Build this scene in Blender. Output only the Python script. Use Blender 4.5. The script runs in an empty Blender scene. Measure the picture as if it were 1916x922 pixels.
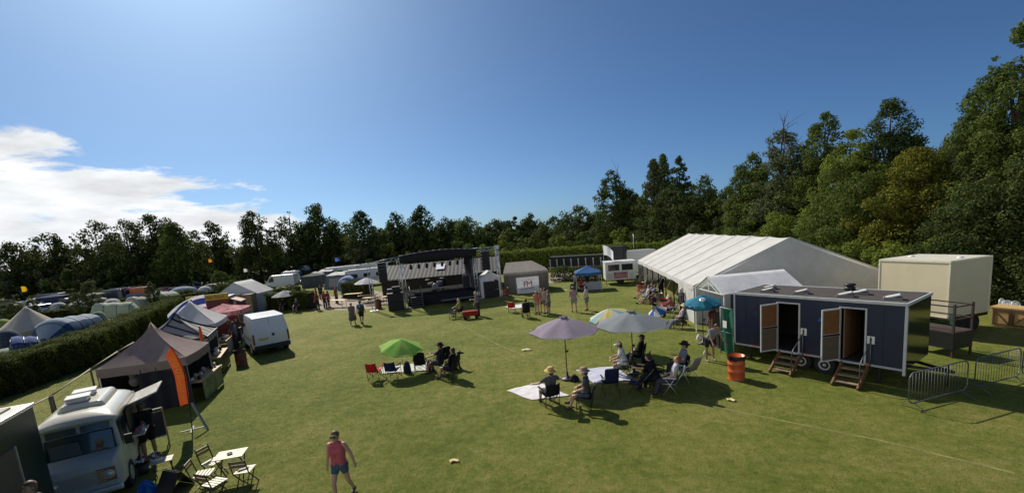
import bpy, bmesh, math, random
import numpy as np
from mathutils import Vector, Matrix
R = math.radians
scn = bpy.context.scene
col = scn.collection
random.seed(4)
# ------------------------------------------------------------------ camera
EYE = Vector((0, 0, 5.9)); PITCH, ROLL, FPX, HORIZON = R(8.5), R(4.9), 820.0, 437.0
_f = Vector((0, math.cos(PITCH), -math.sin(PITCH))); _r0 = Vector((1, 0, 0)); _u0 = _r0.cross(_f)
CR = _r0 * math.cos(ROLL) - _u0 * math.sin(ROLL); CU = _r0 * math.sin(ROLL) + _u0 * math.cos(ROLL)
CYP = HORIZON + FPX * math.sin(PITCH) / CU.z
cam = bpy.data.cameras.new('camera'); camo = bpy.data.objects.new('camera', cam); col.objects.link(camo)
m3 = Matrix((CR, CU, -_f)).transposed()
camo.matrix_world = Matrix.Translation(EYE) @ m3.to_4x4()
cam.sensor_width = 36; cam.lens = FPX / 1916 * 36; cam.shift_y = (CYP - 461) / 1916
cam.clip_start = 0.2; cam.clip_end = 6000
scn.camera = camo
def ray(px, py): return _f * FPX + CR * (px - 958) + CU * (CYP - py)
def P(px, py, z=0.0):                     # where the sight line of a photo pixel meets the height z
    d = ray(px, py); t = (z - EYE.z) / d.z
    return Vector((d.x * t, d.y * t, z))
def T(px, py, depth):                     # the sight line at a given distance out
    d = ray(px, py); t = depth / d.y
    return EYE + d * t
def proj(p):
    d = Vector(p) - EYE; k = d.dot(_f)
    return 958 + FPX * d.dot(CR) / k, CYP - FPX * d.dot(CU) / k
# ------------------------------------------------------------------ sun, sky, exposure
SUN_AZ, SUN_EL = R(-33), R(40)
sunv = Vector((math.sin(SUN_AZ) * math.cos(SUN_EL), math.cos(SUN_AZ) * math.cos(SUN_EL), math.sin(SUN_EL)))
sl = bpy.data.lights.new('sun', 'SUN'); sl.energy = 5.0; sl.angle = R(0.53); sl.color = (1.0, 0.93, 0.80)
so = bpy.data.objects.new('sun', sl); col.objects.link(so)
so.rotation_euler = sunv.to_track_quat('Z', 'Y').to_euler()
w = bpy.data.worlds.new('World'); scn.world = w; w.use_nodes = True
nt = w.node_tree; nt.nodes.clear()
def N(t, kind, **kw):
    n = t.nodes.new(kind)
    for k, v in kw.items():
        if k.startswith('i_'):
            key = k[2:]; key = int(key) if key.isdigit() else key
            n.inputs[key].default_value = v
        else: setattr(n, k, v)
    return n
def mathn(t, op, a, b=None, clamp=False):
    n = t.nodes.new('ShaderNodeMath'); n.operation = op; n.use_clamp = clamp
    for i, v in enumerate((a, b)):
        if v is None: continue
        if isinstance(v, (int, float)): n.inputs[i].default_value = v
        else: t.links.new(v, n.inputs[i])
    return n.outputs[0]
sky = N(nt, 'ShaderNodeTexSky'); sky.sky_type = 'NISHITA'; sky.sun_disc = False
sky.sun_elevation = SUN_EL; sky.sun_rotation = SUN_AZ; sky.altitude = 60; sky.air_density = 0.6; sky.dust_density = 1.2; sky.ozone_density = 6.0
tc = N(nt, 'ShaderNodeTexCoord'); sep = N(nt, 'ShaderNodeSeparateXYZ'); nt.links.new(tc.outputs['Generated'], sep.inputs[0])
X, Y, Z = sep.outputs
az = mathn(nt, 'ARCTAN2', X, Y); el = mathn(nt, 'ARCSINE', Z)
cmb = N(nt, 'ShaderNodeCombineXYZ'); nt.links.new(az, cmb.inputs[0]); nt.links.new(el, cmb.inputs[1])
mp = N(nt, 'ShaderNodeMapping'); nt.links.new(cmb.outputs[0], mp.inputs[0]); mp.inputs['Rotation'].default_value = (0, 0, R(24)); mp.inputs['Scale'].default_value = (3.2, 11.0, 1); mp.inputs['Location'].default_value = (0.6, 0.35, 0)
no = N(nt, 'ShaderNodeTexNoise', i_Scale=1.6, i_Detail=10.0, i_Roughness=0.60, i_Distortion=0.25); nt.links.new(mp.outputs[0], no.inputs['Vector'])
# the cloud bank lies low in the sky to the left; its upper edge falls towards the right
tt_ = mathn(nt, 'ADD', az, 0.64)
edge = mathn(nt, 'ADD', mathn(nt, 'MULTIPLY', tt_, -0.25), 0.165); edge = mathn(nt, 'ADD', edge, mathn(nt, 'MULTIPLY', mathn(nt, 'MAXIMUM', tt_, 0.0), -0.30))
below = mathn(nt, 'MULTIPLY', mathn(nt, 'SUBTRACT', edge, el), 3.2)
below = mathn(nt, 'MINIMUM', mathn(nt, 'MAXIMUM', below, -0.8), 0.17)
below = mathn(nt, 'SUBTRACT', below, mathn(nt, 'MULTIPLY', mathn(nt, 'MAXIMUM', mathn(nt, 'ADD', az, 0.28), 0.0), 2.0))
dens = mathn(nt, 'ADD', no.outputs['Fac'], below)
cr = N(nt, 'ShaderNodeMapRange', i_1=0.49, i_2=0.60); nt.links.new(dens, cr.inputs[0]); cr.interpolation_type = 'SMOOTHSTEP'
no2 = N(nt, 'ShaderNodeTexNoise', i_Scale=2.0, i_Detail=6.0, i_Roughness=0.55); nt.links.new(mp.outputs[0], no2.inputs['Vector'])
crr = N(nt, 'ShaderNodeMapRange', i_1=0.3, i_2=0.62, i_3=8.8, i_4=13.8); nt.links.new(no2.outputs['Fac'], crr.inputs[0])
ccol = N(nt, 'ShaderNodeVectorMath', operation='SCALE'); ccol.inputs[0].default_value = (0.95, 0.975, 1.0); nt.links.new(crr.outputs[0], ccol.inputs['Scale'])
tint = N(nt, 'ShaderNodeVectorMath', operation='MULTIPLY'); tint.inputs[1].default_value = (0.72, 0.97, 1.08); nt.links.new(sky.outputs[0], tint.inputs[0])
mx = N(nt, 'ShaderNodeMix', data_type='RGBA'); nt.links.new(cr.outputs[0], mx.inputs[0]); nt.links.new(tint.outputs[0], mx.inputs[6]); nt.links.new(ccol.outputs[0], mx.inputs[7])
bg = N(nt, 'ShaderNodeBackground', i_Strength=0.074); nt.links.new(mx.outputs[2], bg.inputs[0])
wo = N(nt, 'ShaderNodeOutputWorld'); nt.links.new(bg.outputs[0], wo.inputs[0])
vs = scn.view_settings; vs.view_transform = 'Standard'; vs.look = 'None'; vs.exposure = 0.10; vs.gamma = 1.0; vs.use_curve_mapping = False
scn.render.engine = 'CYCLES'; scn.cycles.max_bounces = 6; scn.cycles.transparent_max_bounces = 8; scn.cycles.use_denoising = True

# ------------------------------------------------------------------ materials
MATS = {}
def mat(name, rgb, rough=0.7, var=0.12, scale=6.0, bump=0.0, bscale=40.0, metal=0.0, coat=0.0, trans=0.0, spec=0.5, dirt=0.0):
    if name in MATS: return MATS[name]
    m = bpy.data.materials.new(name); m.use_nodes = True; t = m.node_tree; b = t.nodes['Principled BSDF']
    b.inputs['Roughness'].default_value = rough; b.inputs['Metallic'].default_value = metal; b.inputs['Coat Weight'].default_value = coat
    b.inputs['Specular IOR Level'].default_value = spec
    tx = N(t, 'ShaderNodeTexCoord'); n = N(t, 'ShaderNodeTexNoise', i_Scale=scale, i_Detail=5.0, i_Roughness=0.6); t.links.new(tx.outputs['Object'], n.inputs['Vector'])
    mr = N(t, 'ShaderNodeMapRange', i_1=0.25, i_2=0.75, i_3=1 - var, i_4=1 + var); t.links.new(n.outputs['Fac'], mr.inputs[0])
    sc_ = N(t, 'ShaderNodeVectorMath', operation='SCALE'); sc_.inputs[0].default_value = rgb; t.links.new(mr.outputs[0], sc_.inputs['Scale'])
    out = sc_.outputs[0]
    if dirt:
        n3 = N(t, 'ShaderNodeTexNoise', i_Scale=scale * 0.35, i_Detail=8.0, i_Roughness=0.7); t.links.new(tx.outputs['Object'], n3.inputs['Vector'])
        m3_ = N(t, 'ShaderNodeMapRange', i_1=0.52, i_2=0.75, i_3=0.0, i_4=dirt); t.links.new(n3.outputs['Fac'], m3_.inputs[0])
        mxd = N(t, 'ShaderNodeMix', data_type='RGBA'); mxd.inputs[7].default_value = (0.12, 0.10, 0.07, 1); t.links.new(m3_.outputs[0], mxd.inputs[0]); t.links.new(out, mxd.inputs[6]); out = mxd.outputs[2]
    t.links.new(out, b.inputs['Base Color'])
    if bump:
        n2 = N(t, 'ShaderNodeTexNoise', i_Scale=bscale, i_Detail=4.0); t.links.new(tx.outputs['Object'], n2.inputs['Vector'])
        bp = N(t, 'ShaderNodeBump', i_Strength=bump, i_Distance=0.02); t.links.new(n2.outputs['Fac'], bp.inputs['Height']); t.links.new(bp.outputs[0], b.inputs['Normal'])
    if trans:
        tr = N(t, 'ShaderNodeBsdfTranslucent'); t.links.new(out, tr.inputs[0]); ms = N(t, 'ShaderNodeMixShader', i_0=trans)
        o = t.nodes['Material Output']; t.links.new(b.outputs[0], ms.inputs[1]); t.links.new(tr.outputs[0], ms.inputs[2]); t.links.new(ms.outputs[0], o.inputs[0])
    MATS[name] = m; return m
def cloth(name, rgb, trans=0.12, **k): return mat(name, rgb, 0.85, k.pop('var', 0.14), k.pop('scale', 3.0), k.pop('bump', 0.25), k.pop('bscale', 7.0), trans=trans, spec=0.2, **k)
def metalm(name, rgb, rough=0.4, **k): return mat(name, rgb, rough, metal=0.85, **k)
def leafm(name, a, b, c=None, trans=0.3):
    if name in MATS: return MATS[name]
    m = bpy.data.materials.new(name); m.use_nodes = True; t = m.node_tree; p = t.nodes['Principled BSDF']; p.inputs['Roughness'].default_value = 0.8; p.inputs['Specular IOR Level'].default_value = 0.08
    g = N(t, 'ShaderNodeNewGeometry'); tx = N(t, 'ShaderNodeTexCoord'); n = N(t, 'ShaderNodeTexNoise', i_Scale=0.55, i_Detail=3.0); t.links.new(tx.outputs['Object'], n.inputs['Vector'])
    f = mathn(t, 'ADD', mathn(t, 'MULTIPLY', g.outputs['Random Per Island'], 0.55), mathn(t, 'MULTIPLY', n.outputs['Fac'], 0.6)); f = mathn(t, 'SUBTRACT', f, 0.08, True)
    r = N(t, 'ShaderNodeValToRGB'); r.color_ramp.elements[0].color = (*a, 1); r.color_ramp.elements[1].color = (*b, 1); r.color_ramp.elements[0].position = 0.15; r.color_ramp.elements[1].position = 0.9
    if c: e = r.color_ramp.elements.new(0.97); e.color = (*c, 1)
    t.links.new(f, r.inputs[0]); t.links.new(r.outputs[0], p.inputs['Base Color'])
    tr = N(t, 'ShaderNodeBsdfTranslucent'); t.links.new(r.outputs[0], tr.inputs[0]); ms = N(t, 'ShaderNodeMixShader', i_0=trans); o = t.nodes['Material Output']
    t.links.new(p.outputs[0], ms.inputs[1]); t.links.new(tr.outputs[0], ms.inputs[2]); t.links.new(ms.outputs[0], o.inputs[0])
    MATS[name] = m; return m
WHITE = mat('white_paint', (0.72, 0.72, 0.71), 0.35, 0.05, 2, dirt=0.25)
BLACK = mat('black_paint', (0.012, 0.012, 0.013), 0.5)
RUBBER = mat('tyre_rubber', (0.015, 0.015, 0.015), 0.85)
STEEL = metalm('galvanised_steel', (0.20, 0.205, 0.215), 0.6)
DARKST = metalm('dark_steel', (0.05, 0.05, 0.055), 0.5)
ALU = metalm('aluminium', (0.62, 0.63, 0.65), 0.38)
GLASS = mat('window_glass', (0.02, 0.025, 0.03), 0.06, 0.05, spec=0.8)
WOOD = mat('pine_wood', (0.42, 0.27, 0.13), 0.65, 0.3, 9, 0.2)
DWOOD = mat('dark_wood', (0.10, 0.055, 0.03), 0.7, 0.3, 9)
PALEW = mat('pale_slats', (0.62, 0.55, 0.42), 0.55, 0.15, 12)
BARK = mat('bark', (0.06, 0.045, 0.032), 0.9, 0.35, 5, 0.6, 12)
SKIN = mat('skin', (0.52, 0.30, 0.21), 0.5, 0.08, 9)
SKIN2 = mat('tanned_skin', (0.38, 0.20, 0.13), 0.5, 0.08, 9)
YELLOW = mat('yellow_lettering', (0.75, 0.50, 0.03), 0.6)
# ------------------------------------------------------------------ mesh builder
class MB:
    def __init__(s): s.v = []; s.f = []; s.mi = []; s.cur = 0; s.sm = []
    def add(s, vs, fs, smooth=False):
        o = len(s.v); s.v += [tuple(x) for x in vs]; s.f += [tuple(i + o for i in f) for f in fs]; s.mi += [s.cur] * len(fs); s.sm += [smooth] * len(fs); return s
    def box(s, c, d, rz=0.0, rx=0.0, ry=0.0, taper=1.0, M=None):
        c = Vector(c); rot = (Matrix.Rotation(rz, 3, 'Z') @ Matrix.Rotation(ry, 3, 'Y') @ Matrix.Rotation(rx, 3, 'X')) if M is None else M
        vs = []
        for z in (-1, 1):
            k = taper if z > 0 else 1
            for x, y in ((-1, -1), (1, -1), (1, 1), (-1, 1)): vs.append(c + rot @ Vector((x * d[0] / 2 * k, y * d[1] / 2 * k, z * d[2] / 2)))
        return s.add(vs, [(3, 2, 1, 0), (4, 5, 6, 7), (0, 1, 5, 4), (1, 2, 6, 5), (2, 3, 7, 6), (3, 0, 4, 7)])
    def bar(s, a, b, wd, ht=None):        # a square bar from a to b
        a = Vector(a); b = Vector(b); d = b - a; L = d.length
        if L < 1e-6: return s
        d.normalize(); up = Vector((0, 0, 1)) if abs(d.z) < 0.95 else Vector((0, 1, 0)); x = d.cross(up).normalized(); z = x.cross(d)
        return s.box((a + b) / 2, (wd, L, ht or wd), M=Matrix((x, d, z)).transposed())
    def tube(s, a, b, r, r2=None, n=8, caps=True):
        a = Vector(a); b = Vector(b); r2 = r if r2 is None else r2; d = (b - a)
        if d.length < 1e-6: return s
        d.normalize(); up = Vector((0, 0, 1)) if abs(d.z) < 0.95 else Vector((0, 1, 0)); x = d.cross(up).normalized(); y = d.cross(x)
        vs = []
        for p, q in ((a, r), (b, r2)):
            for i in range(n): t = 2 * math.pi * i / n; vs.append(p + x * math.cos(t) * q + y * math.sin(t) * q)
        fs = [(i, i + n, (i + 1) % n + n, (i + 1) % n) for i in range(n)]
        s.add(vs, fs, n > 5)
        if caps: s.add(vs[:n], [tuple(range(n))]); s.add(vs[n:], [tuple(range(n))[::-1]])
        return s
    def path(s, pts, r, n=8):
        for i in range(len(pts) - 1): s.tube(pts[i], pts[i + 1], r, n=n)
        for p in pts[1:-1]: s.ball(p, (r, r, r), n, max(4, n // 2))
        return s
    def ball(s, c, r, n=12, m=8, z0=-1.0, z1=1.0):
        if not hasattr(r, '__len__'): r = (r, r, r)
        vs = []; c = Vector(c); t0 = math.asin(z0); t1 = math.asin(z1)
        for j in range(m + 1):
            t = t0 + (t1 - t0) * j / m
            for i in range(n): a = 2 * math.pi * i / n; vs.append((c.x + r[0] * math.cos(t) * math.cos(a), c.y + r[1] * math.cos(t) * math.sin(a), c.z + r[2] * math.sin(t)))
        fs = [(j * n + i, j * n + (i + 1) % n, (j + 1) * n + (i + 1) % n, (j + 1) * n + i) for j in range(m) for i in range(n)]
        return s.add(vs, fs, True)
    def lathe(s, prof, c=(0, 0, 0), n=24, smooth=True, caps=True):
        vs = []; c = Vector(c)
        for r, z in prof:
            for i in range(n): a = 2 * math.pi * i / n; vs.append((c.x + r * math.cos(a), c.y + r * math.sin(a), c.z + z))
        m = len(prof)
        s.add(vs, [(j * n + i, j * n + (i + 1) % n, (j + 1) * n + (i + 1) % n, (j + 1) * n + i) for j in range(m - 1) for i in range(n)], smooth)
        if caps: s.add(vs[:n], [tuple(range(n))[::-1]]); s.add(vs[-n:], [tuple(range(n))])
        return s
    def prism(s, prof, ax, lo, hi, smooth=False):   # a closed 2-D outline pushed along an axis ('x': outline in y,z)
        n = len(prof); f = (lambda p, t: (t, p[0], p[1])) if ax == 'x' else ((lambda p, t: (p[0], t, p[1])) if ax == 'y' else (lambda p, t: (p[0], p[1], t)))
        a = [f(p, lo) for p in prof]; b = [f(p, hi) for p in prof]
        s.add(a + b, [(i, (i + 1) % n, (i + 1) % n + n, i + n) for i in range(n)], smooth); s.add(a, [tuple(range(n))[::-1]]); s.add(b, [tuple(range(n))]); return s
    def grid(s, fn, nu, nv, smooth=True):
        vs = [fn(i / nu, j / nv) for j in range(nv + 1) for i in range(nu + 1)]
        return s.add(vs, [(j * (nu + 1) + i, j * (nu + 1) + i + 1, (j + 1) * (nu + 1) + i + 1, (j + 1) * (nu + 1) + i) for j in range(nv) for i in range(nu)], smooth)
    def build(s, name, m, parent=None, bevel=0.0, thick=0.0, loc=None, rz=0.0, seg=2):
        me = bpy.data.meshes.new(name); me.from_pydata(s.v, [], s.f)
        for x in (m if isinstance(m, (list, tuple)) else [m]): me.materials.append(x)
        me.polygons.foreach_set('material_index', s.mi); me.polygons.foreach_set('use_smooth', s.sm)
        if bevel or any(s.sm):
            bm = bmesh.new(); bm.from_mesh(me); bmesh.ops.remove_doubles(bm, verts=bm.verts, dist=1e-5); bmesh.ops.recalc_face_normals(bm, faces=bm.faces); bm.to_mesh(me); bm.free()
        else:
            bm = bmesh.new(); bm.from_mesh(me); bmesh.ops.recalc_face_normals(bm, faces=bm.faces); bm.to_mesh(me); bm.free()
        me.update()
        o = bpy.data.objects.new(name, me); col.objects.link(o)
        if bevel: b = o.modifiers.new('bevel', 'BEVEL'); b.width = bevel; b.segments = seg; b.limit_method = 'ANGLE'; b.angle_limit = R(35)
        if thick: b = o.modifiers.new('solid', 'SOLIDIFY'); b.thickness = thick; b.offset = 0
        if loc is not None: o.location = loc
        o.rotation_euler.z = rz
        if parent: o.parent = parent
        return o
def tag(o, label=None, cat=None, group=None, kind=None):
    if label: o['label'] = label
    if cat: o['category'] = cat
    if group: o['group'] = group
    if kind: o['kind'] = kind
    return o
def thing(name, label, cat, loc=(0, 0, 0), rz=0.0, group=None):
    o = bpy.data.objects.new(name, None); col.objects.link(o); o.location = loc; o.rotation_euler.z = rz
    return tag(o, label, cat, group)
def dup(root, loc, rz, label=None, group=None, s=None):
    kids = [c for c in KIDS.get(root.name, list(root.children))]; KIDS[root.name] = kids
    r = root.copy(); col.objects.link(r); r.location = loc; r.rotation_euler.z = rz
    if s: r.scale = s
    if label: r['label'] = label
    if group: r['group'] = group
    for ch in kids:
        c = ch.copy(); col.objects.link(c); c.parent = r
        for g in ch.children: d = g.copy(); col.objects.link(d); d.parent = c
    return r
KIDS = {}
def yaw(a, b): return math.atan2(b[1] - a[1], b[0] - a[0])
def text(name, body, size, m, parent, M, ext=0.004, align='CENTER'):
    cu = bpy.data.curves.new(name, 'FONT'); cu.body = body; cu.size = size; cu.extrude = ext; cu.align_x = align; cu.align_y = 'CENTER'; cu.space_line = 0.9
    o = bpy.data.objects.new(name, cu); col.objects.link(o)
    dg = bpy.context.evaluated_depsgraph_get(); me = bpy.data.meshes.new_from_object(o.evaluated_get(dg)); bpy.data.objects.remove(o); bpy.data.curves.remove(cu)
    me.materials.clear(); me.materials.append(m); o = bpy.data.objects.new(name, me); col.objects.link(o); o.parent = parent; o.matrix_local = M; return o
def face_M(p, xdir, updir):               # lettering on a face: x along xdir, y along updir
    x = Vector(xdir).normalized(); y = Vector(updir).normalized(); z = x.cross(y)
    return Matrix.Translation(p) @ Matrix((x, y, z)).transposed().to_4x4()
# ------------------------------------------------------------------ ground
def grass_mat():
    m = bpy.data.materials.new('mown_grass'); m.use_nodes = True; t = m.node_tree; b = t.nodes['Principled BSDF']; b.inputs['Roughness'].default_value = 0.9; b.inputs['Specular IOR Level'].default_value = 0.15
    tx = N(t, 'ShaderNodeTexCoord')
    def noise(s, d=4.0, r=0.55):
        n = N(t, 'ShaderNodeTexNoise', i_Scale=s, i_Detail=d, i_Roughness=r); t.links.new(tx.outputs['Object'], n.inputs['Vector']); return n.outputs['Fac']
    big, mid, fine = noise(0.09, 4.0), noise(0.6, 6.0, 0.72), mathn(t, 'ADD', mathn(t, 'MULTIPLY', noise(3.4, 5.0, 0.75), 0.5), mathn(t, 'MULTIPLY', noise(19.0, 5.0, 0.85), 0.5))
    f = mathn(t, 'ADD', mathn(t, 'MULTIPLY', big, 0.62), mathn(t, 'MULTIPLY', mid, 0.62)); f = mathn(t, 'ADD', f, mathn(t, 'MULTIPLY', mathn(t, 'SUBTRACT', fine, 0.5), 1.7))
    r = N(t, 'ShaderNodeValToRGB'); e = r.color_ramp.elements; e[0].position = 0.33; e[0].color = (0.066, 0.090, 0.015, 1); e[1].position = 0.84; e[1].color = (0.270, 0.240, 0.074, 1)
    k = e.new(0.58); k.color = (0.142, 0.168, 0.026, 1)
    t.links.new(f, r.inputs[0]); t.links.new(r.outputs[0], b.inputs['Base Color'])
    bp = N(t, 'ShaderNodeBump', i_Strength=1.0, i_Distance=0.04); t.links.new(noise(55.0, 5.0, 0.8), bp.inputs['Height']); t.links.new(bp.outputs[0], b.inputs['Normal'])
    return m
GRASS = grass_mat()
g = MB(); g.grid(lambda a, b: (-900 + 1800 * a, -60 + 1400 * b, 0), 40, 40, False); tag(g.build('ground', GRASS), kind='structure')
GRAVEL = mat('gravel', (0.30, 0.25, 0.19), 0.95, 0.35, 3, 0.5, 30)
def sheet(name, pts, z, m):
    s = MB(); s.add([(p[0], p[1], z) for p in pts], [tuple(range(len(pts)))]); return tag(s.build(name, m), kind='structure')
sheet('gravel_path', [P(*q) for q in ((583, 578), (640, 580), (700, 577), (735, 566), (740, 552), (700, 543), (655, 549), (608, 556), (580, 566))], 0.004, GRAVEL)
sheet('gravel_yard', [P(*q) for q in ((1020, 530), (1060, 527), (1085, 517), (1120, 508), (1060, 506), (1024, 512))], 0.004, GRAVEL)
WORN = mat('worn_grass', (0.175, 0.165, 0.045), 0.95, 0.45, 2.2, 0.5, 40)
ln = [P(*q) for q in ((850, 600), (885, 620), (935, 646), (1000, 672), (1100, 704), (1270, 745), (1400, 774), (1640, 822), (1900, 885))]
s = MB()
for i in range(len(ln) - 1):
    a, b = ln[i], ln[i + 1]; d = (b - a).normalized(); n = Vector((-d.y, d.x, 0)) * 0.05
    s.add([a - n, b - n, b + n, a + n], [(0, 1, 2, 3)])
for i in range(len(s.v)): s.v[i] = (s.v[i][0], s.v[i][1], 0.004 + 0.0001 * (i // 4))
tag(s.build('pitch_line', WORN), kind='structure')
# ------------------------------------------------------------------ foliage
def leaf_mesh(name, pos, nrm, size, rng, aspect=0.62):
    n = len(pos); t = np.cross(nrm, rng.normal(size=(n, 3))); t /= np.linalg.norm(t, axis=1)[:, None] + 1e-9; b = np.cross(nrm, t)
    s = (size * rng.uniform(0.6, 1.3, n))[:, None]
    v = np.stack([pos - t * s * .5, pos + b * s * .5 * aspect + nrm * s * .08, pos + t * s * .5, pos - b * s * .5 * aspect + nrm * s * .08], 1).reshape(-1, 3)
    me = bpy.data.meshes.new(name); me.vertices.add(n * 4); me.vertices.foreach_set('co', v.astype(np.float32).ravel()); me.loops.add(n * 4); me.loops.foreach_set('vertex_index', np.arange(n * 4, dtype=np.int32))
    me.polygons.add(n); me.polygons.foreach_set('loop_start', np.arange(0, n * 4, 4, dtype=np.int32)); me.polygons.foreach_set('loop_total', np.full(n, 4, dtype=np.int32)); me.update(calc_edges=True)
    return me
def unit(a): return a / (np.linalg.norm(a, axis=1)[:, None] + 1e-9)
def clumps_to_leaves(cl, rad, n, rng, up=0.25):
    k = rng.choice(len(cl), n, p=(rad ** 2) / (rad ** 2).sum()); d = unit(rng.normal(size=(n, 3))); rr = rng.uniform(0.45, 1.08, n) ** 0.7
    pos = cl[k] + d * (rad[k] * rr)[:, None] * np.array([1, 1, 0.85]); nrm = unit(d + rng.normal(size=(n, 3)) * 0.55 + np.array([0, 0, up])); return pos, nrm
def crown_clumps(w, h, z0, style, rng):
    k = int({'round': 78, 'column': 70, 'bush': 52, 'spread': 60, 'ragged': 46, 'full': 210, 'spire': 170}[style]); d = unit(rng.normal(size=(k * 3, 3)))
    rr = rng.uniform(0.35, 1.0, len(d)) ** 0.55; p = d * rr[:, None]
    if style == 'bush': p[:, 2] = np.abs(p[:, 2])
    subs = None
    if style in ('full', 'spire'):
        m_ = 1 if style == 'spire' else int(rng.integers(3, 6)); P2, S2 = [], []
        for i in range(m_):
            cx, cy = (0, 0) if i == 0 else (rng.uniform(-.62, .62), rng.uniform(-.5, .5)); hh = 1.0 if i == 0 else rng.uniform(.66, .97); ww = (.92 if m_ > 1 else 1.0) if i == 0 else rng.uniform(.45, .66)
            q = int(k / m_ * (1.5 if i == 0 else .9)); zz_ = rng.uniform(0, 1, q) ** .75; e_ = rng.uniform(1.9, 3.2) if style == 'full' else 1.6
            pr = np.clip(1 - zz_ ** e_, 0, 1) ** .7 * (1.15 - .15 * zz_); an = rng.uniform(0, 6.2832, q); q_ = rng.uniform(.25, 1, q) ** .45 * pr * ww * (1 + .3 * (rng.uniform(size=q) > .88))
            P2.append(np.stack([cx * (1 - .25 * zz_) + q_ * np.cos(an), cy + q_ * np.sin(an), zz_ * hh * 2 - 1], 1)); S2.append((1.05 - .55 * zz_) * (.75 + .5 * ww))
        p = np.concatenate(P2); subs = np.concatenate(S2); k = len(p)
    p = p[:k]; zc = p[:, 2]; sx = np.ones(k)
    if style == 'column': sx = np.clip(1.05 - 0.5 * np.abs(zc) ** 1.5, 0.3, 1)
    if style == 'round': sx = np.where(zc > 0, 1.0 - 0.15 * zc, 1 - 0.1 * zc)
    if style == 'ragged': p *= rng.uniform(0.7, 1.15, k)[:, None]
    c = np.stack([p[:, 0] * sx * w * .42, p[:, 1] * sx * w * .42, (z0 + p[:, 2] * (h - z0) * .92) if style == 'bush' else ((z0 + h) / 2 + p[:, 2] * (h - z0) * .44)], 1)
    rad = rng.uniform(0.055, 0.17, k) * np.where(rng.uniform(size=k) > .8, .6, 1.0) * min(w, (h - z0) * 1.0) * {'column': 0.95, 'ragged': 0.75, 'full': 1.0, 'spire': 1.0}.get(style, 0.95)
    if subs is not None: rad = rad * subs
    c[:, 2] = z0 + (c[:, 2] - z0) * (h - z0) / max(.1, (c[:, 2] + rad * .85).max() - z0); ex = np.percentile(np.hypot(c[:, 0], c[:, 1]) + rad * .8, 92); c[:, :2] *= w / 2 / ex
    return c, rad
LEAF = {
    'dark': leafm('dark_leaves', (0.032, 0.052, 0.016), (0.101, 0.132, 0.036)),
    'mid': leafm('mid_green_leaves', (0.049, 0.078, 0.018), (0.147, 0.189, 0.041)),
    'grey': leafm('grey_green_leaves', (0.059, 0.078, 0.033), (0.163, 0.182, 0.081)),
    'bright': leafm('bright_leaves', (0.090, 0.132, 0.020), (0.245, 0.279, 0.047)),
    'gold': leafm('golden_leaves', (0.076, 0.091, 0.015), (0.236, 0.222, 0.034), (0.299, 0.217, 0.034)),
    'hedge': leafm('hedge_leaves', (0.040, 0.060, 0.014), (0.150, 0.175, 0.036), (0.20, 0.17, 0.05)),
}
NT = [0]
def tree(name, label, px, top, half, depth, style='round', leaf='dark', base=0.18, cover=3.2, lsize=None, group=None, cat='tree', lean=0.0, bottom_z=0.0, bare=0):
    NT[0] += 1; rng = np.random.default_rng(100 + NT[0])
    tp = T(px, top, depth); h = tp.z; w = 2 * half / FPX * depth; gx = tp.x
    root = thing(name, label, cat, (gx, depth, bottom_z), rng.uniform(0, 6.28), group)
    z0 = h * base; ls = lsize or max(0.16, depth * 0.0052)
    cl, rad = crown_clumps(w, h, z0, style, rng)
    if lean: cl[:, 0] += lean * (cl[:, 2] / h) * w
    area = math.pi / 4 * w * (h - z0); n = int(min(60000, 1.9 * cover * area / (ls * ls * 0.34)))
    pos, nrm = clumps_to_leaves(cl, rad, n, rng)
    me = leaf_mesh('crown', pos, nrm, ls, rng); me.materials.append(LEAF[leaf]); o = bpy.data.objects.new('crown', me); col.objects.link(o); o.parent = root
    t = MB(); r = max(0.10, 0.020 * h); fork = Vector((rng.normal() * .03 * w, rng.normal() * .03 * w, max(z0 * 1.15, h * 0.25)))
    t.tube((0, 0, -0.1), fork * 0.5, r * 1.25, r, 8); t.tube(fork * 0.5, fork, r, r * .85, 8)
    top_ = Vector((0, 0, h * (.9 if style != 'bush' else .7))); t.tube(fork, top_, r * .8, r * .15, 6)
    for i in rng.permutation(len(cl))[:14]:
        q = Vector(cl[i]); st = fork.lerp(top_, float(np.clip((q.z - fork.z) / max(.1, top_.z - fork.z) * .55, 0, .8))); mid = st.lerp(q, .5) + Vector((0, 0, .04 * h))
        t.tube(st, mid, r * .42, r * .26, 5); t.tube(mid, q, r * .26, r * .08, 5)
    for i in range(bare):
        a = rng.uniform(0, 6.28); st = Vector((0, 0, h * rng.uniform(.6, .85))); q = st + Vector((math.cos(a) * w * .30, math.sin(a) * w * .3, h * rng.uniform(.15, .30)))
        t.tube(st, q, r * .25, r * .05, 5)
        for k in range(5): e = st.lerp(q, rng.uniform(.3, .9)); t.tube(e, e + Vector(rng.normal(size=3)) * h * .05 + Vector((0, 0, h * .05)), r * .1, r * .03, 4)
    t.build('trunk', BARK, root); return root
TL = 'left tree line behind the tents'; TM = 'tree line behind the stage'; TR = 'tall trees on the right bank'
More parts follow.
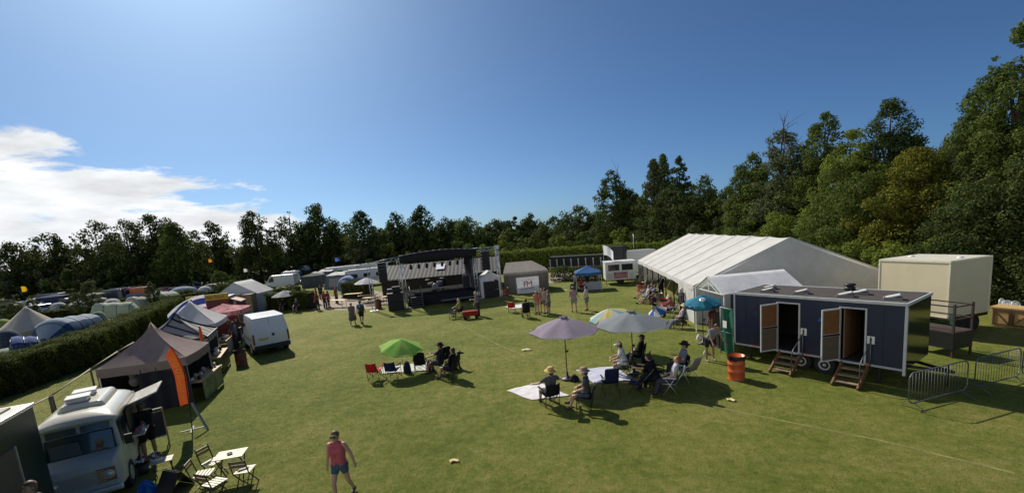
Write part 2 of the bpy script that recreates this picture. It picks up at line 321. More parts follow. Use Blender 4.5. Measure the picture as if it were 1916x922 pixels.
# left tree line
L1 = [(18, 450, 62, 96, 'full', 'dark', 'dark rounded tree cut by the left edge of the photo'), (85, 434, 46, 98, 'full', 'dark', 'narrow dark tree second from the left edge, sky showing through its crown'),
      (128, 442, 36, 104, 'ragged', 'dark', 'thin see-through tree between two fuller dark trees at the far left'), (172, 410, 52, 98, 'full', 'dark', 'broad flat-topped tree behind the two small saplings in the campsite'),
      (228, 408, 54, 94, 'full', 'dark', 'dense dark tree just left of the tallest tree in the left line'), (275, 398, 56, 98, 'full', 'dark', 'tallest spreading tree of the left line, crown against the white cloud'),
      (322, 413, 46, 92, 'spire', 'mid', 'upright ivy-thick tree right of the tallest tree in the left line'), (356, 430, 34, 102, 'ragged', 'grey', 'pale thin-leaved tree leaning against the ivy-thick tree'),
      (392, 412, 36, 95, 'full', 'dark', 'narrow upright tree behind the orange kite, clear sky on both sides'), (425, 455, 36, 100, 'full', 'mid', 'low round tree in the gap beside the lone columnar tree'),
      (469, 392, 40, 92, 'full', 'dark', 'lone tall columnar tree with sky on both sides'), (538, 394, 50, 95, 'full', 'dark', 'dark tree at the left end of the tree line behind the stage'),
      (588, 378, 50, 98, 'full', 'dark', 'tall dark tree whose top touches a wisp of cloud'), (630, 408, 44, 101, 'full', 'mid', 'middling tree between two taller ones above the row of caravans'),
      (673, 391, 40, 95, 'full', 'dark', 'pointed dark tree above the long caravan by the hedge')]
for (px, top, hf, dp, st, lf, lab) in L1: tree('oak_tree' if lab.count('r') % 2 else 'lime_tree', lab, px, top, hf, dp, st, lf, group=TL if px < 500 else TM, base=0.03 if st != 'ragged' else .15, cover=2.7 if st != 'ragged' else 1.6)
L2 = [(712, 425, 40, 104, 'full', 'dark', 'low dark crown left of the stage roof corner'), (738, 394, 40, 98, 'full', 'dark', 'dark tree straight above the left corner of the stage roof'),
      (787, 382, 42, 96, 'full', 'dark', 'tallest pointed tree above the stage roof'), (835, 404, 44, 100, 'full', 'dark', 'dark tree above the middle of the stage roof'),
      (872, 402, 46, 98, 'full', 'mid', 'broad tree above the right corner of the stage roof'), (925, 408, 46, 104, 'full', 'dark', 'dark round tree above the tower right of the stage'),
      (962, 404, 36, 108, 'ragged', 'dark', 'thin-topped tree above the grey-brown marquee'), (991, 397, 34, 110, 'full', 'dark', 'spiky far tree standing out above the grey-brown marquee'),
      (1036, 404, 42, 96, 'full', 'dark', 'dark tree above the right end of the grey-brown marquee'), (1082, 382, 58, 86, 'full', 'dark', 'wide dark tree above the blue gazebo'),
      (1112, 398, 38, 84, 'full', 'dark', 'dark tree beside the leaning tree, left of the tall poplars')]
for (px, top, hf, dp, st, lf, lab) in L2: tree('oak_tree' if lab.count('r') % 2 else 'lime_tree', lab, px, top, hf, dp, st, lf, group=TM, base=0.1, cover=3.0)
L3 = [(1150, 317, 40, 72, 'full', 'dark', 'leaning tree with a bare curved branch, at the left end of the tall right bank', .3, 2), (1222, 296, 30, 66, 'spire', 'grey', 'left one of the poplar tops above the far end of the white marquee', .1, 0),
      (1240, 287, 28, 70, 'spire', 'mid', 'middle and highest poplar above the far end of the white marquee', .1, 0), (1270, 292, 30, 67, 'full', 'dark', 'right one of the poplar tops above the far end of the white marquee', .1, 0),
      (1180, 352, 50, 70, 'full', 'dark', 'dark dense tree filling the gap between leaning tree and poplars', .05, 0), (1318, 326, 56, 60, 'full', 'dark', 'broad dark tree right of the poplars above the marquee roof', .05, 0),
      (1250, 350, 74, 62, 'full', 'dark', 'wide dark tree in front of the poplar trunks', .02, 0),
      (1362, 348, 50, 56, 'full', 'dark', 'lower dark tree in the dip of the skyline above the marquee ridge', .05, 0), (1408, 284, 52, 50, 'full', 'mid', 'ragged light-topped tree left of the bare dead twigs', .05, 0),
      (1462, 240, 58, 46, 'full', 'grey', 'grey-green tree with bare dead twigs sticking out of its top', .05, 7), (1545, 208, 66, 42, 'full', 'mid', 'tall round-topped tree above the marquee gable peak', .05, 0),
      (1592, 240, 74, 37, 'full', 'bright', 'fresh mid-green tree in front of the tallest group right of the marquee peak', .03, 0), (1668, 180, 84, 38, 'full', 'dark', 'tall dark tree with a spiky top above the cream trailer', .04, 0),
      (1718, 272, 92, 31, 'full', 'gold', 'yellowing tree just above the cream trailer', .0, 0), (1615, 318, 84, 33, 'full', 'mid', 'olive bushy tree on the slope over the marquee gable', .0, 0),
      (1790, 250, 88, 32, 'full', 'mid', 'olive tree between the dark spiky tree and the right edge', .0, 0), (1862, 140, 90, 29, 'full', 'dark', 'big dark tree rising towards the right edge', .0, 0),
      (1925, 34, 90, 26, 'full', 'mid', 'highest tree, cut off by the right edge of the photo', .0, 0), (1840, 330, 100, 25, 'full', 'dark', 'dark shrubby tree straight above the right end of the cream trailer', .0, 0),
      (1905, 300, 90, 24, 'full', 'dark', 'dark shrubby tree above the white plastic chairs', .0, 0)]
for (px, top, hf, dp, st, lf, lab, bs, br) in L3: tree('poplar_tree' if 'poplar top' in lab or 'poplar above' in lab else 'ash_tree', lab, px, top, hf, dp, st, lf, group=TR, base=bs, cover=3.3 if st != 'ragged' else 3.0, bare=br, lean=-0.12 if 'leaning tree with' in lab else 0)
MORE = [(60, 462, 42, 101, 'dark', 'middle-height dark tree between the two leftmost rounded trees'), (200, 448, 44, 103, 'dark', 'lower dark tree set back behind the broad flat-topped tree'), (300, 440, 40, 102, 'mid', 'lower tree set back right of the tallest left tree'), (508, 452, 34, 100, 'dark', 'lower dark tree right of the lone columnar tree'), (562, 424, 40, 103, 'dark', 'dark tree filling the gap between two tall trees behind the caravans'),
        (612, 436, 40, 104, 'mid', 'lower tree set back behind the grey frame awnings'), (652, 428, 36, 104, 'dark', 'dark tree filling in left of the pointed tree above the long caravan'), (700, 440, 40, 100, 'dark', 'low dark tree right of the pointed tree above the long caravan'), (762, 420, 40, 103, 'dark', 'dark tree between the two tallest tops above the stage'), (812, 424, 40, 102, 'mid', 'lower tree right of the tallest pointed tree above the stage'),
        (898, 428, 44, 100, 'dark', 'dark tree between the broad tree and the right speaker tower'), (945, 426, 42, 101, 'mid', 'lower tree above the right end of the barn roof'), (1010, 424, 42, 98, 'dark', 'dark tree left of the wide dark tree above the blue gazebo'), (1058, 412, 42, 92, 'mid', 'middle-height tree beside the wide dark tree above the blue gazebo'), (1130, 398, 40, 76, 'dark', 'dark tree at the foot of the leaning tree'),
        (1205, 362, 46, 66, 'mid', 'olive tree in front of the poplar trunks on their left'), (1292, 356, 46, 62, 'dark', 'dark tree at the right foot of the poplars'), (1345, 366, 54, 57, 'mid', 'olive tree low in the dip of the skyline'), (1392, 330, 50, 52, 'dark', 'dark tree left of the ragged light-topped tree'), (1436, 300, 52, 48, 'mid', 'olive tree between the ragged tree and the dead twigs'), (1505, 268, 54, 44, 'dark', 'dark tree between the dead twigs and the tall round-topped tree'),
        (1570, 300, 70, 36, 'mid', 'olive tree low on the slope over the marquee gable end'), (1635, 262, 66, 37, 'dark', 'dark tree at the left shoulder of the spiky-topped tree'), (1700, 240, 60, 37, 'dark', 'dark tree at the right shoulder of the spiky-topped tree'), (1748, 300, 70, 34, 'mid', 'olive tree filling the notch right of the yellowing tree'), (1822, 205, 76, 31, 'mid', 'olive tree on the rising slope left of the big dark tree'), (1880, 230, 84, 27, 'dark', 'dark tree in front of the big dark tree near the right edge'), (1775, 345, 80, 29, 'dark', 'dark tree low above the cream trailer roof')]
for (px, top, hf, dp, lf, lab) in MORE: tree('ash_tree' if px > 1120 else 'oak_tree', lab, px, top, hf, dp, 'full', lf, group=TL if px < 500 else TM if px < 1120 else TR, base=0.0, cover=2.6)
BL = [(60, 505, 60, 92, 'grey', 'dusty bush below the left tree line beside the yellow kite'), (150, 500, 70, 90, 'dark', 'dark thicket below the tree line behind the saplings'), (235, 500, 70, 90, 'dark', 'dark thicket under the dense left trees'), (300, 508, 62, 88, 'dark', 'dark thicket behind the orange camper'),
      (366, 506, 56, 90, 'dark', 'dark bush below the orange kite'), (430, 500, 52, 88, 'mid', 'bush left of the lone columnar tree'), (520, 492, 60, 90, 'dark', 'dark undergrowth behind the white box van'), (595, 478, 60, 92, 'dark', 'dark undergrowth behind the awning tents'),
      (660, 464, 52, 90, 'grey', 'pale bush above the long caravan'), (730, 455, 52, 90, 'mid', 'bush behind the left end of the stage'), (800, 452, 52, 92, 'dark', 'bush behind the stage roof'), (868, 448, 48, 92, 'mid', 'bush behind the right side of the stage roof'),
      (935, 440, 52, 88, 'bright', 'sunlit bush above the speaker tower'), (985, 440, 48, 86, 'mid', 'round sunlit bush above the silver caravan'), (1050, 440, 34, 76, 'bright', 'small bright young tree above the black fence'),
      (1100, 430, 50, 74, 'mid', 'bush above the blue gazebo'), (1165, 425, 34, 66, 'bright', 'bright young tree behind the flagpole'), (1215, 440, 60, 62, 'dark', 'dark bush at the far end of the white marquee'), (1300, 420, 60, 52, 'dark', 'dark bush showing above the marquee roof'),
      (1385, 405, 60, 46, 'mid', 'bush above the middle of the marquee ridge'), (1460, 392, 62, 41, 'bright', 'yellow-green bush behind the marquee peak'), (1560, 400, 70, 34, 'mid', 'bush on the slope right of the marquee peak'), (1640, 352, 70, 31, 'gold', 'golden bush above the cream trailer roof'),
      (1590, 446, 66, 30, 'bright', 'sunlit scrub over the marquee gable end'), (1672, 448, 60, 27, 'bright', 'sunlit scrub behind the left end of the cream trailer'), (1760, 440, 70, 26, 'bright', 'sunlit scrub behind the cream trailer'), (1850, 450, 64, 24.5, 'mid', 'scrub at the right end of the cream trailer'), (1905, 430, 70, 23.5, 'dark', 'shaded scrub behind the wooden cupboard crate')]
for (px, top, hf, dp, lf, lab) in BL: tree('bush', lab, px, top, hf, dp, 'bush', lf, base=0.0, cover=3.0, cat='bush', group='bushes along the foot of the trees')
SP = [(141, 545, 18, 54, 'left one of two small saplings standing in the campsite'), (164, 522, 17, 54, 'right and taller one of two small saplings standing in the campsite'), (281, 526, 12, 62, 'small bushy sapling beside the orange camper'), (15, 560, 20, 52, 'sapling near the left edge in front of the parked cars'),
      (407, 504, 18, 62, 'slim young tree behind the white gable tent'), (430, 522, 26, 60, 'rounded shrub behind the ridge of the white gable tent'), (58, 553, 9, 56, 'tiny sapling above the bell tent')]
for (px, top, hf, dp, lab) in SP: tree('sapling', lab, px, top, hf, dp, 'column', 'grey' if px < 300 else 'mid', base=0.1, cover=2.4, lsize=0.2, cat='sapling', group='saplings in the campsite')
def hedge(label, pts, wd, h, leaf=0.13, cover=2.2, name='hedge', lf='hedge', seed=0):
    rng = np.random.default_rng(500 + seed); c = sum((Vector((p[0], p[1], 0)) for p in pts), Vector()) / len(pts)
    root = thing(name, label, 'hedge', (c.x, c.y, 0)); root['kind'] = 'thing'; core = MB(); P_, N_ = [], []
    for a, b in zip(pts, pts[1:]):
        a = Vector((a[0], a[1], 0)) - c; b = Vector((b[0], b[1], 0)) - c; L = (b - a).length; d = (b - a) / L; nn = Vector((-d.y, d.x, 0))
        core.box((a + b) / 2 + Vector((0, 0, h * .45)), (L, wd * .74, h * .88), rz=math.atan2(d.y, d.x))
        k = int(cover * L * (wd + 2 * h) / (leaf * leaf * .34)); side = rng.uniform(0, wd + 2 * h, k); s = rng.uniform(0, 1, k) * L
        wob = 0.10 * np.sin(s * 1.3 + seed) + 0.07 * np.sin(s * 3.1 + 1.0) + 0.05 * np.sin(s * 7.7)
        off = np.where(side < h, -wd / 2, np.where(side < h + wd, side - h - wd / 2, wd / 2)); zz_ = np.where(side < h, side, np.where(side < h + wd, h, side - h - wd))
        nx = np.where(side < h, -1.0, np.where(side < h + wd, 0.0, 1.0)); nz = np.where((side >= h) & (side < h + wd), 1.0, 0.1)
        dep = -np.abs(rng.normal(size=k)) * .13 + rng.uniform(0, .06, k) + np.where(rng.uniform(size=k) > .97, rng.uniform(0, .26, k), 0) + .08 * np.sin(s * 5.1 + side * 4)
        off = off + nx * (dep + wob * .7); zz_ = zz_ + np.where(nz > .5, dep + wob, 0); zz_ = np.clip(zz_, .02, None)
        pos = np.stack([a.x + d.x * s + nn.x * off, a.y + d.y * s + nn.y * off, zz_], 1); nr = np.stack([nn.x * nx, nn.y * nx, nz], 1)
        P_.append(pos); N_.append(unit(nr + rng.normal(size=(k, 3)) * np.where(nz > .5, .40, .75)[:, None]))
    me = leaf_mesh('leaves', np.concatenate(P_), np.concatenate(N_), leaf, rng); me.materials.append(LEAF[lf]); o = bpy.data.objects.new('leaves', me); col.objects.link(o); o.parent = root
    core.build('twigs', mat('hedge_twigs', (0.020, 0.018, 0.010), 0.95, 0.3), root); return root
# far wood closing the view behind the separate trees
rng = np.random.default_rng(31); n = 60000; s_ = rng.uniform(0, 1, n); xx = -190 + 250 * s_; yy = 150 - 36 * np.clip((xx + 190) / 190, 0, 1) - 30 * np.clip(xx / 60, 0, 1) + rng.normal(size=n) * 2.2; top_ = 9.5 + 2.2 * np.sin(xx * .33) + 1.6 * np.sin(xx * .91 + 1) + 1.2 * np.sin(xx * 2.3)
top_ = top_ - 4.0; zz2 = top_ * rng.uniform(0, 1, n) ** .8
me = leaf_mesh('far_wood', np.stack([xx, yy, zz2], 1), unit(rng.normal(size=(n, 3)) + np.array([0, -.6, .3])), 1.0, rng); me.materials.append(LEAF['dark']); o = bpy.data.objects.new('far_wood', me); col.objects.link(o); tag(o, 'dark distant wood closing the view behind the separate trees', 'wood', kind='stuff')
# ------------------------------------------------------------------ people: one voxel-merged surface each, clothes as children
def caps_mesh(caps):
    b = MB()
    for c in caps:
        p, q, r, r2 = Vector(c[0]), Vector(c[1]), c[2], c[3] if len(c) > 3 else c[2]
        d = q - p; L = d.length
        if L < 1e-5: b.ball(p, r, 12, 8); continue
        d /= L; up = Vector((0, 0, 1)) if abs(d.z) < .95 else Vector((0, 1, 0)); x = d.cross(up).normalized(); y = d.cross(x); prof = []
        for i in range(5): t = -math.pi / 2 + i / 4 * math.pi / 2; prof.append((r * math.cos(t), r * math.sin(t)))
        for i in range(5): t = i / 4 * math.pi / 2; prof.append((r2 * math.cos(t), L + r2 * math.sin(t)))
        vs = []; n = 12
        for rr, h in prof:
            for i in range(n): a = 2 * math.pi * i / n; vs.append(p + d * h + (x * math.cos(a) + y * math.sin(a)) * max(rr, 1e-4))
        b.add(vs, [(j * n + i, j * n + (i + 1) % n, (j + 1) * n + (i + 1) % n, (j + 1) * n + i) for j in range(len(prof) - 1) for i in range(n)] + [tuple(range(n))[::-1], tuple(range((len(prof) - 1) * n, len(prof) * n))], True)
    return b
def solid(name, caps, vox, m, parent=None, smooth=3):
    o = caps_mesh(caps).build(name, m)
    md = o.modifiers.new('r', 'REMESH'); md.mode = 'VOXEL'; md.voxel_size = vox; md.use_smooth_shade = True
    ms = o.modifiers.new('s', 'SMOOTH'); ms.iterations = smooth; ms.factor = 0.5
    dg = bpy.context.evaluated_depsgraph_get(); me = bpy.data.meshes.new_from_object(o.evaluated_get(dg)); old = o.data; o.modifiers.clear(); o.data = me; bpy.data.meshes.remove(old); me.name = name
    me.materials.clear(); me.materials.append(m)
    if parent: o.parent = parent
    return o
def dirv(a, abd, side): a, abd = R(a), R(abd); return Vector((side * math.sin(abd), math.sin(a) * math.cos(abd), -math.cos(a) * math.cos(abd)))
def person(label, loc, rz, h=1.72, lean=0, thigh=(0, 0), knee=(0, 0), spread=4, arm=((8, 8, 12), (8, 8, 12)), top=None, sleeves='short', bottom=None, legs='short', hair=(0.06, 0.035, 0.02), long_hair=False, hat=None, shades=False,
           shoes=(0.03, 0.03, 0.03), skin=None, hip=None, group=None, vox=None, fat=1.0, name='person', look=0, eyes=True, extra=None):
    k = h / 1.72; skin = skin or SKIN; near = math.hypot(loc[0], loc[1]); vox = vox or (0.009 if near < 14 else 0.013 if near < 26 else 0.017); infl = vox * 0.75 + 0.007
    V = Vector; TH, SH, UA, FA = .44, .41, .29, .25
    if hip is None: hip = max(-(dirv(thigh[i], spread, 1) * TH + dirv(thigh[i] - knee[i], spread * .3, 1) * SH).z for i in (0, 1)) + .09
    H0 = V((0, 0, hip)); Lr = Matrix.Rotation(R(-lean), 3, 'X')
    def tor(x, y, z): return H0 + Lr @ V((x * fat, y, z))
    f = fat
    torso = [(tor(-.085, .0, .52), tor(.085, .0, .52), .085), (tor(-.085, .01, .38), tor(.085, .01, .38), .112 * f), (tor(-.06, .005, .16), tor(.06, .005, .16), .105 * f), (tor(-.082, -.01, .0), tor(.082, -.01, .0), .118 * f),
             (tor(-.085, .01, .38), tor(-.06, .005, .16), .108 * f, .102 * f), (tor(.085, .01, .38), tor(.06, .005, .16), .108 * f, .102 * f), (tor(-.06, .005, .16), tor(-.08, -.01, 0), .102 * f, .115 * f), (tor(.06, .005, .16), tor(.08, -.01, 0), .102 * f, .115 * f),
             (tor(-.085, 0, .52), tor(-.085, .01, .38), .085, .11 * f), (tor(.085, 0, .52), tor(.085, .01, .38), .085, .11 * f), (tor(-.165, 0, .53), tor(.165, 0, .53), .062)]
    neck0, head = tor(0, -.005, .55), tor(0, .03, .74)
    hr = Matrix.Rotation(R(look), 3, 'Z') @ Matrix.Rotation(R(-lean * .5), 3, 'X')
    def hd(x, y, z): return head + hr @ V((x, y, z))
    headc = [(neck0, hd(0, -.02, -.07), .056, .052), (hd(0, -.018, .03), hd(0, .012, .02), .092, .085), (hd(0, .02, -.02), hd(0, .045, -.075), .072, .045), (hd(0, .088, .015), hd(0, .108, -.022), .012, .017), (hd(-.022, .085, -.062), hd(.022, .085, -.062), .010),
             (hd(-.086, -.01, .01), hd(-.088, -.012, -.025), .017), (hd(.086, -.01, .01), hd(.088, -.012, -.025), .017)]
    body = list(torso) + headc; up_arm, lo_arm, ths, shs, feet = [], [], [], [], []
    for i, sd in ((0, 1), (1, -1)):
        sh = tor(.19 * sd / f if f > 1 else .19 * sd, 0, .53); a = arm[i]; d1 = dirv(a[0] - lean * 0, a[1], sd); el = sh + d1 * UA; inn = a[3] if len(a) > 3 else 6
        d2 = dirv(a[0] + a[2], a[1] - inn * (1 if a[2] < 45 else 3), sd); wr = el + d2 * FA
        up_arm += [(sh, el, .056, .043)]; lo_arm += [(el, wr, .042, .030)]
        s_ = d2.cross(V((0, 0, 1))); s_ = s_.normalized() if s_.length > .1 else V((1, 0, 0)); pn = s_.cross(d2)
        pal = wr + d2 * .075; hand = [(wr, pal, .030, .034), (wr + d2 * .02 + s_ * .015, pal + s_ * .024, .022, .018), (wr + d2 * .02 - s_ * .015, pal - s_ * .024, .022, .018)]
        for q, (o_, L) in enumerate(((-.034, .066), (-.0115, .080), (.0115, .076), (.034, .058))):
            b0 = pal + s_ * o_; m_ = b0 + (d2 + s_ * o_ * 3).normalized() * L * .55; hand += [(b0, m_, .0105, .0098), (m_, m_ + (d2 * .8 - pn * .6).normalized() * L * .5, .0098, .0088)]
        th0 = wr + d2 * .03 - s_ * .025; hand += [(th0, th0 + (d2 * .6 - s_ * .8).normalized() * .05, .014, .011), (th0 + (d2 * .6 - s_ * .8).normalized() * .05, th0 + (d2 * .9 - s_ * .7).normalized() * .085, .011, .0095)]
        lo_arm += hand if vox < .016 else [(wr, pal, .034, .036), (pal, pal + d2 * .075, .020, .016), (pal + s_ * .03, pal + s_ * .034 + d2 * .06, .017, .014), (pal - s_ * .03, pal - s_ * .03 + d2 * .05, .017, .014), (th0, th0 + (d2 * .6 - s_ * .8) * .06, .017, .014)]
        hp = H0 + V((.092 * sd, 0, 0)); t1 = dirv(thigh[i], spread, sd); kn = hp + t1 * TH; t2 = dirv(thigh[i] - knee[i], spread * .3, sd); an = kn + t2 * SH
        ths += [(hp, kn, .092 * (1 + (f - 1) * .6), .058)]; shs += [(kn, kn + t2 * .13, .056, .057), (kn + t2 * .13, an, .056, .036)]
        ff = V((.05 * sd, 1, 0)).normalized(); ft = t2.cross(V((1, 0, 0))); ft = V((ft.x, -ft.y, -ft.z)) if ft.y < 0 else ft
        fdir = (ff * .75 + ft * .25 + V((0, 0, -.1))).normalized(); feet += [(an + V((0, -.03, -.035)), an + fdir * .13 + V((0, 0, -.045)), .040, .032), (an, an + V((0, 0, -.03)), .04, .04)]
    body += up_arm + lo_arm + ths + shs + feet
    K = lambda cs, e=0.0: [(V(c[0]) * k, V(c[1]) * k, c[2] * k + e, (c[3] if len(c) > 3 else c[2]) * k + e) for c in cs]
    o = solid(name, K(body), vox, skin); o.location = (loc[0], loc[1], loc[2] if len(loc) > 2 else 0); o.rotation_euler.z = rz; tag(o, label, 'person', group)
    cut = lambda c, t: (c[0], V(c[0]).lerp(V(c[1]), t), c[2], c[2] + ((c[3] if len(c) > 3 else c[2]) - c[2]) * t)
    cl = lambda nm, rgb: cloth('cloth_%02d_%02d_%02d' % tuple(int(99 * x) for x in rgb), rgb, trans=0.05, scale=9, bump=.3, bscale=14)
    if top:
        c = list(torso)
        if sleeves == 'vest': c = [q for q in c[:-1]] + [(tor(-.11, 0, .55), tor(-.085, 0, .45), .045), (tor(.11, 0, .55), tor(.085, 0, .45), .045)]
        if sleeves == 'short': c += [cut(q, .62) for q in up_arm]
        if sleeves == 'long': c += up_arm + [cut(q, .95) for q in lo_arm if q[2] > .04]
        solid('shirt', K(c, infl), vox, cl('shirt', top), o, 2)
    if bottom:
        c = [q for q in torso if (V(q[0]) - H0).length < .15]
        if legs == 'short': c += [cut(q, .62) for q in ths]
        if legs == 'tiny': c += [cut(q, .34) for q in ths]
        if legs == 'long': c += ths + [(q[0], q[1], q[2] * 1.08, max(q[3], .05)) for q in shs]
        if legs == 'skirt':
            for q in ths: c += [(q[0], q[1], .13, .15)]
            c += [(ths[0][0], ths[1][0], .14), (V(ths[0][1]), V(ths[1][1]), .13), (V(ths[0][0]).lerp(V(ths[0][1]), .5), V(ths[1][0]).lerp(V(ths[1][1]), .5), .14)]
        solid({'long': 'trousers', 'skirt': 'skirt'}.get(legs, 'shorts'), K(c, infl * 1.35), vox, cl('b', bottom), o, 2)
    if hair:
        c = [(hd(0, -.035, .04), hd(0, -.028, .052), .094, .086), (hd(0, -.05, .0), hd(0, -.06, -.04), .08, .065)]
        if long_hair: c += [(hd(.05, -.05, -.02), hd(.06, -.06, -.16), .05, .035), (hd(-.05, -.05, -.02), hd(-.06, -.06, -.16), .05, .035), (hd(0, -.07, -.02), hd(0, -.08, -.2), .06, .04)]
        solid('hair', K(c, .011), min(vox, .013), mat('hair_%d_%d' % (int(hair[0] * 100), int(hair[1] * 100)), hair, .6, .25, 30), o, 2)
    if shoes:
        for q in (feet[:2], feet[2:]): solid('shoe', K(q, .009), vox, mat('shoe_%d_%d' % (int(shoes[0] * 100), int(shoes[2] * 100)), shoes, .7), o, 1)
    if hat:
        kind, rgb = hat; M_ = Matrix.Translation(head * k) @ hr.to_4x4(); b = MB(); m = cloth('hat_%d_%d' % (int(rgb[0] * 100), int(rgb[2] * 100)), rgb, trans=.03)
        if kind == 'brim': b.lathe([(.215, .045), (.20, .058), (.122, .075), (.118, .12), (.10, .17), (.055, .185), (.001, .186)], n=20, caps=False); b.lathe([(.108, .06), (.21, .05)], n=20, caps=False)
        else: b.ball((0, -.01, .045), (.108, .118, .10), 14, 6, 0.0, 1.0); b.add([(-.07, .08, .05), (.07, .08, .05), (.06, .19, .035), (-.06, .19, .035), (-.07, .08, .06), (.07, .08, .06), (.06, .19, .045), (-.06, .19, .045)], [(0, 1, 2, 3), (4, 7, 6, 5), (2, 3, 7, 6), (0, 4, 7, 3), (1, 2, 6, 5)])
        ho = b.build('hat', m, o); ho.matrix_local = M_ @ Matrix.Scale(k, 4)
    if shades or eyes:
        b = MB()
        for sd in (1, -1):
            if shades: b.box(hd(.036 * sd, .094, .022) * k, (.058, .018, .042), M=hr); b.bar(hd(.068 * sd, .085, .025) * k, hd(.092 * sd, -.01, .025) * k, .008)
            else: b.ball(hd(.034 * sd, .083, .018) * k, (.014, .008, .009), 8, 6)
        b.build('sunglasses' if shades else 'eyes', mat('sunglass_lens', (.01, .01, .012), .12), o, .004 if shades else 0)
    return o
SIT = dict(thigh=(82, 86), knee=(78, 72), hip=.52, lean=-12, spread=8, arm=((12, 10, 58), (14, 10, 52)))
# ------------------------------------------------------------------ props
def camp_chair(label, loc, rz, rgb, group=None, high=False):
    t = thing('camping_chair', label, 'chair', loc, rz, group); m = cloth('chair_%d_%d_%d' % tuple(int(99 * x) for x in rgb), rgb, trans=.04); bt = .98 if high else .84
    s = MB(); s.grid(lambda a, b: (-.26 + .52 * a, -.20 + .44 * b, .42 + .05 * b - .10 * math.sin(math.pi * a) * math.sin(math.pi * min(1, b + .2) * .8)), 8, 6); s.build('seat', m, t, thick=.012)
    s = MB(); s.grid(lambda a, b: (-(.27 - .04 * b) + (.54 - .08 * b) * a, -.20 - .14 * b - .05 * math.sin(math.pi * a), .40 + (bt - .40) * b + (.05 * math.sin(math.pi * a) if high else -.03 * math.sin(math.pi * a)) * b), 8, 6); s.build('backrest', m, t, thick=.012)
    for sd in (1, -1):
        s = MB(); s.tube((.27 * sd, .25, .0), (.27 * sd, .25, .62), .011); s.build('leg', DARKST, t)
        s = MB(); s.tube((.26 * sd, -.20, .0), (.24 * sd, -.34, bt), .011); s.build('leg', DARKST, t)
        s = MB(); s.box((.28 * sd, .04, .63), (.07, .50, .02)); s.build('armrest', m, t, .006)
    s = MB()
    for sd in (1, -1):
        s.tube((.27 * sd, .25, .03), (-.27 * sd, .25, .44), .008, n=6); s.tube((.27 * sd, -.2, .03), (-.27 * sd, -.2, .44), .008, n=6); s.tube((.27 * sd, .25, .03), (.26 * sd, -.21, .42), .008, n=6); s.tube((.27 * sd, .25, .42), (.26 * sd, -.20, .03), .008, n=6)
    s.build('cross_brace', DARKST, t); return t
def lawn_chair(label, loc, rz, rgb, group=None, fm=None, sh=.42, bt=.98, recl=.26):
    fm = fm or ALU; t = thing('folding_chair', label, 'chair', loc, rz, group); m = cloth('sling_%d_%d_%d' % tuple(int(99 * x) for x in rgb), rgb, trans=.1, scale=14)
    s = MB(); s.grid(lambda a, b: (-.24 + .48 * a, -.2 + .44 * b, sh - .03 * math.sin(math.pi * b)), 4, 5); s.build('seat', m, t, thick=.01)
    s = MB(); s.grid(lambda a, b: (-.23 + .46 * a, -.22 - recl * b, sh + .02 + (bt - sh - .04) * b - .0 * a), 4, 6); s.build('backrest', m, t, thick=.01)
    s = MB()
    for sd in (1, -1): s.tube((.25 * sd, -.2, sh), (.24 * sd, -.22 - recl, bt - .04), .012)
    s.path([(.24, -.22 - recl, bt - .04), (.2, -.23 - recl, bt), (-.2, -.23 - recl, bt), (-.24, -.22 - recl, bt - .04)], .012)
    s.tube((-.25, -.2, sh), (-.25, .25, sh), .012); s.tube((.25, -.2, sh), (.25, .25, sh), .012); s.build('frame', fm, t)
    for sd in (1, -1):
        s = MB(); s.tube((.27 * sd, .22, 0), (.27 * sd, -.18, sh + .22), .012); s.build('leg', fm, t)
        s = MB(); s.tube((.26 * sd, -.30, 0), (.26 * sd, .14, sh + .2), .012); s.build('leg', fm, t)
        s = MB(); s.box((.275 * sd, -.01, sh + .22), (.045, .44, .025)); s.build('armrest', WHITE if fm is ALU else BLACK, t, .008)
    return t
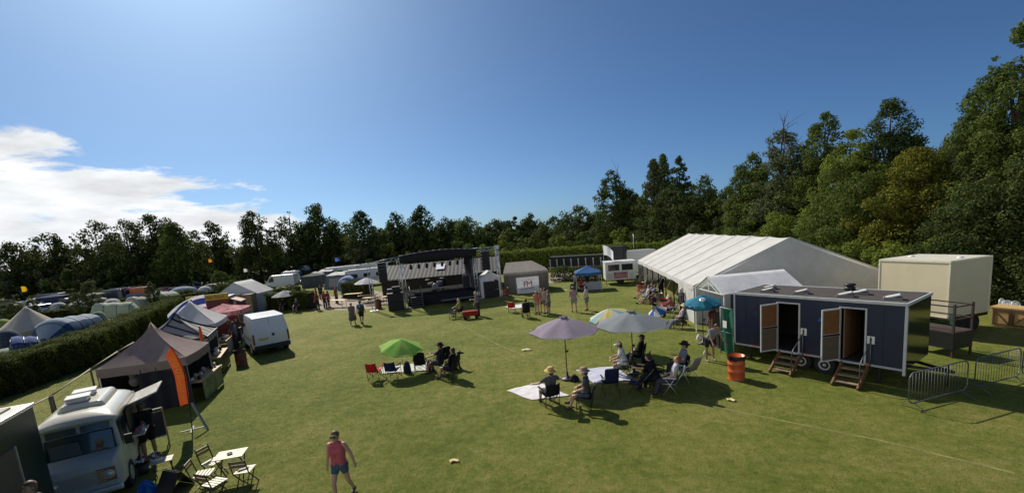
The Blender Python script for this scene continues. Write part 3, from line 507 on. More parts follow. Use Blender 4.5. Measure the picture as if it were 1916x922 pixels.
def parasol(label, loc, R_, hrim, htop, rgb, n=8, pole=.02, tilt=(0, 0), colors=None, base=True, valance=.035, name='parasol', vent=True, group=None, polec=None, trans=.3):
    t = thing(name, label, 'parasol', loc); mats = colors or [cloth('canopy_%d_%d_%d' % tuple(int(99 * x) for x in rgb), rgb, trans=trans, scale=2, bump=.1)]
    Mt = Matrix.Rotation(R(tilt[0]), 3, 'X') @ Matrix.Rotation(R(tilt[1]), 3, 'Y'); pv = Vector((0, 0, hrim))
    def tf(p): return pv + Mt @ (Vector(p) - pv)
    c = MB(); sub = 5
    for i in range(n):
        c.cur = i % len(mats); a0, a1 = 2 * math.pi * i / n, 2 * math.pi * (i + 1) / n
        def fn(a, b, a0=a0, a1=a1):
            rr = R_ * (.03 + .97 * b); e0 = Vector((math.cos(a0), math.sin(a0), 0)); e1 = Vector((math.cos(a1), math.sin(a1), 0)); d = e0.lerp(e1, a); sag = 4 * a * (1 - a)
            return tf((d.x * rr * (1 - .05 * sag * b), d.y * rr * (1 - .05 * sag * b), htop - (htop - hrim) * b ** 1.25 - .035 * R_ * sag * b * (1 - b)))
        c.grid(fn, 4, sub, True)
    c.build('canopy', mats, t)
    if valance:
        v_ = MB()
        for i in range(n):
            v_.cur = i % len(mats); a0, a1 = 2 * math.pi * i / n, 2 * math.pi * (i + 1) / n; p0 = Vector((math.cos(a0), math.sin(a0), 0)) * R_; p1 = Vector((math.cos(a1), math.sin(a1), 0)) * R_
            v_.add([tf(p0 + Vector((0, 0, hrim))), tf(p1 + Vector((0, 0, hrim))), tf(p1 * .99 + Vector((0, 0, hrim - valance))), tf(p0.lerp(p1, .5) * .95 + Vector((0, 0, hrim - valance * .9))), tf(p0 * .99 + Vector((0, 0, hrim - valance)))], [(0, 1, 2, 3, 4)])
        v_.build('valance', mats, t)
    if vent:
        v_ = MB(); v_.lathe([(.17 * R_ / 1.35, htop - .07), (.10 * R_ / 1.35, htop + .03), (.02, htop + .06)], n=n, smooth=False); v_.v = [tuple(tf(p)) for p in v_.v]; v_.build('vent', mats[0], t, thick=.01); v_ = MB(); [v_.ball(tf((.11 * R_ / 1.35 * math.cos(q), .11 * R_ / 1.35 * math.sin(q), htop + .03)), (.055, .055, .035), 8, 6) for q in (0.3, 1.5, 2.8, 4.0, 5.2)]; v_.build('vent_loops', mats[0], t)
    polec = polec or DARKST; s = MB(); s.tube((0, 0, 0), (0, 0, hrim - .05), pole); s.tube((0, 0, hrim - .05), tf((0, 0, htop + .05)), pole * .9); s.build('pole', polec, t)
    for i in range(n):
        a = 2 * math.pi * i / n; d = Vector((math.cos(a), math.sin(a), 0)); s = MB(); s.tube(tf(d * .03 + Vector((0, 0, htop - .06))), tf(d * R_ * .97 + Vector((0, 0, hrim - .005))), .008, n=5); s.tube(tf(d * R_ * .5 + Vector((0, 0, htop - (htop - hrim) * .5 - .03))), tf((0, 0, hrim - .05)), .006, n=5); s.build('rib', polec, t)
    if base: s = MB(); s.lathe([(.26, 0), (.26, .05), (.22, .075), (.06, .09), (.04, .30), (.02, .31)], n=20); s.build('base', BLACK, t); s = MB(); s.box((pole + .03, 0, 1.15), (.09, .05, .08)); s.tube((pole + .05, 0, 1.15), (pole + .14, 0, 1.22), .01); s.build('crank', BLACK, t)
    return t
def drum(label, loc, rgb, group=None, liner=True, h=.88, r=.29, name='oil_drum', rz=0):
    t = thing(name, label, 'bin', loc, rz, group); m = mat('drum_%d_%d_%d' % tuple(int(99 * x) for x in rgb), rgb, .42, .12, 5, dirt=.35)
    s = MB(); s.lathe([(r, 0), (r, .02), (r - .01, .04), (r - .01, .29), (r + .008, .305), (r - .01, .32), (r - .01, .57), (r + .008, .585), (r - .01, .60), (r - .01, h - .03), (r + .006, h - .02), (r + .006, h), (r - .015, h), (r - .02, h - .4), (.001, h - .4)], n=24, caps=False); s.build('barrel', m, t)
    if liner:
        rn = random.Random(len(label)); s = MB(); q = [rn.uniform(.75, 1.25) for _ in range(24)]
        s.grid(lambda a, b: ((r + .012 - .0 * b) * math.cos(a * 6.2832) * (1 + .02 * q[int(a * 23)]), (r + .012) * math.sin(a * 6.2832) * (1 + .02 * q[int(a * 23)]), h + .02 - b * .16 * q[int(a * 23.9) % 24 if a < 1 else 0]), 24, 3)
        s.grid(lambda a, b: ((r + .012 - .05 * b) * math.cos(a * 6.2832), (r + .012 - .05 * b) * math.sin(a * 6.2832), h + .02 - .35 * b), 24, 2); s.build('bin_liner', mat('bin_bag', (.015, .015, .017), .28, .1, 8, .6, 16), t)
    return t
def dome_tent(label, loc, rz, rx, ry, h, rgb, rgb2=None, group='dome and tunnel tents behind the hedge', n=20):
    t = thing('dome_tent', label, 'tent', loc, rz, group); m = cloth('nylon_%d_%d_%d' % tuple(int(99 * x) for x in rgb), rgb, trans=.25, scale=2, bump=.25, bscale=4)
    s = MB(); s.grid(lambda a, b: (rx * math.cos(a * 6.2832) * math.cos(b * 1.5707) ** .8, ry * math.sin(a * 6.2832) * math.cos(b * 1.5707) ** .8, h * math.sin(b * 1.5707)), n, 8); s.build('flysheet', m, t)
    for sg in (1, -1):
        s = MB(); pts = [(rx * 1.01 * math.cos(R(40) * sg) * math.cos(R(q)), ry * 1.01 * math.sin(R(40) * sg) * math.cos(R(q)), h * 1.015 * math.sin(R(abs(q))) if q <= 90 else h * 1.015 * math.sin(R(180 - q))) for q in range(0, 181, 15)]; s.path(pts, .018, 5); s.build('pole', BLACK, t)
    s = MB(); s.grid(lambda a, b: (rx * .93 * math.cos(R(-28 + 56 * a)) * math.cos(b * 1.2) ** .8 + .06, ry * math.sin(R(-28 + 56 * a)) * math.cos(b * 1.2) ** .8, h * .98 * math.sin(b * 1.2)), 6, 5); s.build('door', cloth('nylon2_%s' % label[:9], rgb2 or tuple(x * .45 for x in rgb), trans=.1), t); return t
def tunnel_tent(label, a, b, w0, h0, rgb, rgb2=None, hoops=4, taper=.75, group='dome and tunnel tents behind the hedge'):
    a = Vector((a[0], a[1], 0)); b = Vector((b[0], b[1], 0)); L = (b - a).length; t = thing('tunnel_tent', label, 'tent', a, yaw(a, b), group)
    m1 = cloth('nylon_%d_%d_%d' % tuple(int(99 * x) for x in rgb), rgb, trans=.25, scale=2, bump=.25, bscale=4); m2 = m1 if not rgb2 else cloth('nylon_%d_%d_%d' % tuple(int(99 * x) for x in rgb2), rgb2, trans=.25, scale=2, bump=.25, bscale=4)
    def sec(u): k = 1 - (1 - taper) * u; e = min(1.0, .25 + 5 * u) if u < .15 else 1.0; e2 = min(1.0, .2 + 5 * (1 - u)) if u > .84 else 1.0; return k * e, k * e2 * e
    def pt(u, v_): q, hh = sec(u); sg = math.sin(u * hoops * math.pi); an = math.pi * v_; return (L * u, w0 / 2 * q * math.cos(an), h0 * hh * (1 - .05 * sg * sg) * math.sin(an) ** .8)
    lo = MB(); lo.grid(lambda u, v_: pt(u, v_ * .25), 32, 4); lo.grid(lambda u, v_: pt(u, .75 + v_ * .25), 32, 4); lo.build('side_panel', m2, t)
    up = MB(); up.grid(lambda u, v_: pt(u, .25 + v_ * .5), 32, 6); up.build('flysheet', m1, t)
    for i in range(hoops):
        u = .12 + .72 * i / (hoops - 1); s = MB(); s.path([Vector(pt(u, q / 12)) + Vector((0, 0, .015)) for q in range(13)], .03, 5); s.build('hoop', BLACK, t)
    return t
def car(label, loc, rz, rgb, L=4.2, w_=1.75, h=1.45, group='cars and vans parked in the campsite', van=False):
    t = thing('parked_car' if not van else 'parked_van', label, 'car' if not van else 'van', loc, rz, group); m = mat('carpaint_%d_%d_%d' % tuple(int(99 * x) for x in rgb), rgb, .25, .03, coat=.6)
    a = L / 2
    prof = [(-a, .35), (-a, .8), (-a + .15, .92), (-a + .55, h - .05), (-a + .9, h), (.45, h), (1.05, .98), (a - .15, .82), (a, .65), (a, .35)] if not van else [(-a, .35), (-a, h - .1), (-a + .1, h), (a - 1.5, h), (a - 1.2, h - .08), (a - .55, 1.15), (a - .1, .95), (a, .75), (a, .35)]
    s = MB(); s.prism([(p[0], p[1]) for p in prof], 'y', -w_ / 2, w_ / 2); s.build('body', m, t, .06)
    g_ = MB()
    if not van:
        for sd in (1, -1): y = sd * (w_ / 2 + .004); g_.add([(-a + .45, y, .95), (.95, y, .97), (.42, y, h - .1), (-a + .85, y, h - .1)], [(0, 1, 2, 3)])
        g_.build('side_window', GLASS, t); g_ = MB(); g_.add([(1.03, -.72, 1.02), (1.03, .72, 1.02), (.50, .62, h - .03), (.50, -.62, h - .03)], [(0, 1, 2, 3)]); g_.v = [(x + .02, y, z + .015) for x, y, z in g_.v]; g_.build('windscreen', GLASS, t)
        g_ = MB(); g_.add([(-a + .17, -.7, .97), (-a + .17, .7, .97), (-a + .53, .62, h - .1), (-a + .53, -.62, h - .1)], [(0, 1, 2, 3)]); g_.v = [(x - .03, y, z + .02) for x, y, z in g_.v]; g_.build('rear_window', GLASS, t)
    else:
        g_.add([(a - .60, -.8, 1.2), (a - .60, .8, 1.2), (a - 1.15, .75, h - .2), (a - 1.15, -.75, h - .2)], [(0, 1, 2, 3)]); g_.v = [(x + .05, y, z + .02) for x, y, z in g_.v]; g_.build('windscreen', GLASS, t)
        g_ = MB()
        for sd in (1, -1): y = sd * (w_ / 2 + .004); g_.add([(a - 1.7, y, 1.2), (a - .8, y, 1.2), (a - 1.2, y, h - .3), (a - 1.7, y, h - .3)], [(0, 1, 2, 3)])
        g_.build('side_window', GLASS, t)
    for sx in (a * .62, -a * .62):
        for sd in (1, -1): s = MB(); s.tube((sx, sd * (w_ / 2 - .2), .31), (sx, sd * (w_ / 2 + .01), .31), .31, n=16); wl = s.build('wheel', RUBBER, t); s = MB(); s.tube((sx, sd * (w_ / 2 + .0), .31), (sx, sd * (w_ / 2 + .02), .31), .18, n=12); s.build('rim', ALU, wl)
    s = MB()
    for sd in (1, -1): s.box((a - .03, sd * .6, .68), (.1, .3, .14))
    s.build('headlights', mat('headlight_glass', (.7, .7, .68), .15), t, .02)
    s = MB(); s.box((a + .0, 0, .45), (.16, w_ * .96, .2)); s.box((-a, 0, .45), (.16, w_ * .96, .2)); s.build('bumper', BLACK, t, .04); return t
def caravan(label, loc, rz, L=5.6, w_=2.2, h=2.55, rgb=(.72, .72, .70), group='caravans and motorhomes parked beyond the stage', name='caravan'):
    t = thing(name, label, 'caravan', loc, rz, group); a = L / 2; m = mat('caravan_%d' % int(99 * rgb[0]), rgb, .35, .04, 2, dirt=.2)
    s = MB(); s.prism([(-a, .55), (-a - .05, 1.2), (-a + .25, h - .12), (-a + .6, h), (a - .6, h), (a - .2, h - .15), (a + .1, 1.3), (a + .05, .55)], 'y', -w_ / 2, w_ / 2); s.build('body', m, t, .09, seg=3)
    for x in (-a * .55, 0.0, a * .55):
        for sd in (1, -1): s = MB(); s.box((x, sd * (w_ / 2 + .005), 1.65), (.95, .02, .55)); s.build('window', GLASS, t, .05)
    s = MB(); s.box((a - .03, 0, 1.72), (.05, 1.5, .5), ry=-.38); s.build('front_window', GLASS, t, .03)
    for x in (-a * .4, a * .35): s = MB(); s.box((x, 0, h + .05), (.5, .5, .10)); s.build('roof_vent', WHITE, t, .02)
    s = MB(); s.box((0, w_ / 2 + .006, 1.15), (L * .95, .012, .07)); s.box((0, -w_ / 2 - .006, 1.15), (L * .95, .012, .07)); s.build('stripe', mat('grey_stripe', (.15, .18, .25), .4), t)
    for sd in (1, -1): s = MB(); s.tube((-.1, sd * (w_ / 2 - .22), .33), (-.1, sd * (w_ / 2 - .02), .33), .33, n=16); s.build('wheel', RUBBER, t)
    s = MB(); s.bar((a, .5, .5), (a + 1.2, 0, .45), .07); s.bar((a, -.5, .5), (a + 1.2, 0, .45), .07); s.tube((a + 1.1, 0, .0), (a + 1.1, 0, .5), .03); s.build('drawbar', DARKST, t); return t
def trestle(label, loc, rz, L=2.0, wd=.6, h=.75, m=None, group='beer tables by the gravel', cat='table', name='trestle_table'):
    t = thing(name, label, cat, loc, rz, group); s = MB(); s.box((0, 0, h), (L, wd, .03)); s.build('tabletop', m or mat('beech_top', (.62, .40, .18), .45, .15, 10), t, .006)
    for sx in (1, -1):
        s = MB(); x = sx * (L / 2 - .3)
        for sy in (1, -1): s.bar((x, sy * wd * .42, 0), (x, sy * wd * .42, h - .02), .03)
        s.bar((x, -wd * .42, .05), (x, wd * .42, .05), .03); s.bar((x, 0, .25), (x - sx * .35, 0, h - .02), .02); s.build('leg', DARKST, t)
    return t
def gazebo(label, c, rz, wx, wy, eave, peak, rgb, group=None, legs=True, val=.28, walls=(), wallc=None, trans=.2, name='gazebo', sag=.22, mats_=None):
    t = thing(name, label, 'gazebo', (c[0], c[1], 0), rz, group); m = mats_ or cloth('canvas_%d_%d_%d' % tuple(int(99 * x) for x in rgb), rgb, trans=trans, scale=2.5, bump=.45, bscale=2.6)
    cs = [(-wx / 2, -wy / 2), (wx / 2, -wy / 2), (wx / 2, wy / 2), (-wx / 2, wy / 2)]; s = MB()
    for i in range(4):
        p, q = Vector((*cs[i], 0)), Vector((*cs[(i + 1) % 4], 0))
        def fn(a, b, p=p, q=q): r_ = p.lerp(q, a) * b; w_ = .025 * math.sin(a * 23 + i) * b * (1 - b) * 2; return (r_.x, r_.y, peak - (peak - eave) * (b ** (1 - sag * 1.0) if b > 0 else 0) + w_ - .05 * math.sin(math.pi * a) * b)
        s.grid(fn, 10, 10)
    s.build('roof', m, t)
    s = MB()
    for i in range(4): p, q = Vector((*cs[i], 0)), Vector((*cs[(i + 1) % 4], 0)); s.grid(lambda a, b, p=p, q=q: ((p.lerp(q, a) * 1.004).x, (p.lerp(q, a) * 1.004).y, eave - .05 * math.sin(math.pi * a) - val * b - .012 * math.sin(a * 18) * b), 12, 2)
    s.build('valance', m, t)
    if legs:
        for x, y in cs: s = MB(); s.bar((x * .97, y * .97, 0), (x * .97, y * .97, eave), .045); s.build('leg', ALU, t)
        s = MB()
        for i in range(4):
            p, q = cs[i], cs[(i + 1) % 4]; a_, b_ = Vector((p[0] * .97, p[1] * .97, eave - .05)), Vector((q[0] * .97, q[1] * .97, eave - .05)); md = (a_ + b_) / 2
            s.bar(a_ - Vector((0, 0, .3)), md, .02); s.bar(b_ - Vector((0, 0, .3)), md, .02)
        s.build('truss', ALU, t)
    for (i, u0, u1, z0, z1) in walls:
        p, q = Vector((*cs[i], 0)) * .985, Vector((*cs[(i + 1) % 4], 0)) * .985; nn = Vector(((q - p).y, -(q - p).x, 0)).normalized()
        s = MB(); s.grid(lambda a, b: tuple(p.lerp(q, u0 + (u1 - u0) * a) + nn * .03 * math.sin(a * 20) + Vector((0, 0, z0 + (z1 - z0) * b))), 24, 2); s.build('side_wall', wallc or m, t)
    return t
def feather_flag(label, loc, rz, h, wd, words, rgb=(.55, .03, .02), bend=.5, leanv=(0, 0)):
    t = thing('feather_flag', label, 'flag', loc, rz); lx, ly = leanv
    def pole(u): return Vector((-bend * max(0, u - .62) ** 1.6 * 2.6 * wd / .55 + lx * u, ly * u, h * u * (1 - .04 * u * u)))
    s = MB(); s.path([pole(i / 14) for i in range(15)], .018, 6); s.build('pole', BLACK, t)
    m = cloth('flagcloth_%d' % int(rgb[1] * 100), rgb, trans=.35, scale=3)
    def fn(a, b):
        u = .30 + .70 * b; p = pole(u); wv = wd * min(1.0, (1 - b) * 6 + .10) * (.8 + .2 * b)
        return (p.x - wv * a + .02, p.y + .05 * math.sin(a * 3 + b * 6), p.z - .10 * wd * a)
    s = MB(); s.grid(fn, 5, 22); s.build('cloth', m, t)
    rn = random.Random(5); k = len(words); 
    for sd in (-1, 1):
        M_ = [fn(.5, .85 - .72 * (i + .5) / k) for i in range(k)]
    tt = []
    for i, ch in enumerate(words):
        b = .84 - .74 * (i + .5) / k
        if ch == ' ': continue
        p = Vector(fn(.5, b)); text('letter', ch, wd * .62, YELLOW, t, face_M(p + Vector((0, -.055, 0)), (1, 0, 0), (0, 0, 1)) @ Matrix.Scale(1, 4), .003)
    s = MB(); s.box((0, 0, .01), (.7, .07, .02)); s.box((0, 0, .012), (.07, .7, .02)); s.build('base', DARKST, t); return t
def flag_on_pole(label, loc, h, w_, hh, mats_, rz=0, wave=.18, droop=.25, name='flag', pole=True, stripes=1):
    t = thing(name, label, 'flag', loc, rz)
    s = MB(); s.tube((0, 0, 0), (0, 0, h), .022, .014); s.build('pole', ALU, t); s = MB()
    for i in range(stripes):
        s.cur = i; s.grid(lambda a, b: (w_ * a, wave * math.sin(a * 6) * a, h - .05 - hh * (i + b) / stripes - droop * a * a * hh), 14, 3)
    s.build('cloth', mats_, t); return t
# ================================================================== layout
# ---- hedges and fence on the left
hedge('long clipped hedge running along the left side behind the food stalls', [(-25.0, 14), (-26.4, 21.4), (-27.4, 27.5), (-31.6, 36), (-38.6, 50.0)], 1.9, 1.85, 0.10, 2.2, seed=1)
hedge('long low hedge row behind the bell tent in the campsite', [(-75, 52), (-58, 57), (-47, 66), (-44, 74)], 1.3, 1.15, 0.2, 1.8, seed=2)
hedge('farther low hedge row in front of the parked cars in the campsite', [(-90, 62), (-66, 66), (-55, 76)], 1.2, 1.0, 0.22, 1.8, seed=3)
hedge('square-cut dark hedge between the white gable tent and the gravel', [P(508, 580), P(586, 577)], 1.3, 1.85, 0.15, 2.3, seed=4)
hedge('short dark hedge block beside the white parasol and beer tables', [P(648, 556), P(692, 556)], 1.4, 1.85, 0.16, 2.3, seed=5)
hedge('wild green hedge bank behind the black timber screen', [(-8, 72), (6, 66), (16, 60), (24, 52)], 3.0, 3.2, 0.28, 1.9, seed=6, lf='bright')
hedge('low hedge strip behind the white box van', [P(470, 556), P(562, 547)], 1.2, 0.9, 0.2, 1.9, seed=7)
hedge('shaded hedge along the foot of the right bank behind the cream trailer', [(30, 33), (27, 24), (26, 17.5), (27, 12)], 2.4, 2.6, 0.16, 2.0, seed=8, lf='dark')
t = thing('rail_fence', 'low post and wire fence with a single pole rail in front of the long hedge', 'fence', P(169, 690, 1.0) * 1.0)
o0 = Vector(t.location); o0.z = 0; t.location.z = 0
fp = [P(20, 778, 1.0), P(92, 742, 1.0), P(169, 690, 1.0), P(220, 657, 1.0), P(250, 640, 1.0)]
for q in fp:
    for dx in (0.0, .12) if q is fp[1] else (0.0,): s = MB(); s.tube((q.x - o0.x + dx, q.y - o0.y, 0), (q.x - o0.x + dx, q.y - o0.y, 1.04), .045, n=8); s.build('post', mat('weathered_post', (.16, .13, .10), .8, .3), t)
s = MB(); s.path([q - o0 for q in fp], .03, 6); s.build('rail', mat('pale_pole', (.34, .29, .20), .7, .3), t)
s = MB()
for i in range(len(fp) - 1):
    for z in (.3, .6): s.tube(fp[i] - o0 - Vector((0, 0, z)), fp[i + 1] - o0 - Vector((0, 0, z)), .005, n=4)
s.build('wire', STEEL, t)
# ---- big white marquee
MA, MF = P(1299, 606), P(1195, 527); ML = (MF - MA).length; t = thing('marquee', 'large white frame marquee with a pitched roof and one open side', 'marquee', MA, yaw(MA, MF) - R(90))
MW, EV, RG = 10.0, 2.18, 4.45; CAN = cloth('marquee_canvas', (.55, .545, .525), trans=.11, scale=1.2, bump=.12, bscale=1.6, dirt=.2); NB = 8; bl = ML / NB
for i in range(NB):
    s = MB()
    for x0, x1, z0, z1 in ((0, MW / 2, EV, RG), (MW / 2, MW, RG, EV)): s.grid(lambda a, b: (x0 + (x1 - x0) * a, bl * (i + b), z0 + (z1 - z0) * a - .05 * math.sin(math.pi * b) - .02 * math.sin(a * 7 + i * 2.1) * math.sin(math.pi * b)), 8, 6)
    s.build('roof_panel', CAN, t)
s = MB()
for i in range(NB + 1):
    for x0, x1, z0, z1 in ((0, MW / 2, EV, RG), (MW / 2, MW, RG, EV)): s.bar((x0, bl * i, z0 + .012), (x1, bl * i, z1 + .012), .045, .02)
s.build('roof_seam', mat('seam_strip', (.36, .36, .35), .6), t)
s = MB(); s.grid(lambda a, b: (-.012, ML * a, EV + .01 - (.26 + .05 * math.sin(a * NB * math.pi) ** 2) * b), 48, 2); s.build('valance', CAN, t)
s = MB(); s.add([(0, -.01, EV), (MW / 2, -.01, RG), (MW, -.01, EV), (MW, -.01, 0), (0, -.01, 0)], [(0, 1, 2, 3, 4)]); s.build('gable_wall', CAN, t)
s = MB(); s.add([(0, ML, EV), (MW / 2, ML, RG), (MW, ML, EV), (MW, ML, 0), (0, ML, 0)], [(0, 1, 2, 3, 4)]); s.build('gable_wall', CAN, t)
s = MB(); s.grid(lambda a, b: (MW + .03 * math.sin(a * 90), ML * a, EV * b), 100, 2); s.build('side_wall', CAN, t)
s = MB(); s.grid(lambda a, b: (.03 * math.sin(a * 12), .0 + bl * 1.35 * a, EV * b), 14, 2); s.build('side_wall', CAN, t)
s = MB(); s.grid(lambda a, b: (.02 * math.sin(a * 12), ML - 1.0 * a, EV * b), 8, 2); s.build('side_wall', CAN, t)
s = MB(); s.grid(lambda a, b: (.25 + .10 * math.sin(a * 30), bl * (5.0 + 2.6 * a) , EV * b), 40, 2); s.v = [(x + 4.2, y, z) for x, y, z in s.v]; s.build('inner_curtain', CAN, t)
for i in range(NB + 1):
    s = MB(); s.bar((.06, bl * i, 0), (.06, bl * i, EV - .02), .08, .11); s.bar((MW - .06, bl * i, 0), (MW - .06, bl * i, EV - .02), .08, .11); s.bar((.06, bl * i, EV - .08), (MW / 2, bl * i, RG - .1), .06, .09); s.bar((MW / 2, bl * i, RG - .1), (MW - .06, bl * i, EV - .08), .06, .09); s.build('frame_rib', DARKST if 0 < i else ALU, t)
for (u, vv) in ((1.0, 3), (1.9, 5), (2.9, 4.2), (3.8, 5.5)):
    p = t.matrix_basis @ Vector((vv, bl * u * 1.6, 0)); trestle('trestle table standing %s inside the open marquee' % ('nearest the gable end', 'second from the gable end', 'third from the gable end', 'farthest')[int(u) - 1] if u >= 1 else '', (p.x, p.y, 0), t.rotation_euler.z + 1.57, group='tables inside the marquee')
MT = t
s = MB()
for i in range(NB + 1): s.tube((.0, bl * i, EV - .05), (-1.1, bl * i, .02), .008, n=5); s.tube((-1.1, bl * i, 0), (-1.12, bl * i, .22), .014, n=6)
s.build('guy_ropes', mat('rope', (.45, .44, .40), .8), t)
# ---- blue toilet trailer
A_, B_ = P(1376, 669), P(1690, 729); L = (B_ - A_).length; tz = yaw(A_, B_); t = thing('toilet_trailer', 'dark blue toilet trailer with two open doors and wooden steps', 'trailer', A_, tz); TT = t
W_, Z0, Z1 = 2.35, .62, 2.72; NAVY = mat('navy_panel', (.010, .017, .050), .38, .14, 1.5, coat=.15, dirt=.16); BLK = mat('black_gloss_panel', (.010, .012, .012), .12, .1, spec=.6); DKI = mat('dark_interior', (.05, .045, .04), .7); TRIM = mat('white_trim', (.50, .51, .52), .45, .08, dirt=.3)
ex, ey = Vector((math.cos(tz), math.sin(tz), 0)), Vector((-math.sin(tz), math.cos(tz), 0))
def along(px, z):
    lo, hi = 0., L
    for _ in range(40):
        m_ = (lo + hi) / 2; q = A_ + ex * m_; q.z = z
        if proj(q)[0] < px: lo = m_
        else: hi = m_
    return lo
D = [(along(1456, 1.7), along(1495, 1.7)), (along(1573, 1.7), along(1619, 1.7))]; dz0, dz1 = .66, 2.48
xs = [0, D[0][0], D[0][1], D[1][0], D[1][1], L]; s = MB()
for i in (0, 2, 4): s.box(((xs[i] + xs[i + 1]) / 2, .02, (Z0 + Z1) / 2), (xs[i + 1] - xs[i], .04, Z1 - Z0))
for a, b in D: s.box(((a + b) / 2, .02, (dz1 + Z1) / 2), (b - a - .002, .04, Z1 - dz1)); s.box(((a + b) / 2, .02, (Z0 + dz0) / 2), (b - a - .002, .04, dz0 - Z0))
s.box((.02, W_ / 2 + .02, (Z0 + Z1) / 2), (.04, W_ - .04, Z1 - Z0)); s.box((L / 2, W_ + .02, (Z0 + Z1) / 2), (L, .04, Z1 - Z0)); s.build('body', NAVY, t)
s = MB(); s.box((L - .02, W_ / 2 + .02, (Z0 + Z1) / 2), (.04, W_ - .045, Z1 - Z0 - .004)); s.build('end_panel', BLK, t)
s = MB(); s.box((L / 2, W_ / 2 + .02, Z1 + .02), (L - .12, W_ - .1, .05)); s.build('roof', mat('dark_roof_felt', (.055, .045, .040), .9, .25, 3, .3), t)
s = MB(); s.box((L / 2, -.01, Z1 + .01), (L + .06, .07, .10)); s.box((L / 2, W_ + .05, Z1 + .01), (L + .06, .07, .10)); s.box((-.01, W_ / 2 + .02, Z1 + .01), (.06, W_ - .02, .095)); s.box((L + .01, W_ / 2 + .02, Z1 + .01), (.06, W_ - .02, .095)); s.build('roof_trim', TRIM, t, .01)
s = MB(); s.box((L + .002, -.015, (Z0 + Z1) / 2 - .1), (.07, .07, Z1 - Z0 + .1)); s.build('corner_trim', TRIM, t); s = MB(); s.box((-.002, -.015, (Z0 + Z1) / 2), (.05, .06, Z1 - Z0 - .1)); s.build('corner_trim', TRIM, t)
for a, b in ((0.03, D[0][0] - .03), (D[0][1] + .03, D[1][0] - .03), (D[1][1] + .03, L - .04)): s = MB(); s.box(((a + b) / 2, -.02, Z0 + .02), (b - a, .05, .065)); s.build('skirt_trim', mat('dull_trim', (.40, .41, .42), .5, .1, dirt=.4), t)
s = MB(); s.box((L / 2, W_ / 2 + .02, Z0 + .005), (L - .1, W_ - .1, .06)); s.build('floor', DKI, t)
s = MB(); s.box(((xs[2] + xs[3]) / 2, W_ / 2, 1.7), (.04, W_ - .12, 2.0)); s.box((xs[3] + .5 * (xs[4] - xs[3]) - .28, .80, 1.7), (.04, 1.4, 2.0)); s.build('partition', mat('brown_partition', (.20, .105, .05), .5, .15, 4), t); s = MB(); s.box((L / 2, W_ - .06, 1.7), (L - .2, .03, 2.0)); s.build('lining', mat('dark_lining', (.03, .025, .02), .8), t)
for i, (a, b) in enumerate(D):
    f_ = MB()
    f_.box((a - .02, -.012, (dz0 + dz1) / 2), (.045, .07, dz1 - dz0)); f_.box((b + .02, -.012, (dz0 + dz1) / 2), (.045, .07, dz1 - dz0)); f_.box(((a + b) / 2, -.014, dz1 + .02), (b - a + .09, .07, .045)); f_.box(((a + b) / 2, -.04, dz0 - .02), (b - a + .04, .12, .05)); f_.build('door_frame', TRIM, t)
    an = R(-112 if i == 0 else -116); dw = b - a; c, sn = math.cos(an), math.sin(an); h0 = Vector((a - .01, -.06, 0)); Md = Matrix.Rotation(an, 3, 'Z')
    d = MB(); d.box(h0 + Md @ Vector((dw / 2, 0, 0)) + Vector((0, 0, (dz0 + dz1) / 2)), (dw, .035, dz1 - dz0), M=Md); dd = d.build('door', TRIM, t)
    for (q0, q1, mm, nm) in ((1.62, dz1 - .05, mat('door_wood', (.19, .080, .028), .45, .2, 5), 'upper_lining'), (dz0 + .05, 1.52, mat('door_lining', (.115, .085, .060), .5, .15, 5), 'lower_lining')):
        d = MB()
        for sd in (1, -1): d.box(h0 + Md @ Vector((dw / 2, sd * .021, 0)) + Vector((0, 0, (q0 + q1) / 2)), (dw - .08, .008, q1 - q0), M=Md)
        d.build(nm, mm, dd)
    d = MB(); d.box(h0 + Md @ Vector((dw / 2, .035, 1.57)), (dw * .9, .03, .06), M=Md); d.build('push_bar', BLACK, dd); d = MB(); d.ball(h0 + Md @ Vector((dw * .9, -.05, 1.5)), .03, 8, 6); d.build('handle', STEEL, dd)
    # wooden steps, loose in front of each door
    q = A_ + ex * ((a + b) / 2 + .12) - ey * .10; st = thing('wooden_steps', 'wooden steps with one metal handrail under the %s door of the blue toilet trailer' % ('left' if i == 0 else 'right'), 'steps', q, tz, 'steps at the toilet trailer')
    for sd in (1, -1): w2 = MB(); w2.bar((sd * .36, 0, .60), (sd * .36, -.82, .02), .05, .16); w2.build('stringer', mat('stained_wood', (.19, .085, .035), .6, .3, 8), st)
    for k_ in range(3): w2 = MB(); w2.box((0, -.10 - .25 * k_, .47 - .17 * k_), (.68, .24, .035)); w2.build('tread', mat('worn_tread', (.30, .21, .13), .7, .35, 8), st)
    w2 = MB(); w2.path([(.40, -.80, 0), (.40, -.80, .85), (.40, -.62, 1.02), (.40, .02, 1.42), (.40, .04, .62)], .018); w2.build('handrail', STEEL, st)
    sg = b + .16; w2 = MB(); w2.box((sg, -.012, 1.48), (.20, .012, .26)); sgo = w2.build('sign', WHITE, t); w2 = MB(); w2.ball((sg, -.022, 1.565), (.022, .004, .022), 10, 6); w2.box((sg, -.022, 1.495), (.055, .006, .09)); w2.box((sg - .015, -.022, 1.41), (.02, .006, .09)); w2.box((sg + .015, -.022, 1.41), (.02, .006, .09)); w2.build('pictogram', BLACK, sgo)
s = MB()
for q_ in (.45, .9, (xs[2] + xs[3]) / 2 + .32, L - .55, L - 1.05): s.box((q_, -.002, (Z0 + Z1) / 2), (.012, .006, Z1 - Z0 - .1))
s.build('panel_seam', mat('seam_navy', (.004, .006, .016), .6), t)
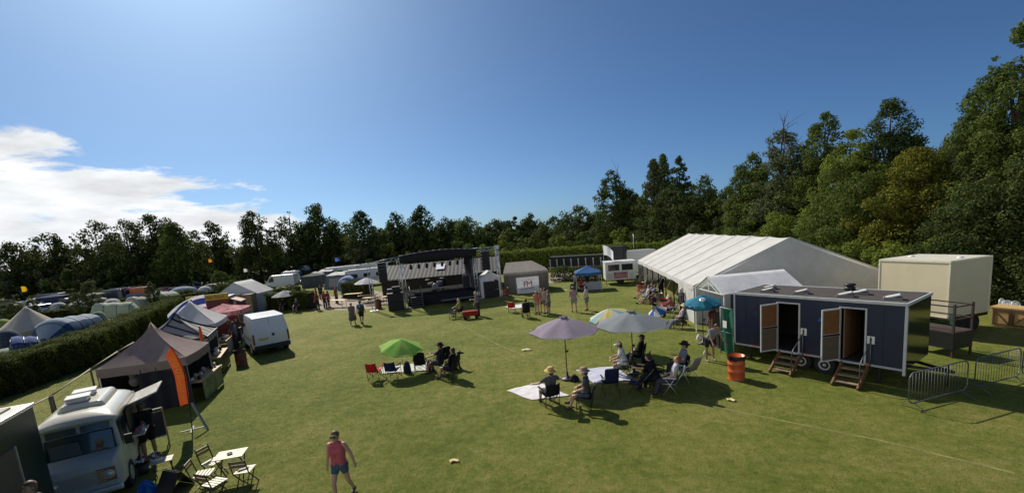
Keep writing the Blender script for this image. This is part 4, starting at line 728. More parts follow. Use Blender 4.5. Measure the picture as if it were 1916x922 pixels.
lx = along(1537, 2.0); s = MB(); s.add([(lx - .12, -.004, 1.93), (lx + .13, -.004, 1.93), (lx + .05, -.004, 2.22)], [(0, 1, 2)]); lg = s.build('emblem', mat('emblem_blue', (.02, .10, .42), .4), t); s = MB(); s.add([(lx + .02, -.007, 1.93), (lx + .13, -.007, 1.93), (lx + .09, -.007, 2.06)], [(0, 1, 2)]); s.build('emblem_tip', WHITE, lg)
for wx in (along(1497, .35), along(1541, .35)):
    s = MB(); s.tube((wx, .06, .34), (wx, .30, .34), .33, n=22); wl = s.build('wheel', RUBBER, t); s = MB(); s.lathe([(.19, 0), (.19, .02), (.15, .025), (.13, -.01), (.06, -.01), (.05, .03), (.001, .03)], n=18, caps=False); ro = s.build('rim', mat('rim_grey', (.42, .42, .42), .45, dirt=.3), wl); ro.matrix_local = Matrix.Translation((wx, .055, .34)) @ Matrix.Rotation(R(90), 4, 'X')
s = MB()
for wx in (.5, L - .7): s.bar((wx, .3, .62), (wx, .3, .02), .06); s.box((wx, .3, .012), (.22, .22, .02))
s.bar((L - .1, W_ * .35, .55), (L + .9, W_ / 2, .48), .08); s.bar((L - .1, W_ * .65, .55), (L + .9, W_ / 2, .48), .08); s.tube((L + .75, W_ / 2, .0), (L + .75, W_ / 2, .7), .03); s.build('chassis', DARKST, t)
for (u, v_) in ((.13, .55), (.18, .25), (.40, .28), (.66, .25), (.70, .52), (.90, .25)):
    s = MB(); s.box((L * u, W_ * v_, Z1 + .15), (.44, .32, .05), ry=R(-16), rz=.25); s.build('roof_vent', mat('aged_vent', (.50, .50, .49), .6, .1, dirt=.4), t, .022); s = MB(); s.box((L * u + .03, W_ * v_, Z1 + .08), (.46, .34, .10), rz=.25); s.build('vent_base', mat('grey_vent_base', (.18, .17, .16), .7), t)
for px in (1413, 1512, 1625): a = along(px, .7); s = MB(); s.box((a, -.05, Z0 + .05), (.14, .012, .05)); s.build('reflector', mat('reflector_red', (.55, .12, .07), .3), t)
s = MB(); s.lathe([(.17, 0), (.17, .12), (.12, .14), (.12, .17), (.18, .18), (.18, .24), (.02, .25)], (L * .60, W_ * .85, Z1 + .05), 16); s.build('tank_vent', BLACK, t)
# ---- cream box trailer and its platform
C0, C1 = P(1646, 485, 3.25), P(1779, 489, 3.25); C0.z = C1.z = 0; e = (C1 - C0); Lc = e.length; cz = yaw(C0, C1); t = thing('box_trailer', 'large cream box trailer standing behind the blue toilet trailer', 'trailer', C0, cz)
CRM = mat('cream_panel', (.66, .58, .40), .45, .05, 1.2, dirt=.18); CD = 2.55; s = MB(); s.box((Lc / 2, CD / 2, (3.22 + .85) / 2), (Lc, CD, 3.22 - .85)); s.build('body', CRM, t, .02)
s = MB(); s.box((Lc / 2, CD / 2, 3.24), (Lc - .06, CD - .06, .05)); s.build('roof', mat('cream_roof', (.60, .57, .48), .55, .1), t)
for x in (0.01, Lc - .01):
    for y in (.01, CD - .01): s = MB(); s.box((x, y, 2.03), (.06, .06, 2.44)); s.build('edge_trim', mat('cream_trim', (.70, .64, .50), .4), t)
s = MB()
s.box((Lc / 2, -.006, 3.21), (Lc, .05, .07)); s.box((Lc + .006, CD / 2 - .03, 3.21), (.05, CD, .068)); s.build('top_trim', mat('cream_trim', (.70, .64, .50), .4), t); s = MB(); s.box((Lc / 2, -.006, .87), (Lc, .05, .07)); s.build('bottom_trim', mat('cream_trim', (.70, .64, .50), .4), t)
s = MB(); s.box((Lc * .7, CD * .5, .70), (.12, CD - .2, .2)); s.box((Lc * .3, CD * .5, .70), (.12, CD - .2, .2)); s.bar((Lc * .5, .2, .6), (Lc * .5, -1.3, .5), .1); s.box((Lc + .03, CD * .55, .78), (.05, CD * .8, .12)); s.build('chassis', DARKST, t)
for y in (CD * .45, CD * .75):
    for x in (.25, Lc - .25): s = MB(); s.tube((x - .12, y, .38), (x + .12, y, .38), .37, n=18); s.build('wheel', RUBBER, t)
for x in (.5, Lc - .4): s = MB(); s.ball((x, CD * .5, 3.27), (.12, .12, .07), 10, 5, 0.0, 1.0); s.build('roof_vent', WHITE, t)
s = MB(); s.add([(Lc + .05, .12, 1.0), (Lc + .08, .30, .98), (Lc + .10, .26, .55), (Lc + .04, .10, .60)], [(0, 1, 2, 3)]); s.build('hanging_tag', mat('teal_tag', (.12, .30, .28), .6), t, thick=.01)
q = P(1745, 655); t = thing('steel_platform', 'dark steel platform with guard rails between the blue and cream trailers', 'platform', (q.x, q.y, 0), cz - R(2)); RUST = mat('rusty_steel', (.045, .028, .022), .75, .3)
s = MB(); s.box((0, 0, .92), (1.9, 1.0, .08)); s.build('deck', RUST, t); s = MB(); s.box((0, -.5, .62), (1.9, .05, .6)); s.box((.92, 0, .62), (.05, .95, .6)); s.build('skirt', BLACK, t)
for x in (-.9, .9):
    for y in (-.46, .46): s = MB(); s.bar((x, y, 0), (x, y, 2.0 if x > 0 else 1.9), .06); s.build('post', RUST, t)
s = MB()
for z in (1.42, 1.9):
    s.bar((-.9, -.46, z), (.9, -.46, z), .045); s.bar((.9, -.46, z), (.9, .46, z), .045); s.bar((-.9, .46, z), (.9, .46, z), .045)
s.build('rail', RUST, t)
# ---- barrel, barriers, crate, plastic chairs
drum('orange-red oil drum with a black bin liner at the corner of the blue toilet trailer', P(1378, 708), (.52, .095, .022), 'oil drum bins')
def barrier(a, b, label):
    a = Vector((a[0], a[1], 0)); b = Vector((b[0], b[1], 0)); Lb = (b - a).length; t = thing('crowd_barrier', label, 'barrier', a, yaw(a, b), 'steel crowd barriers'); s = MB(); r = .14
    s.path([(.0, 0, .18 + r), (.0, 0, 1.08 - r), (r * .4, 0, 1.08 - r * .35), (r, 0, 1.08), (Lb - r, 0, 1.08), (Lb - r * .4, 0, 1.08 - r * .35), (Lb, 0, 1.08 - r), (Lb, 0, .18 + r), (Lb - r * .4, 0, .18 + r * .35), (Lb - r, 0, .18), (r, 0, .18), (r * .4, 0, .18 + r * .35), (0, 0, .18 + r)], .018); s.build('frame', STEEL, t); s = MB()
    n = int(Lb / .125)
    for i in range(1, n): s.tube((Lb * i / n, 0, .18), (Lb * i / n, 0, 1.08), .0058, n=6)
    s.build('bars', STEEL, t)
    for x in (.22, Lb - .22): s = MB(); s.bar((x, 0, .18), (x, -.30, .01), .035, .012); s.bar((x, 0, .18), (x, .30, .01), .035, .012); s.build('foot', STEEL, t)
b0, b1, b2, b3 = P(1699, 767), P(1808, 738), P(1822, 735), P(1906, 712); barrier(b0, b1, 'nearest steel crowd barrier beside the end of the blue toilet trailer'); barrier(b2, b3, 'second steel crowd barrier towards the right edge of the photo'); barrier(b3 + Vector((.1, .02, 0)), b3 + Vector((2.3, .5, 0)), 'steel crowd barrier cut off by the right edge of the photo')
q0, q1 = P(1861, 610), P(1916, 618); cz2 = yaw(q0, q1) + R(10); q0 = q0 - (q1 - q0).normalized() * .15; t = thing('wooden_cupboard', 'low pine cupboard counter with two Z-braced doors under white plastic chairs', 'cupboard', q0, cz2); Lw = 1.3; PINE = mat('yellow_pine', (.50, .33, .13), .6, .2, 6)
s = MB(); s.box((Lw / 2, .35, .42), (Lw, .66, .80)); s.build('body', PINE, t); s = MB(); s.box((Lw / 2, .35, .85), (Lw + .1, .8, .06)); s.build('counter_top', PINE, t)
for k_ in (0, 1):
    x0 = Lw * .04 + k_ * Lw * .47; x1 = x0 + Lw * .45; s = MB(); s.box(((x0 + x1) / 2, -.005, .42), (x1 - x0, .03, .70)); dr = s.build('door', mat('pine_door', (.46, .29, .11), .6, .25, 6), t); s = MB(); s.box(((x0 + x1) / 2, -.03, .72), (x1 - x0, .02, .07)); s.box(((x0 + x1) / 2, -.03, .12), (x1 - x0, .02, .07))
    s.bar((x0 + .08, -.03, .16) if k_ else (x1 - .08, -.03, .16), (x1 - .08, -.03, .68) if k_ else (x0 + .08, -.03, .68), .06, .02); s.box((x0 + .04, -.03, .42), (.07, .022, .54)); s.box((x1 - .04, -.03, .42), (.07, .022, .54)); s.build('brace', DWOOD, dr)
def plastic_chair(label, loc, rz):
    t = thing('plastic_chair', label, 'chair', loc, rz, 'white plastic garden chairs'); m = mat('white_plastic', (.75, .75, .76), .35, .03); s = MB(); s.grid(lambda a, b: (-.23 + .46 * a, -.2 + .42 * b, .42 - .02 * math.sin(math.pi * a)), 4, 4); s.build('seat', m, t, thick=.02); s = MB()
    s.path([(-.25, -.18, .44), (-.25, -.26, .75), (-.17, -.29, .90), (0, -.30, .94), (.17, -.29, .90), (.25, -.26, .75), (.25, -.18, .44)], .024)
    for i in range(6): x = -.15 + .06 * i; s.bar((x, -.21, .44), (x, -.29, .88), .034, .012)
    s.build('backrest', m, t)
    for sx in (1, -1):
        for sy in (.20, -.2): s = MB(); s.tube((.22 * sx, sy, .43), (.27 * sx, sy * 1.3, 0), .03, .018); s.build('leg', m, t)
        s = MB(); s.path([(.26 * sx, -.22, .66), (.28 * sx, .12, .66), (.25 * sx, .22, .44)], .02); s.build('armrest', m, t)
for (px, py, rz_, lab) in ((1887, 597, 200, 'white plastic chair at the back, left of the pair over the pine cupboard'), (1894, 602, 175, 'white plastic chair nearest the pine cupboard, below the left one'), (1912, 603, 190, 'white plastic chair at the right edge over the pine cupboard')):
    q = P(px, py); plastic_chair(lab, (q.x, q.y, 0), R(rz_))
# ---- small white ridge tent, green scrim, teal parasol
a0 = P(1326, 516, 3.10); a1 = P(1470, 503, 3.10); az_ = yaw(a0, a1); a0.z = 0; HA = 3.10; HE = 2.38; t = thing('ridge_tent', 'small white ridge gazebo in front of the marquee gable, beside the teal parasol', 'gazebo', a0, az_); La = 3.7; wA = 1.4
CW = cloth('white_pvc', (.72, .72, .74), trans=.2, scale=2, bump=.3, bscale=3)
s = MB(); s.grid(lambda a, b: (La * a, -wA * b, HA - (HA - HE) * b + .03 * math.sin(a * 20) * b - .05 * math.sin(math.pi * a) * b), 14, 6); s.grid(lambda a, b: (La * a, wA * b, HA - (HA - HE) * b), 14, 6); s.build('roof', CW, t)
s = MB()
for sd in (1, -1): s.bar((-.03, 0, HA - .02), (-.03, sd * wA, HE - .02), .13, .03)
s.build('gable_trim', WHITE, t)
for x in (0, La):
    for sd in (1, -1): s = MB(); s.bar((x, sd * wA, 0), (x, sd * wA, HE), .05); s.build('leg', WHITE, t)
s = MB(); s.bar((0, -wA, HE - .02), (0, wA, HE - .02), .04); s.bar((0, 0, HE - .02), (0, 0, HA - .02), .04); s.bar((0, -wA * .6, HE), (0, 0, HE + .4), .03); s.bar((0, wA * .6, HE), (0, 0, HE + .4), .03); s.build('truss', WHITE, t)
s = MB(); s.grid(lambda a, b: (.3 + (La - .3) * a, -wA * .985 + .02 * math.sin(a * 25), HE - .03 - (HE - .1) * b), 24, 2); s.build('side_wall', mat('slate_scrim', (.045, .060, .075), .8, .2, 4, .3), t)
g0, g1 = P(1352, 676), P(1374, 668); g0 = P(1349, 660); t = thing('scrim_fence', 'green mesh scrim on a fence panel at the left end of the blue trailer', 'fence', g0, yaw(g0, A_)); Lg = (A_ - g0).length - .05
s = MB(); s.grid(lambda a, b: (Lg * a, .05 * math.sin(a * 9 + b * 3), .10 + (1.95 - .05 * math.sin(a * 6)) * b), 18, 8); s.build('mesh', cloth('green_scrim', (.035, .15, .095), trans=.35, scale=5, bump=.5, bscale=6), t)
s = MB(); s.path([(0, 0, .02), (0, 0, 2.05), (Lg, 0, 2.0), (Lg, 0, .02)], .02); s.tube((0, -.03, 1.0), (Lg, -.03, 1.0), .012); s.build('frame', STEEL, t); s = MB(); s.box((Lg * .42, -.07, 1.35), (.22, .01, .3)); s.build('notice', WHITE, t)
q = P(1314, 551, 2.35); TEAL = [cloth('teal_canopy', (.025, .17, .29), trans=.3), cloth('teal_canopy_light', (.035, .21, .33), trans=.3)]
up = parasol('teal parasol with a round white emblem beside the small white ridge gazebo', (q.x, q.y, 0), .84, 1.98, 2.32, (0, 0, 0), colors=TEAL, valance=.16, vent=False, base=True, tilt=(6, -6))
cd = (Vector((0, 0, 0)) - Vector((q.x, q.y, 0))).normalized(); s = MB(); s.lathe([(.14, 0), (.14, .012), (.001, .014)], n=20, caps=False); em = s.build('emblem', WHITE, up); em.matrix_local = Matrix.Translation(cd * .46 + Vector((0, 0, 2.185))) @ (cd * .50 + Vector((0, 0, 1))).to_track_quat('Z', 'Y').to_matrix().to_4x4()
s = MB(); s.path([(.07 * math.cos(a_ / 5), .07 * math.sin(a_ / 5), .02) for a_ in range(4, 30)] , .014, 5); s2 = s.build('swirl', mat('emblem_teal', (.02, .16, .22), .5), em)
s = MB(); rn = random.Random(3)
for i in range(-7, 8):
    a_ = math.atan2(cd.y, cd.x) + i * .085; d = Vector((math.cos(a_), math.sin(a_), 0)) * .835
    if i % 5: s.box(d + Vector((0, 0, 1.90)), (.02, .05, .03 + .05 * rn.random()), rz=a_)
s.build('lettering', BLACK, up)
# ---- stage
S0, S1 = P(762, 576), P(894, 559); SW = (S1 - S0).length; sz = yaw(S0, S1); t = thing('stage', 'open-air music stage with an arched dark roof on aluminium truss towers', 'stage', S0, sz); ST = t; SD, SH_ = 5.5, 4.75
def truss(s, a, b, w_=.26):
    a, b = Vector(a), Vector(b); d = (b - a).normalized(); up_ = Vector((0, 0, 1)) if abs(d.z) < .9 else Vector((0, 1, 0)); x = d.cross(up_).normalized() * w_ / 2; y = d.cross(x).normalized() * w_ / 2; n = max(2, int((b - a).length / .35))
    for sx in (1, -1):
        for sy in (1, -1): s.tube(a + x * sx + y * sy, b + x * sx + y * sy, .026, n=6)
    for i in range(n):
        p, q = a.lerp(b, i / n), a.lerp(b, (i + 1) / n); f_ = 1 if i % 2 else -1
        s.tube(p + x * f_ + y, q - x * f_ + y, .012, n=4); s.tube(p + x * f_ - y, q - x * f_ - y, .012, n=4); s.tube(p + x + y * f_, q + x - y * f_, .012, n=4); s.tube(p - x + y * f_, q - x - y * f_, .012, n=4)
wl, wr = -2.9, SW + 2.5
for (x, y, h_) in ((0, 0, SH_ - .1), (SW, 0, SH_ - .1), (0, SD, SH_ - .6), (SW, SD, SH_ - .6), (wl, .8, 4.2), (wr, .6, 4.7)): s = MB(); truss(s, (x, y, 0), (x, y, h_)); s.box((x, y, .02), (.7, .7, .04)); s.box((x, y, h_), (.34, .34, .3)); s.build('truss_tower', ALU, t)
s = MB(); truss(s, (wl, .8, 4.2), (0, 0, SH_ - .15), .3); s.build('wing_truss', ALU, t); s = MB(); truss(s, (SW, 0, SH_ - .05), (wr, .6, 4.65), .3); s.build('wing_truss', ALU, t)
DKC = cloth('dark_stage_cloth', (.022, .022, .026), trans=.02); s = MB(); s.grid(lambda a, b: (-.2 + (SW + .4) * a, -.35 + (SD + .6) * b, SH_ - .05 + .24 * math.sin(math.pi * a) - .5 * b), 20, 4); s.build('roof', DKC, t, thick=.08)
s = MB(); s.grid(lambda a, b: (-.2 + (SW + .4) * a, -.36, SH_ - .02 + .24 * math.sin(math.pi * a) - (.62 + .25 * math.sin(math.pi * a)) * b), 20, 2); s.build('fascia', DKC, t, thick=.03)
s = MB(); s.path([(-.2 + (SW + .4) * i / 12, -.40, SH_ + .02 + .24 * math.sin(math.pi * i / 12)) for i in range(13)], .035, 6); s.build('roof_edge', mat('edge_alu_dull', (.25, .26, .27), .5, metal=.6), t)
s = MB(); s.box((SW / 2, SD / 2 - .1, 1.0), (SW - .4, SD - .4, .10)); s.build('deck', mat('stage_deck', (.010, .010, .010), .95, .2, spec=.05), t); s = MB(); s.box((SW / 2, .0 + .08, .47), (SW - .45, .03, .94)); s.box((.2, SD / 2, .47), (.03, SD - .6, .94)); s.box((SW - .2, SD / 2, .47), (.03, SD - .6, .94)); s.build('skirt', DKC, t)
for x in (SW - .35,): s = MB(); s.grid(lambda a, b: (x + .3 * a + .04 * math.sin(a * 20), .15 + .2 * a, 1.05 + (SH_ - 1.9) * b), 10, 2); s.build('side_curtain', cloth('pale_curtain', (.17, .17, .18), trans=.1), t)
s = MB(); s.grid(lambda a, b: (SW + .05 + .1 * math.sin(a * 12), .3 + (SD - 1) * a, SH_ - .4 - (SH_ - .5) * b), 12, 2); s.build('side_curtain', DKC, t)
s = MB()
for i in range(8): x = .8 + (SW - 1.6) * i / 7; s.tube((x, .35, SH_ - .95), (x, .62, SH_ - 1.25), .11, .13, 10)
s.build('par_cans', BLACK, t)
sp = thing('stage_stairs', 'aluminium stairs with side rails at the left front corner of the stage', 'stairs', ST.matrix_basis @ Vector((.55, -.05, 0)), sz)
for k_ in range(5): s = MB(); s.box((.35, -.85 + .2 * k_, .18 + .18 * k_), (1.0, .22, .03)); s.build('tread', STEEL, sp)
for x in (-.17, .87): s = MB(); s.bar((x, -.95, .02), (x, 0, .98), .05, .12); s.build('stringer', STEEL, sp); s = MB(); s.path([(x, -.9, .2), (x, -.9, 1.0), (x, 0, 1.95), (x, 0, 1.0)], .022); s.build('handrail', STEEL, sp)
def sloc(x, y, z=0): return ST.matrix_basis @ Vector((x, y, z))
r_ = thing('stage_riser', 'low pale platform row on the grass in front of the stage', 'platform', sloc(SW * .48, -.75), sz)
s = MB(); s.box((1.6, 0, .40), (3.5, .8, .06)); s.build('deck', mat('grey_ply', (.16, .15, .13), .8, .2), r_)
for x in (0, .8, 1.6, 2.4, 3.2):
    for y in (-.35, .35): s = MB(); s.bar((x, y, 0), (x, y, .38), .06); s.build('leg', DARKST, r_)
def speaker(label, loc, d, rz, cat='speaker', n=1, hang=False, name='loudspeaker'):
    t = thing(name, label, cat, loc, rz, 'stage loudspeakers'); 
    for i in range(n): s = MB(); s.box((0, 0, d[2] * (i + .5)), (d[0], d[1], d[2] - .03), taper=1.0); s.build('cabinet', BLACK, t, .015); s = MB(); s.box((0, -d[1] / 2 - .004, d[2] * (i + .5)), (d[0] * .92, .012, d[2] * .86)); s.build('grille', mat('speaker_grille', (.02, .02, .021), .8, .3, 60), t)
    if hang: s = MB(); s.tube((0, 0, d[2] * n), (0, 0, hang), .015); s.build('chain', DARKST, t)
    return t
speaker('hanging black line array on the left side of the stage', sloc(wl + 1.15, .3, 2.55), (.75, .6, .30), sz, n=6, hang=1.65); speaker('hanging black line array on the right side of the stage', sloc(SW + 1.15, .2, 2.65), (.75, .6, .30), sz, n=6, hang=1.75)
speaker('black subwoofer stack on the ground left of the stage stairs', sloc(-.95, -.3), (1.4, .9, .78), sz, n=2); speaker('black subwoofer stack on the ground right of the stage', sloc(SW + 1.5, -.1), (1.15, .9, .8), sz, n=2); speaker('small black monitor box on top of the left subwoofers', sloc(-.8, -.2, 1.57), (.7, .5, .55), sz, n=1); speaker('black side-fill speaker behind the left tower', sloc(-.9, 1.4, 0), (1.2, .8, .9), sz, n=2)
speaker('black loudspeaker standing on the right side of the stage deck', sloc(SW - .8, .8, 1.06), (.6, .6, .6), sz, n=2)
for (x, y, lab) in ((2.0, 2.2, 'drum kit at the left on the shaded stage deck'), ):
    dk = thing('drum_kit', lab, 'drums', sloc(x + 1.2, y + 1, 1.05), sz); WD = mat('drum_shell', (.30, .30, .32), .3)
    for (dx, dy, dz, rr, hh, ax) in ((0, 0, .3, .3, .42, 'y'), (-.35, .1, .55, .17, .2, 'z'), (.35, .1, .55, .18, .24, 'z'), (.55, .4, .35, .2, .4, 'z'), (-.5, .45, .5, .18, .16, 'z')): s = MB(); s.tube((dx, dy, dz), (dx, dy + (hh if ax == 'y' else 0), dz + (hh if ax == 'z' else 0)), rr, n=16); s.build('drum', WD, dk)
    for dx in (-.7, .75): s = MB(); s.lathe([(.24, 0), (.05, .03), (.001, .04)], (dx, .2, 1.05), 16, caps=False); s.tube((dx, .2, 0), (dx, .2, 1.05), .012); s.build('cymbal', mat('brass', (.5, .36, .12), .3, metal=.9), dk)
for (x, y, lab) in ((1.4, .9, 'left'), (3.2, .8, 'middle'), (5.0, .9, 'right')):
    mk = thing('microphone_stand', '%s microphone stand at the front edge of the stage deck' % lab, 'microphone', sloc(x, y, 1.05), sz, 'microphone stands on the stage'); s = MB(); s.tube((0, 0, 0), (0, 0, 1.35), .012); s.tube((0, 0, 1.35), (.1, -.35, 1.55), .01); s.lathe([(.16, 0), (.14, .02), (.001, .03)], n=12); s.build('stand', BLACK, mk); s = MB(); s.ball((.1, -.37, 1.56), .035, 8, 6); s.build('capsule', STEEL, mk)
# ---- corrugated barn behind the stage
z = T(708, 520, 49); z2 = T(935, 500, 49); bw0, bw1 = Vector((z.x, 49, 0)), Vector((z2.x, 49.5, 0)); bz = yaw(bw0, bw1); t = thing('barn', 'long dark shed with a pale corrugated metal roof behind the stage', 'building', bw0, bz); BL_ = (bw1 - bw0).length; be = T(800, 518, 48.5).z; br_ = T(800, 490, 53).z
s = MB(); s.box((BL_ / 2, 3, be / 2), (BL_ - .5, 6, be)); s.build('wall', mat('shed_boards', (.028, .022, .018), .85, .3, 4), t)
nr = int(BL_ / .22); s = MB(); s.grid(lambda a, b: (BL_ * a, -.4 + 4.2 * b, be - .05 + (br_ - be) * b + .016 * (1 if int(round(a * nr)) % 2 else -1)), nr, 2, False); s.build('roof', mat('corrugated_roof', (.065, .065, .066), .75, .25, .8, spec=.2), t)
s = MB(); s.grid(lambda a, b: (BL_ * a, 3.8 + 3 * b, br_ - .05 - (br_ - be) * b), 4, 2, False); s.build('rear_roof', mat('corrugated_roof', (.2, .2, .2)), t)
for (u, nm) in ((.46, 1),): s = MB(); s.add([(BL_ * u, -.40 + 1.6, be + (br_ - be) * .40 + .05), (BL_ * u + 1.0, -.4 + 1.6, be + (br_ - be) * .40 + .05), (BL_ * u + 1.0, -.4 + 3.0, be + (br_ - be) * .74 + .05), (BL_ * u, -.4 + 3.0, be + (br_ - be) * .74 + .05)], [(0, 1, 2, 3)]); s.build('rooflight', mat('white_rooflight', (.85, .85, .85), .15), t, thick=.02)
for u in (.2, .5, .8): s = MB(); s.box((BL_ * u, -.02, be * .5), (1.2, .05, be * .55)); s.build('window', GLASS, t)
# ---- grey-brown marquee, banner, white side tent
q0, q1 = P(945, 550), P(1028, 543); gz_ = yaw(q0, q1); Lq = (q1 - q0).length; t = thing('frame_tent', 'grey-brown frame tent with a hipped roof behind the FM banner', 'tent', q0, gz_); TP = cloth('taupe_canvas', (.34, .30, .26), trans=.08, scale=1.5, bump=.2, bscale=2)
e1, r1 = 2.05, 3.0; dq = 3.6
s = MB(); s.add([(0, 0, e1), (Lq, 0, e1), (Lq, dq, e1), (0, dq, e1), (.3, dq / 2, r1), (Lq - 1.5, dq / 2, r1)], [(0, 1, 5, 4), (1, 2, 5), (2, 3, 4, 5), (3, 0, 4)]); s.build('roof', TP, t); s = MB(); s.grid(lambda a, b: (Lq * a, -.02 + .03 * math.sin(a * 40), e1 * b), 40, 2); s.grid(lambda a, b: (Lq, dq * a, e1 * b), 10, 2); s.grid(lambda a, b: (0, dq * a, e1 * b), 10, 2); s.build('wall', cloth('taupe_wall_shaded', (.17, .15, .13), trans=.06), t); s = MB(); s.grid(lambda a, b: (Lq * a, -.05, e1 + .02 - .22 * b), 12, 1); s.build('valance', TP, t)  # wall uses the roof taupe darkened, painting in the shade on that side
bA, bB = P(968, 551), P(1009, 541); bA = P(968, 552); bB = P(1010, 548); bz_ = yaw(bA, bB); Lb = (bB - bA).length; t = thing('banner', 'white banner printed FM in red and black, hung on the grey-brown tent', 'banner', (bA.x, bA.y, 0), bz_)
hb = 1.55; s = MB(); s.grid(lambda a, b: (Lb * a, .03 * math.sin(a * 8 + b * 3), .12 + hb * b), 16, 6); s.build('sheet', cloth('banner_white', (.74, .74, .78), trans=.15), t); RED = mat('print_red', (.60, .03, .04), .6)
text('letter', 'F', .80, mat('print_dark', (.10, .03, .07), .6), t, face_M((Lb * .38, -.05, .98), (1, 0, 0), (0, 0, 1))); text('letter', 'M', .80, RED, t, face_M((Lb * .57, -.05, .98), (1, 0, 0), (0, 0, 1))); s = MB(); rn = random.Random(8)
for i in range(34): s.box((Lb * .2 + Lb * .6 * i / 34, -.045, .56 + .05 * rn.random()), (.022, .008, .05 + .1 * rn.random()), ry=.3)
for i in range(40): s.box((Lb * .15 + Lb * .7 * i / 40, -.045, .36), (.02, .008, .035 * rn.random() + .02)); s.box((Lb * .2 + Lb * .6 * i / 40, -.045, 1.42 + .05 * math.sin(i)), (.02, .008, .035 * rn.random() + .02))
s.build('small_print', mat('print_grey', (.25, .25, .28), .7), t)
for x in (0.02, Lb - .02): s = MB(); s.tube((x, .05, 0), (x, .05, 1.75), .025); s.build('pole', DARKST, t)
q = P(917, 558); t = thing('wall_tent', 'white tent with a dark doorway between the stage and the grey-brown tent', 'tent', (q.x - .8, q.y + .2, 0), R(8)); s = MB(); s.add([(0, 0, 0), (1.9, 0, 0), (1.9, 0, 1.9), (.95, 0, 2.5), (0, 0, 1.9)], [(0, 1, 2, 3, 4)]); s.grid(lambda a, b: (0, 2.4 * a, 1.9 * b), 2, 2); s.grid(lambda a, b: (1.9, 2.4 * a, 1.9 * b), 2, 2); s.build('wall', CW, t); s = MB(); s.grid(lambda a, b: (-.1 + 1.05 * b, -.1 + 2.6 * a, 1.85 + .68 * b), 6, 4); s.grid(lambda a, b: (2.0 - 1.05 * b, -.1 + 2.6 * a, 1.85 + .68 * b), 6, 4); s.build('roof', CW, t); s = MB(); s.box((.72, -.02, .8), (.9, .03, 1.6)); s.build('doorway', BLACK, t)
s = MB(); s.box((1.5, -.03, 1.65), (.3, .02, .14)); s.build('sign', BLACK, t)
# ---- black timber screen with posts, catering trailer, blue gazebo, white flag
z0_, z1_ = T(1028, 493, 52), T(1166, 487, 47.5); f0, f1 = Vector((z0_.x, 52, 0)), Vector((z1_.x, 47.5, 0)); fz = yaw(f0, f1); Lf = (f1 - f0).length; t = thing('timber_screen', 'long black timber screen with pale posts behind the blue gazebo', 'fence', f0, fz)
hF = T(1100, 479, 49.5).z; s = MB(); s.box((Lf / 2, .6, hF - .55), (Lf, 1.4, 1.3)); s.build('screen', mat('black_boards', (.014, .013, .013), .8, .4, 3), t); s = MB(); s.box((Lf * .91, .5, hF - .2), (Lf * .2, 1.8, 2.2)); s.build('end_block', BLACK, t)
for i in range(10): s = MB(); x = Lf * (i + .3) / 10; s.tube((x, -.3, 0), (x, -.3, hF - .3), .06, .05); s.ball((x, -.3, hF - .3), .11, 8, 6); s.build('post', mat('pale_post', (.30, .30, .27), .7), t)
s = MB(); s.tube((0, -.34, 1.55), (Lf, -.34, 1.62), .025, n=6); s.build('rail', mat('pale_post', (.30, .30, .27)), t)
rn = random.Random(11)
for i in range(13):
    x = Lf * (i + .5) / 13; q = f0 + Vector((math.cos(fz), math.sin(fz), 0)) * x + Vector((0, -.9, 0)); rg = np.random.default_rng(900 + i); h_ = rn.uniform(1.0, 1.9); n = 420
    r0 = thing('hop_plant', 'climbing leafy plant number %d along the foot of the black timber screen' % 1, 'plant', q, 0, 'climbing plants along the black timber screen'); r0['label'] = 'leafy climbing plant at the foot of the black timber screen'
    ps = np.stack([rg.normal(size=n) * .28, rg.normal(size=n) * .22, rg.uniform(0.05, 1, n) * h_], 1); me = leaf_mesh('leaves', ps, unit(rg.normal(size=(n, 3)) + np.array([0, -.3, .4])), .17, rg); me.materials.append(LEAF['mid' if i % 3 else 'bright']); o = bpy.data.objects.new('leaves', me); col.objects.link(o); o.parent = r0; s = MB(); s.tube((0, 0, 0), (0, 0, h_), .02, n=5); s.build('stem', BARK, r0)
q0, q1 = P(1134, 534), P(1191, 530); t = thing('catering_trailer', 'white catering trailer with two dark windows and a printed panel beside the marquee', 'trailer', q0, yaw(q0, q1)); Lk = (q1 - q0).length; s = MB(); s.box((Lk / 2, 1.1, 1.35), (Lk, 2.2, 1.75)); s.build('body', WHITE, t, .05); s = MB(); s.box((Lk / 2, 1.1, 2.25), (Lk + .1, 2.3, .08)); s.build('roof', WHITE, t, .03)
for u in (.28, .72): s = MB(); s.box((Lk * u, -.01, 1.72), (Lk * .36, .04, .62)); wn = s.build('window', GLASS, t); s = MB(); s.box((Lk * u, -.02, 2.05), (Lk * .40, .06, .05)); s.box((Lk * u, -.02, 1.39), (Lk * .40, .06, .05)); s.build('frame', ALU, wn)
s = MB(); s.box((Lk * .5, -.015, .95), (Lk * .46, .02, .62)); s.build('printed_panel', mat('pink_print', (.40, .17, .19), .6, .8, 4), t); s = MB()
for u in (.15, .85): s.box((Lk * u, -.015, .9), (Lk * .16, .02, .5))
s.build('hatch', mat('pale_hatch', (.55, .56, .58), .5), t); s = MB(); s.tube((Lk * .5, .05, .3), (Lk * .5, .3, .3), .3, n=16); s.tube((Lk * .5, 1.9, .3), (Lk * .5, 2.15, .3), .3, n=16); s.build('wheel', RUBBER, t)
s = MB(); s.bar((Lk, 1.1, .5), (Lk + .8, 1.1, .45), .08); s.tube((.1, .2, 0), (.1, .2, .5), .03); s.build('chassis', DARKST, t)
car('white panel van nose showing above the catering trailer beside the marquee', (T(1180, 484, 48).x + .3, 49.5, 0), R(185), (.70, .71, .72), 5.4, 2.0, 2.9, van=True)
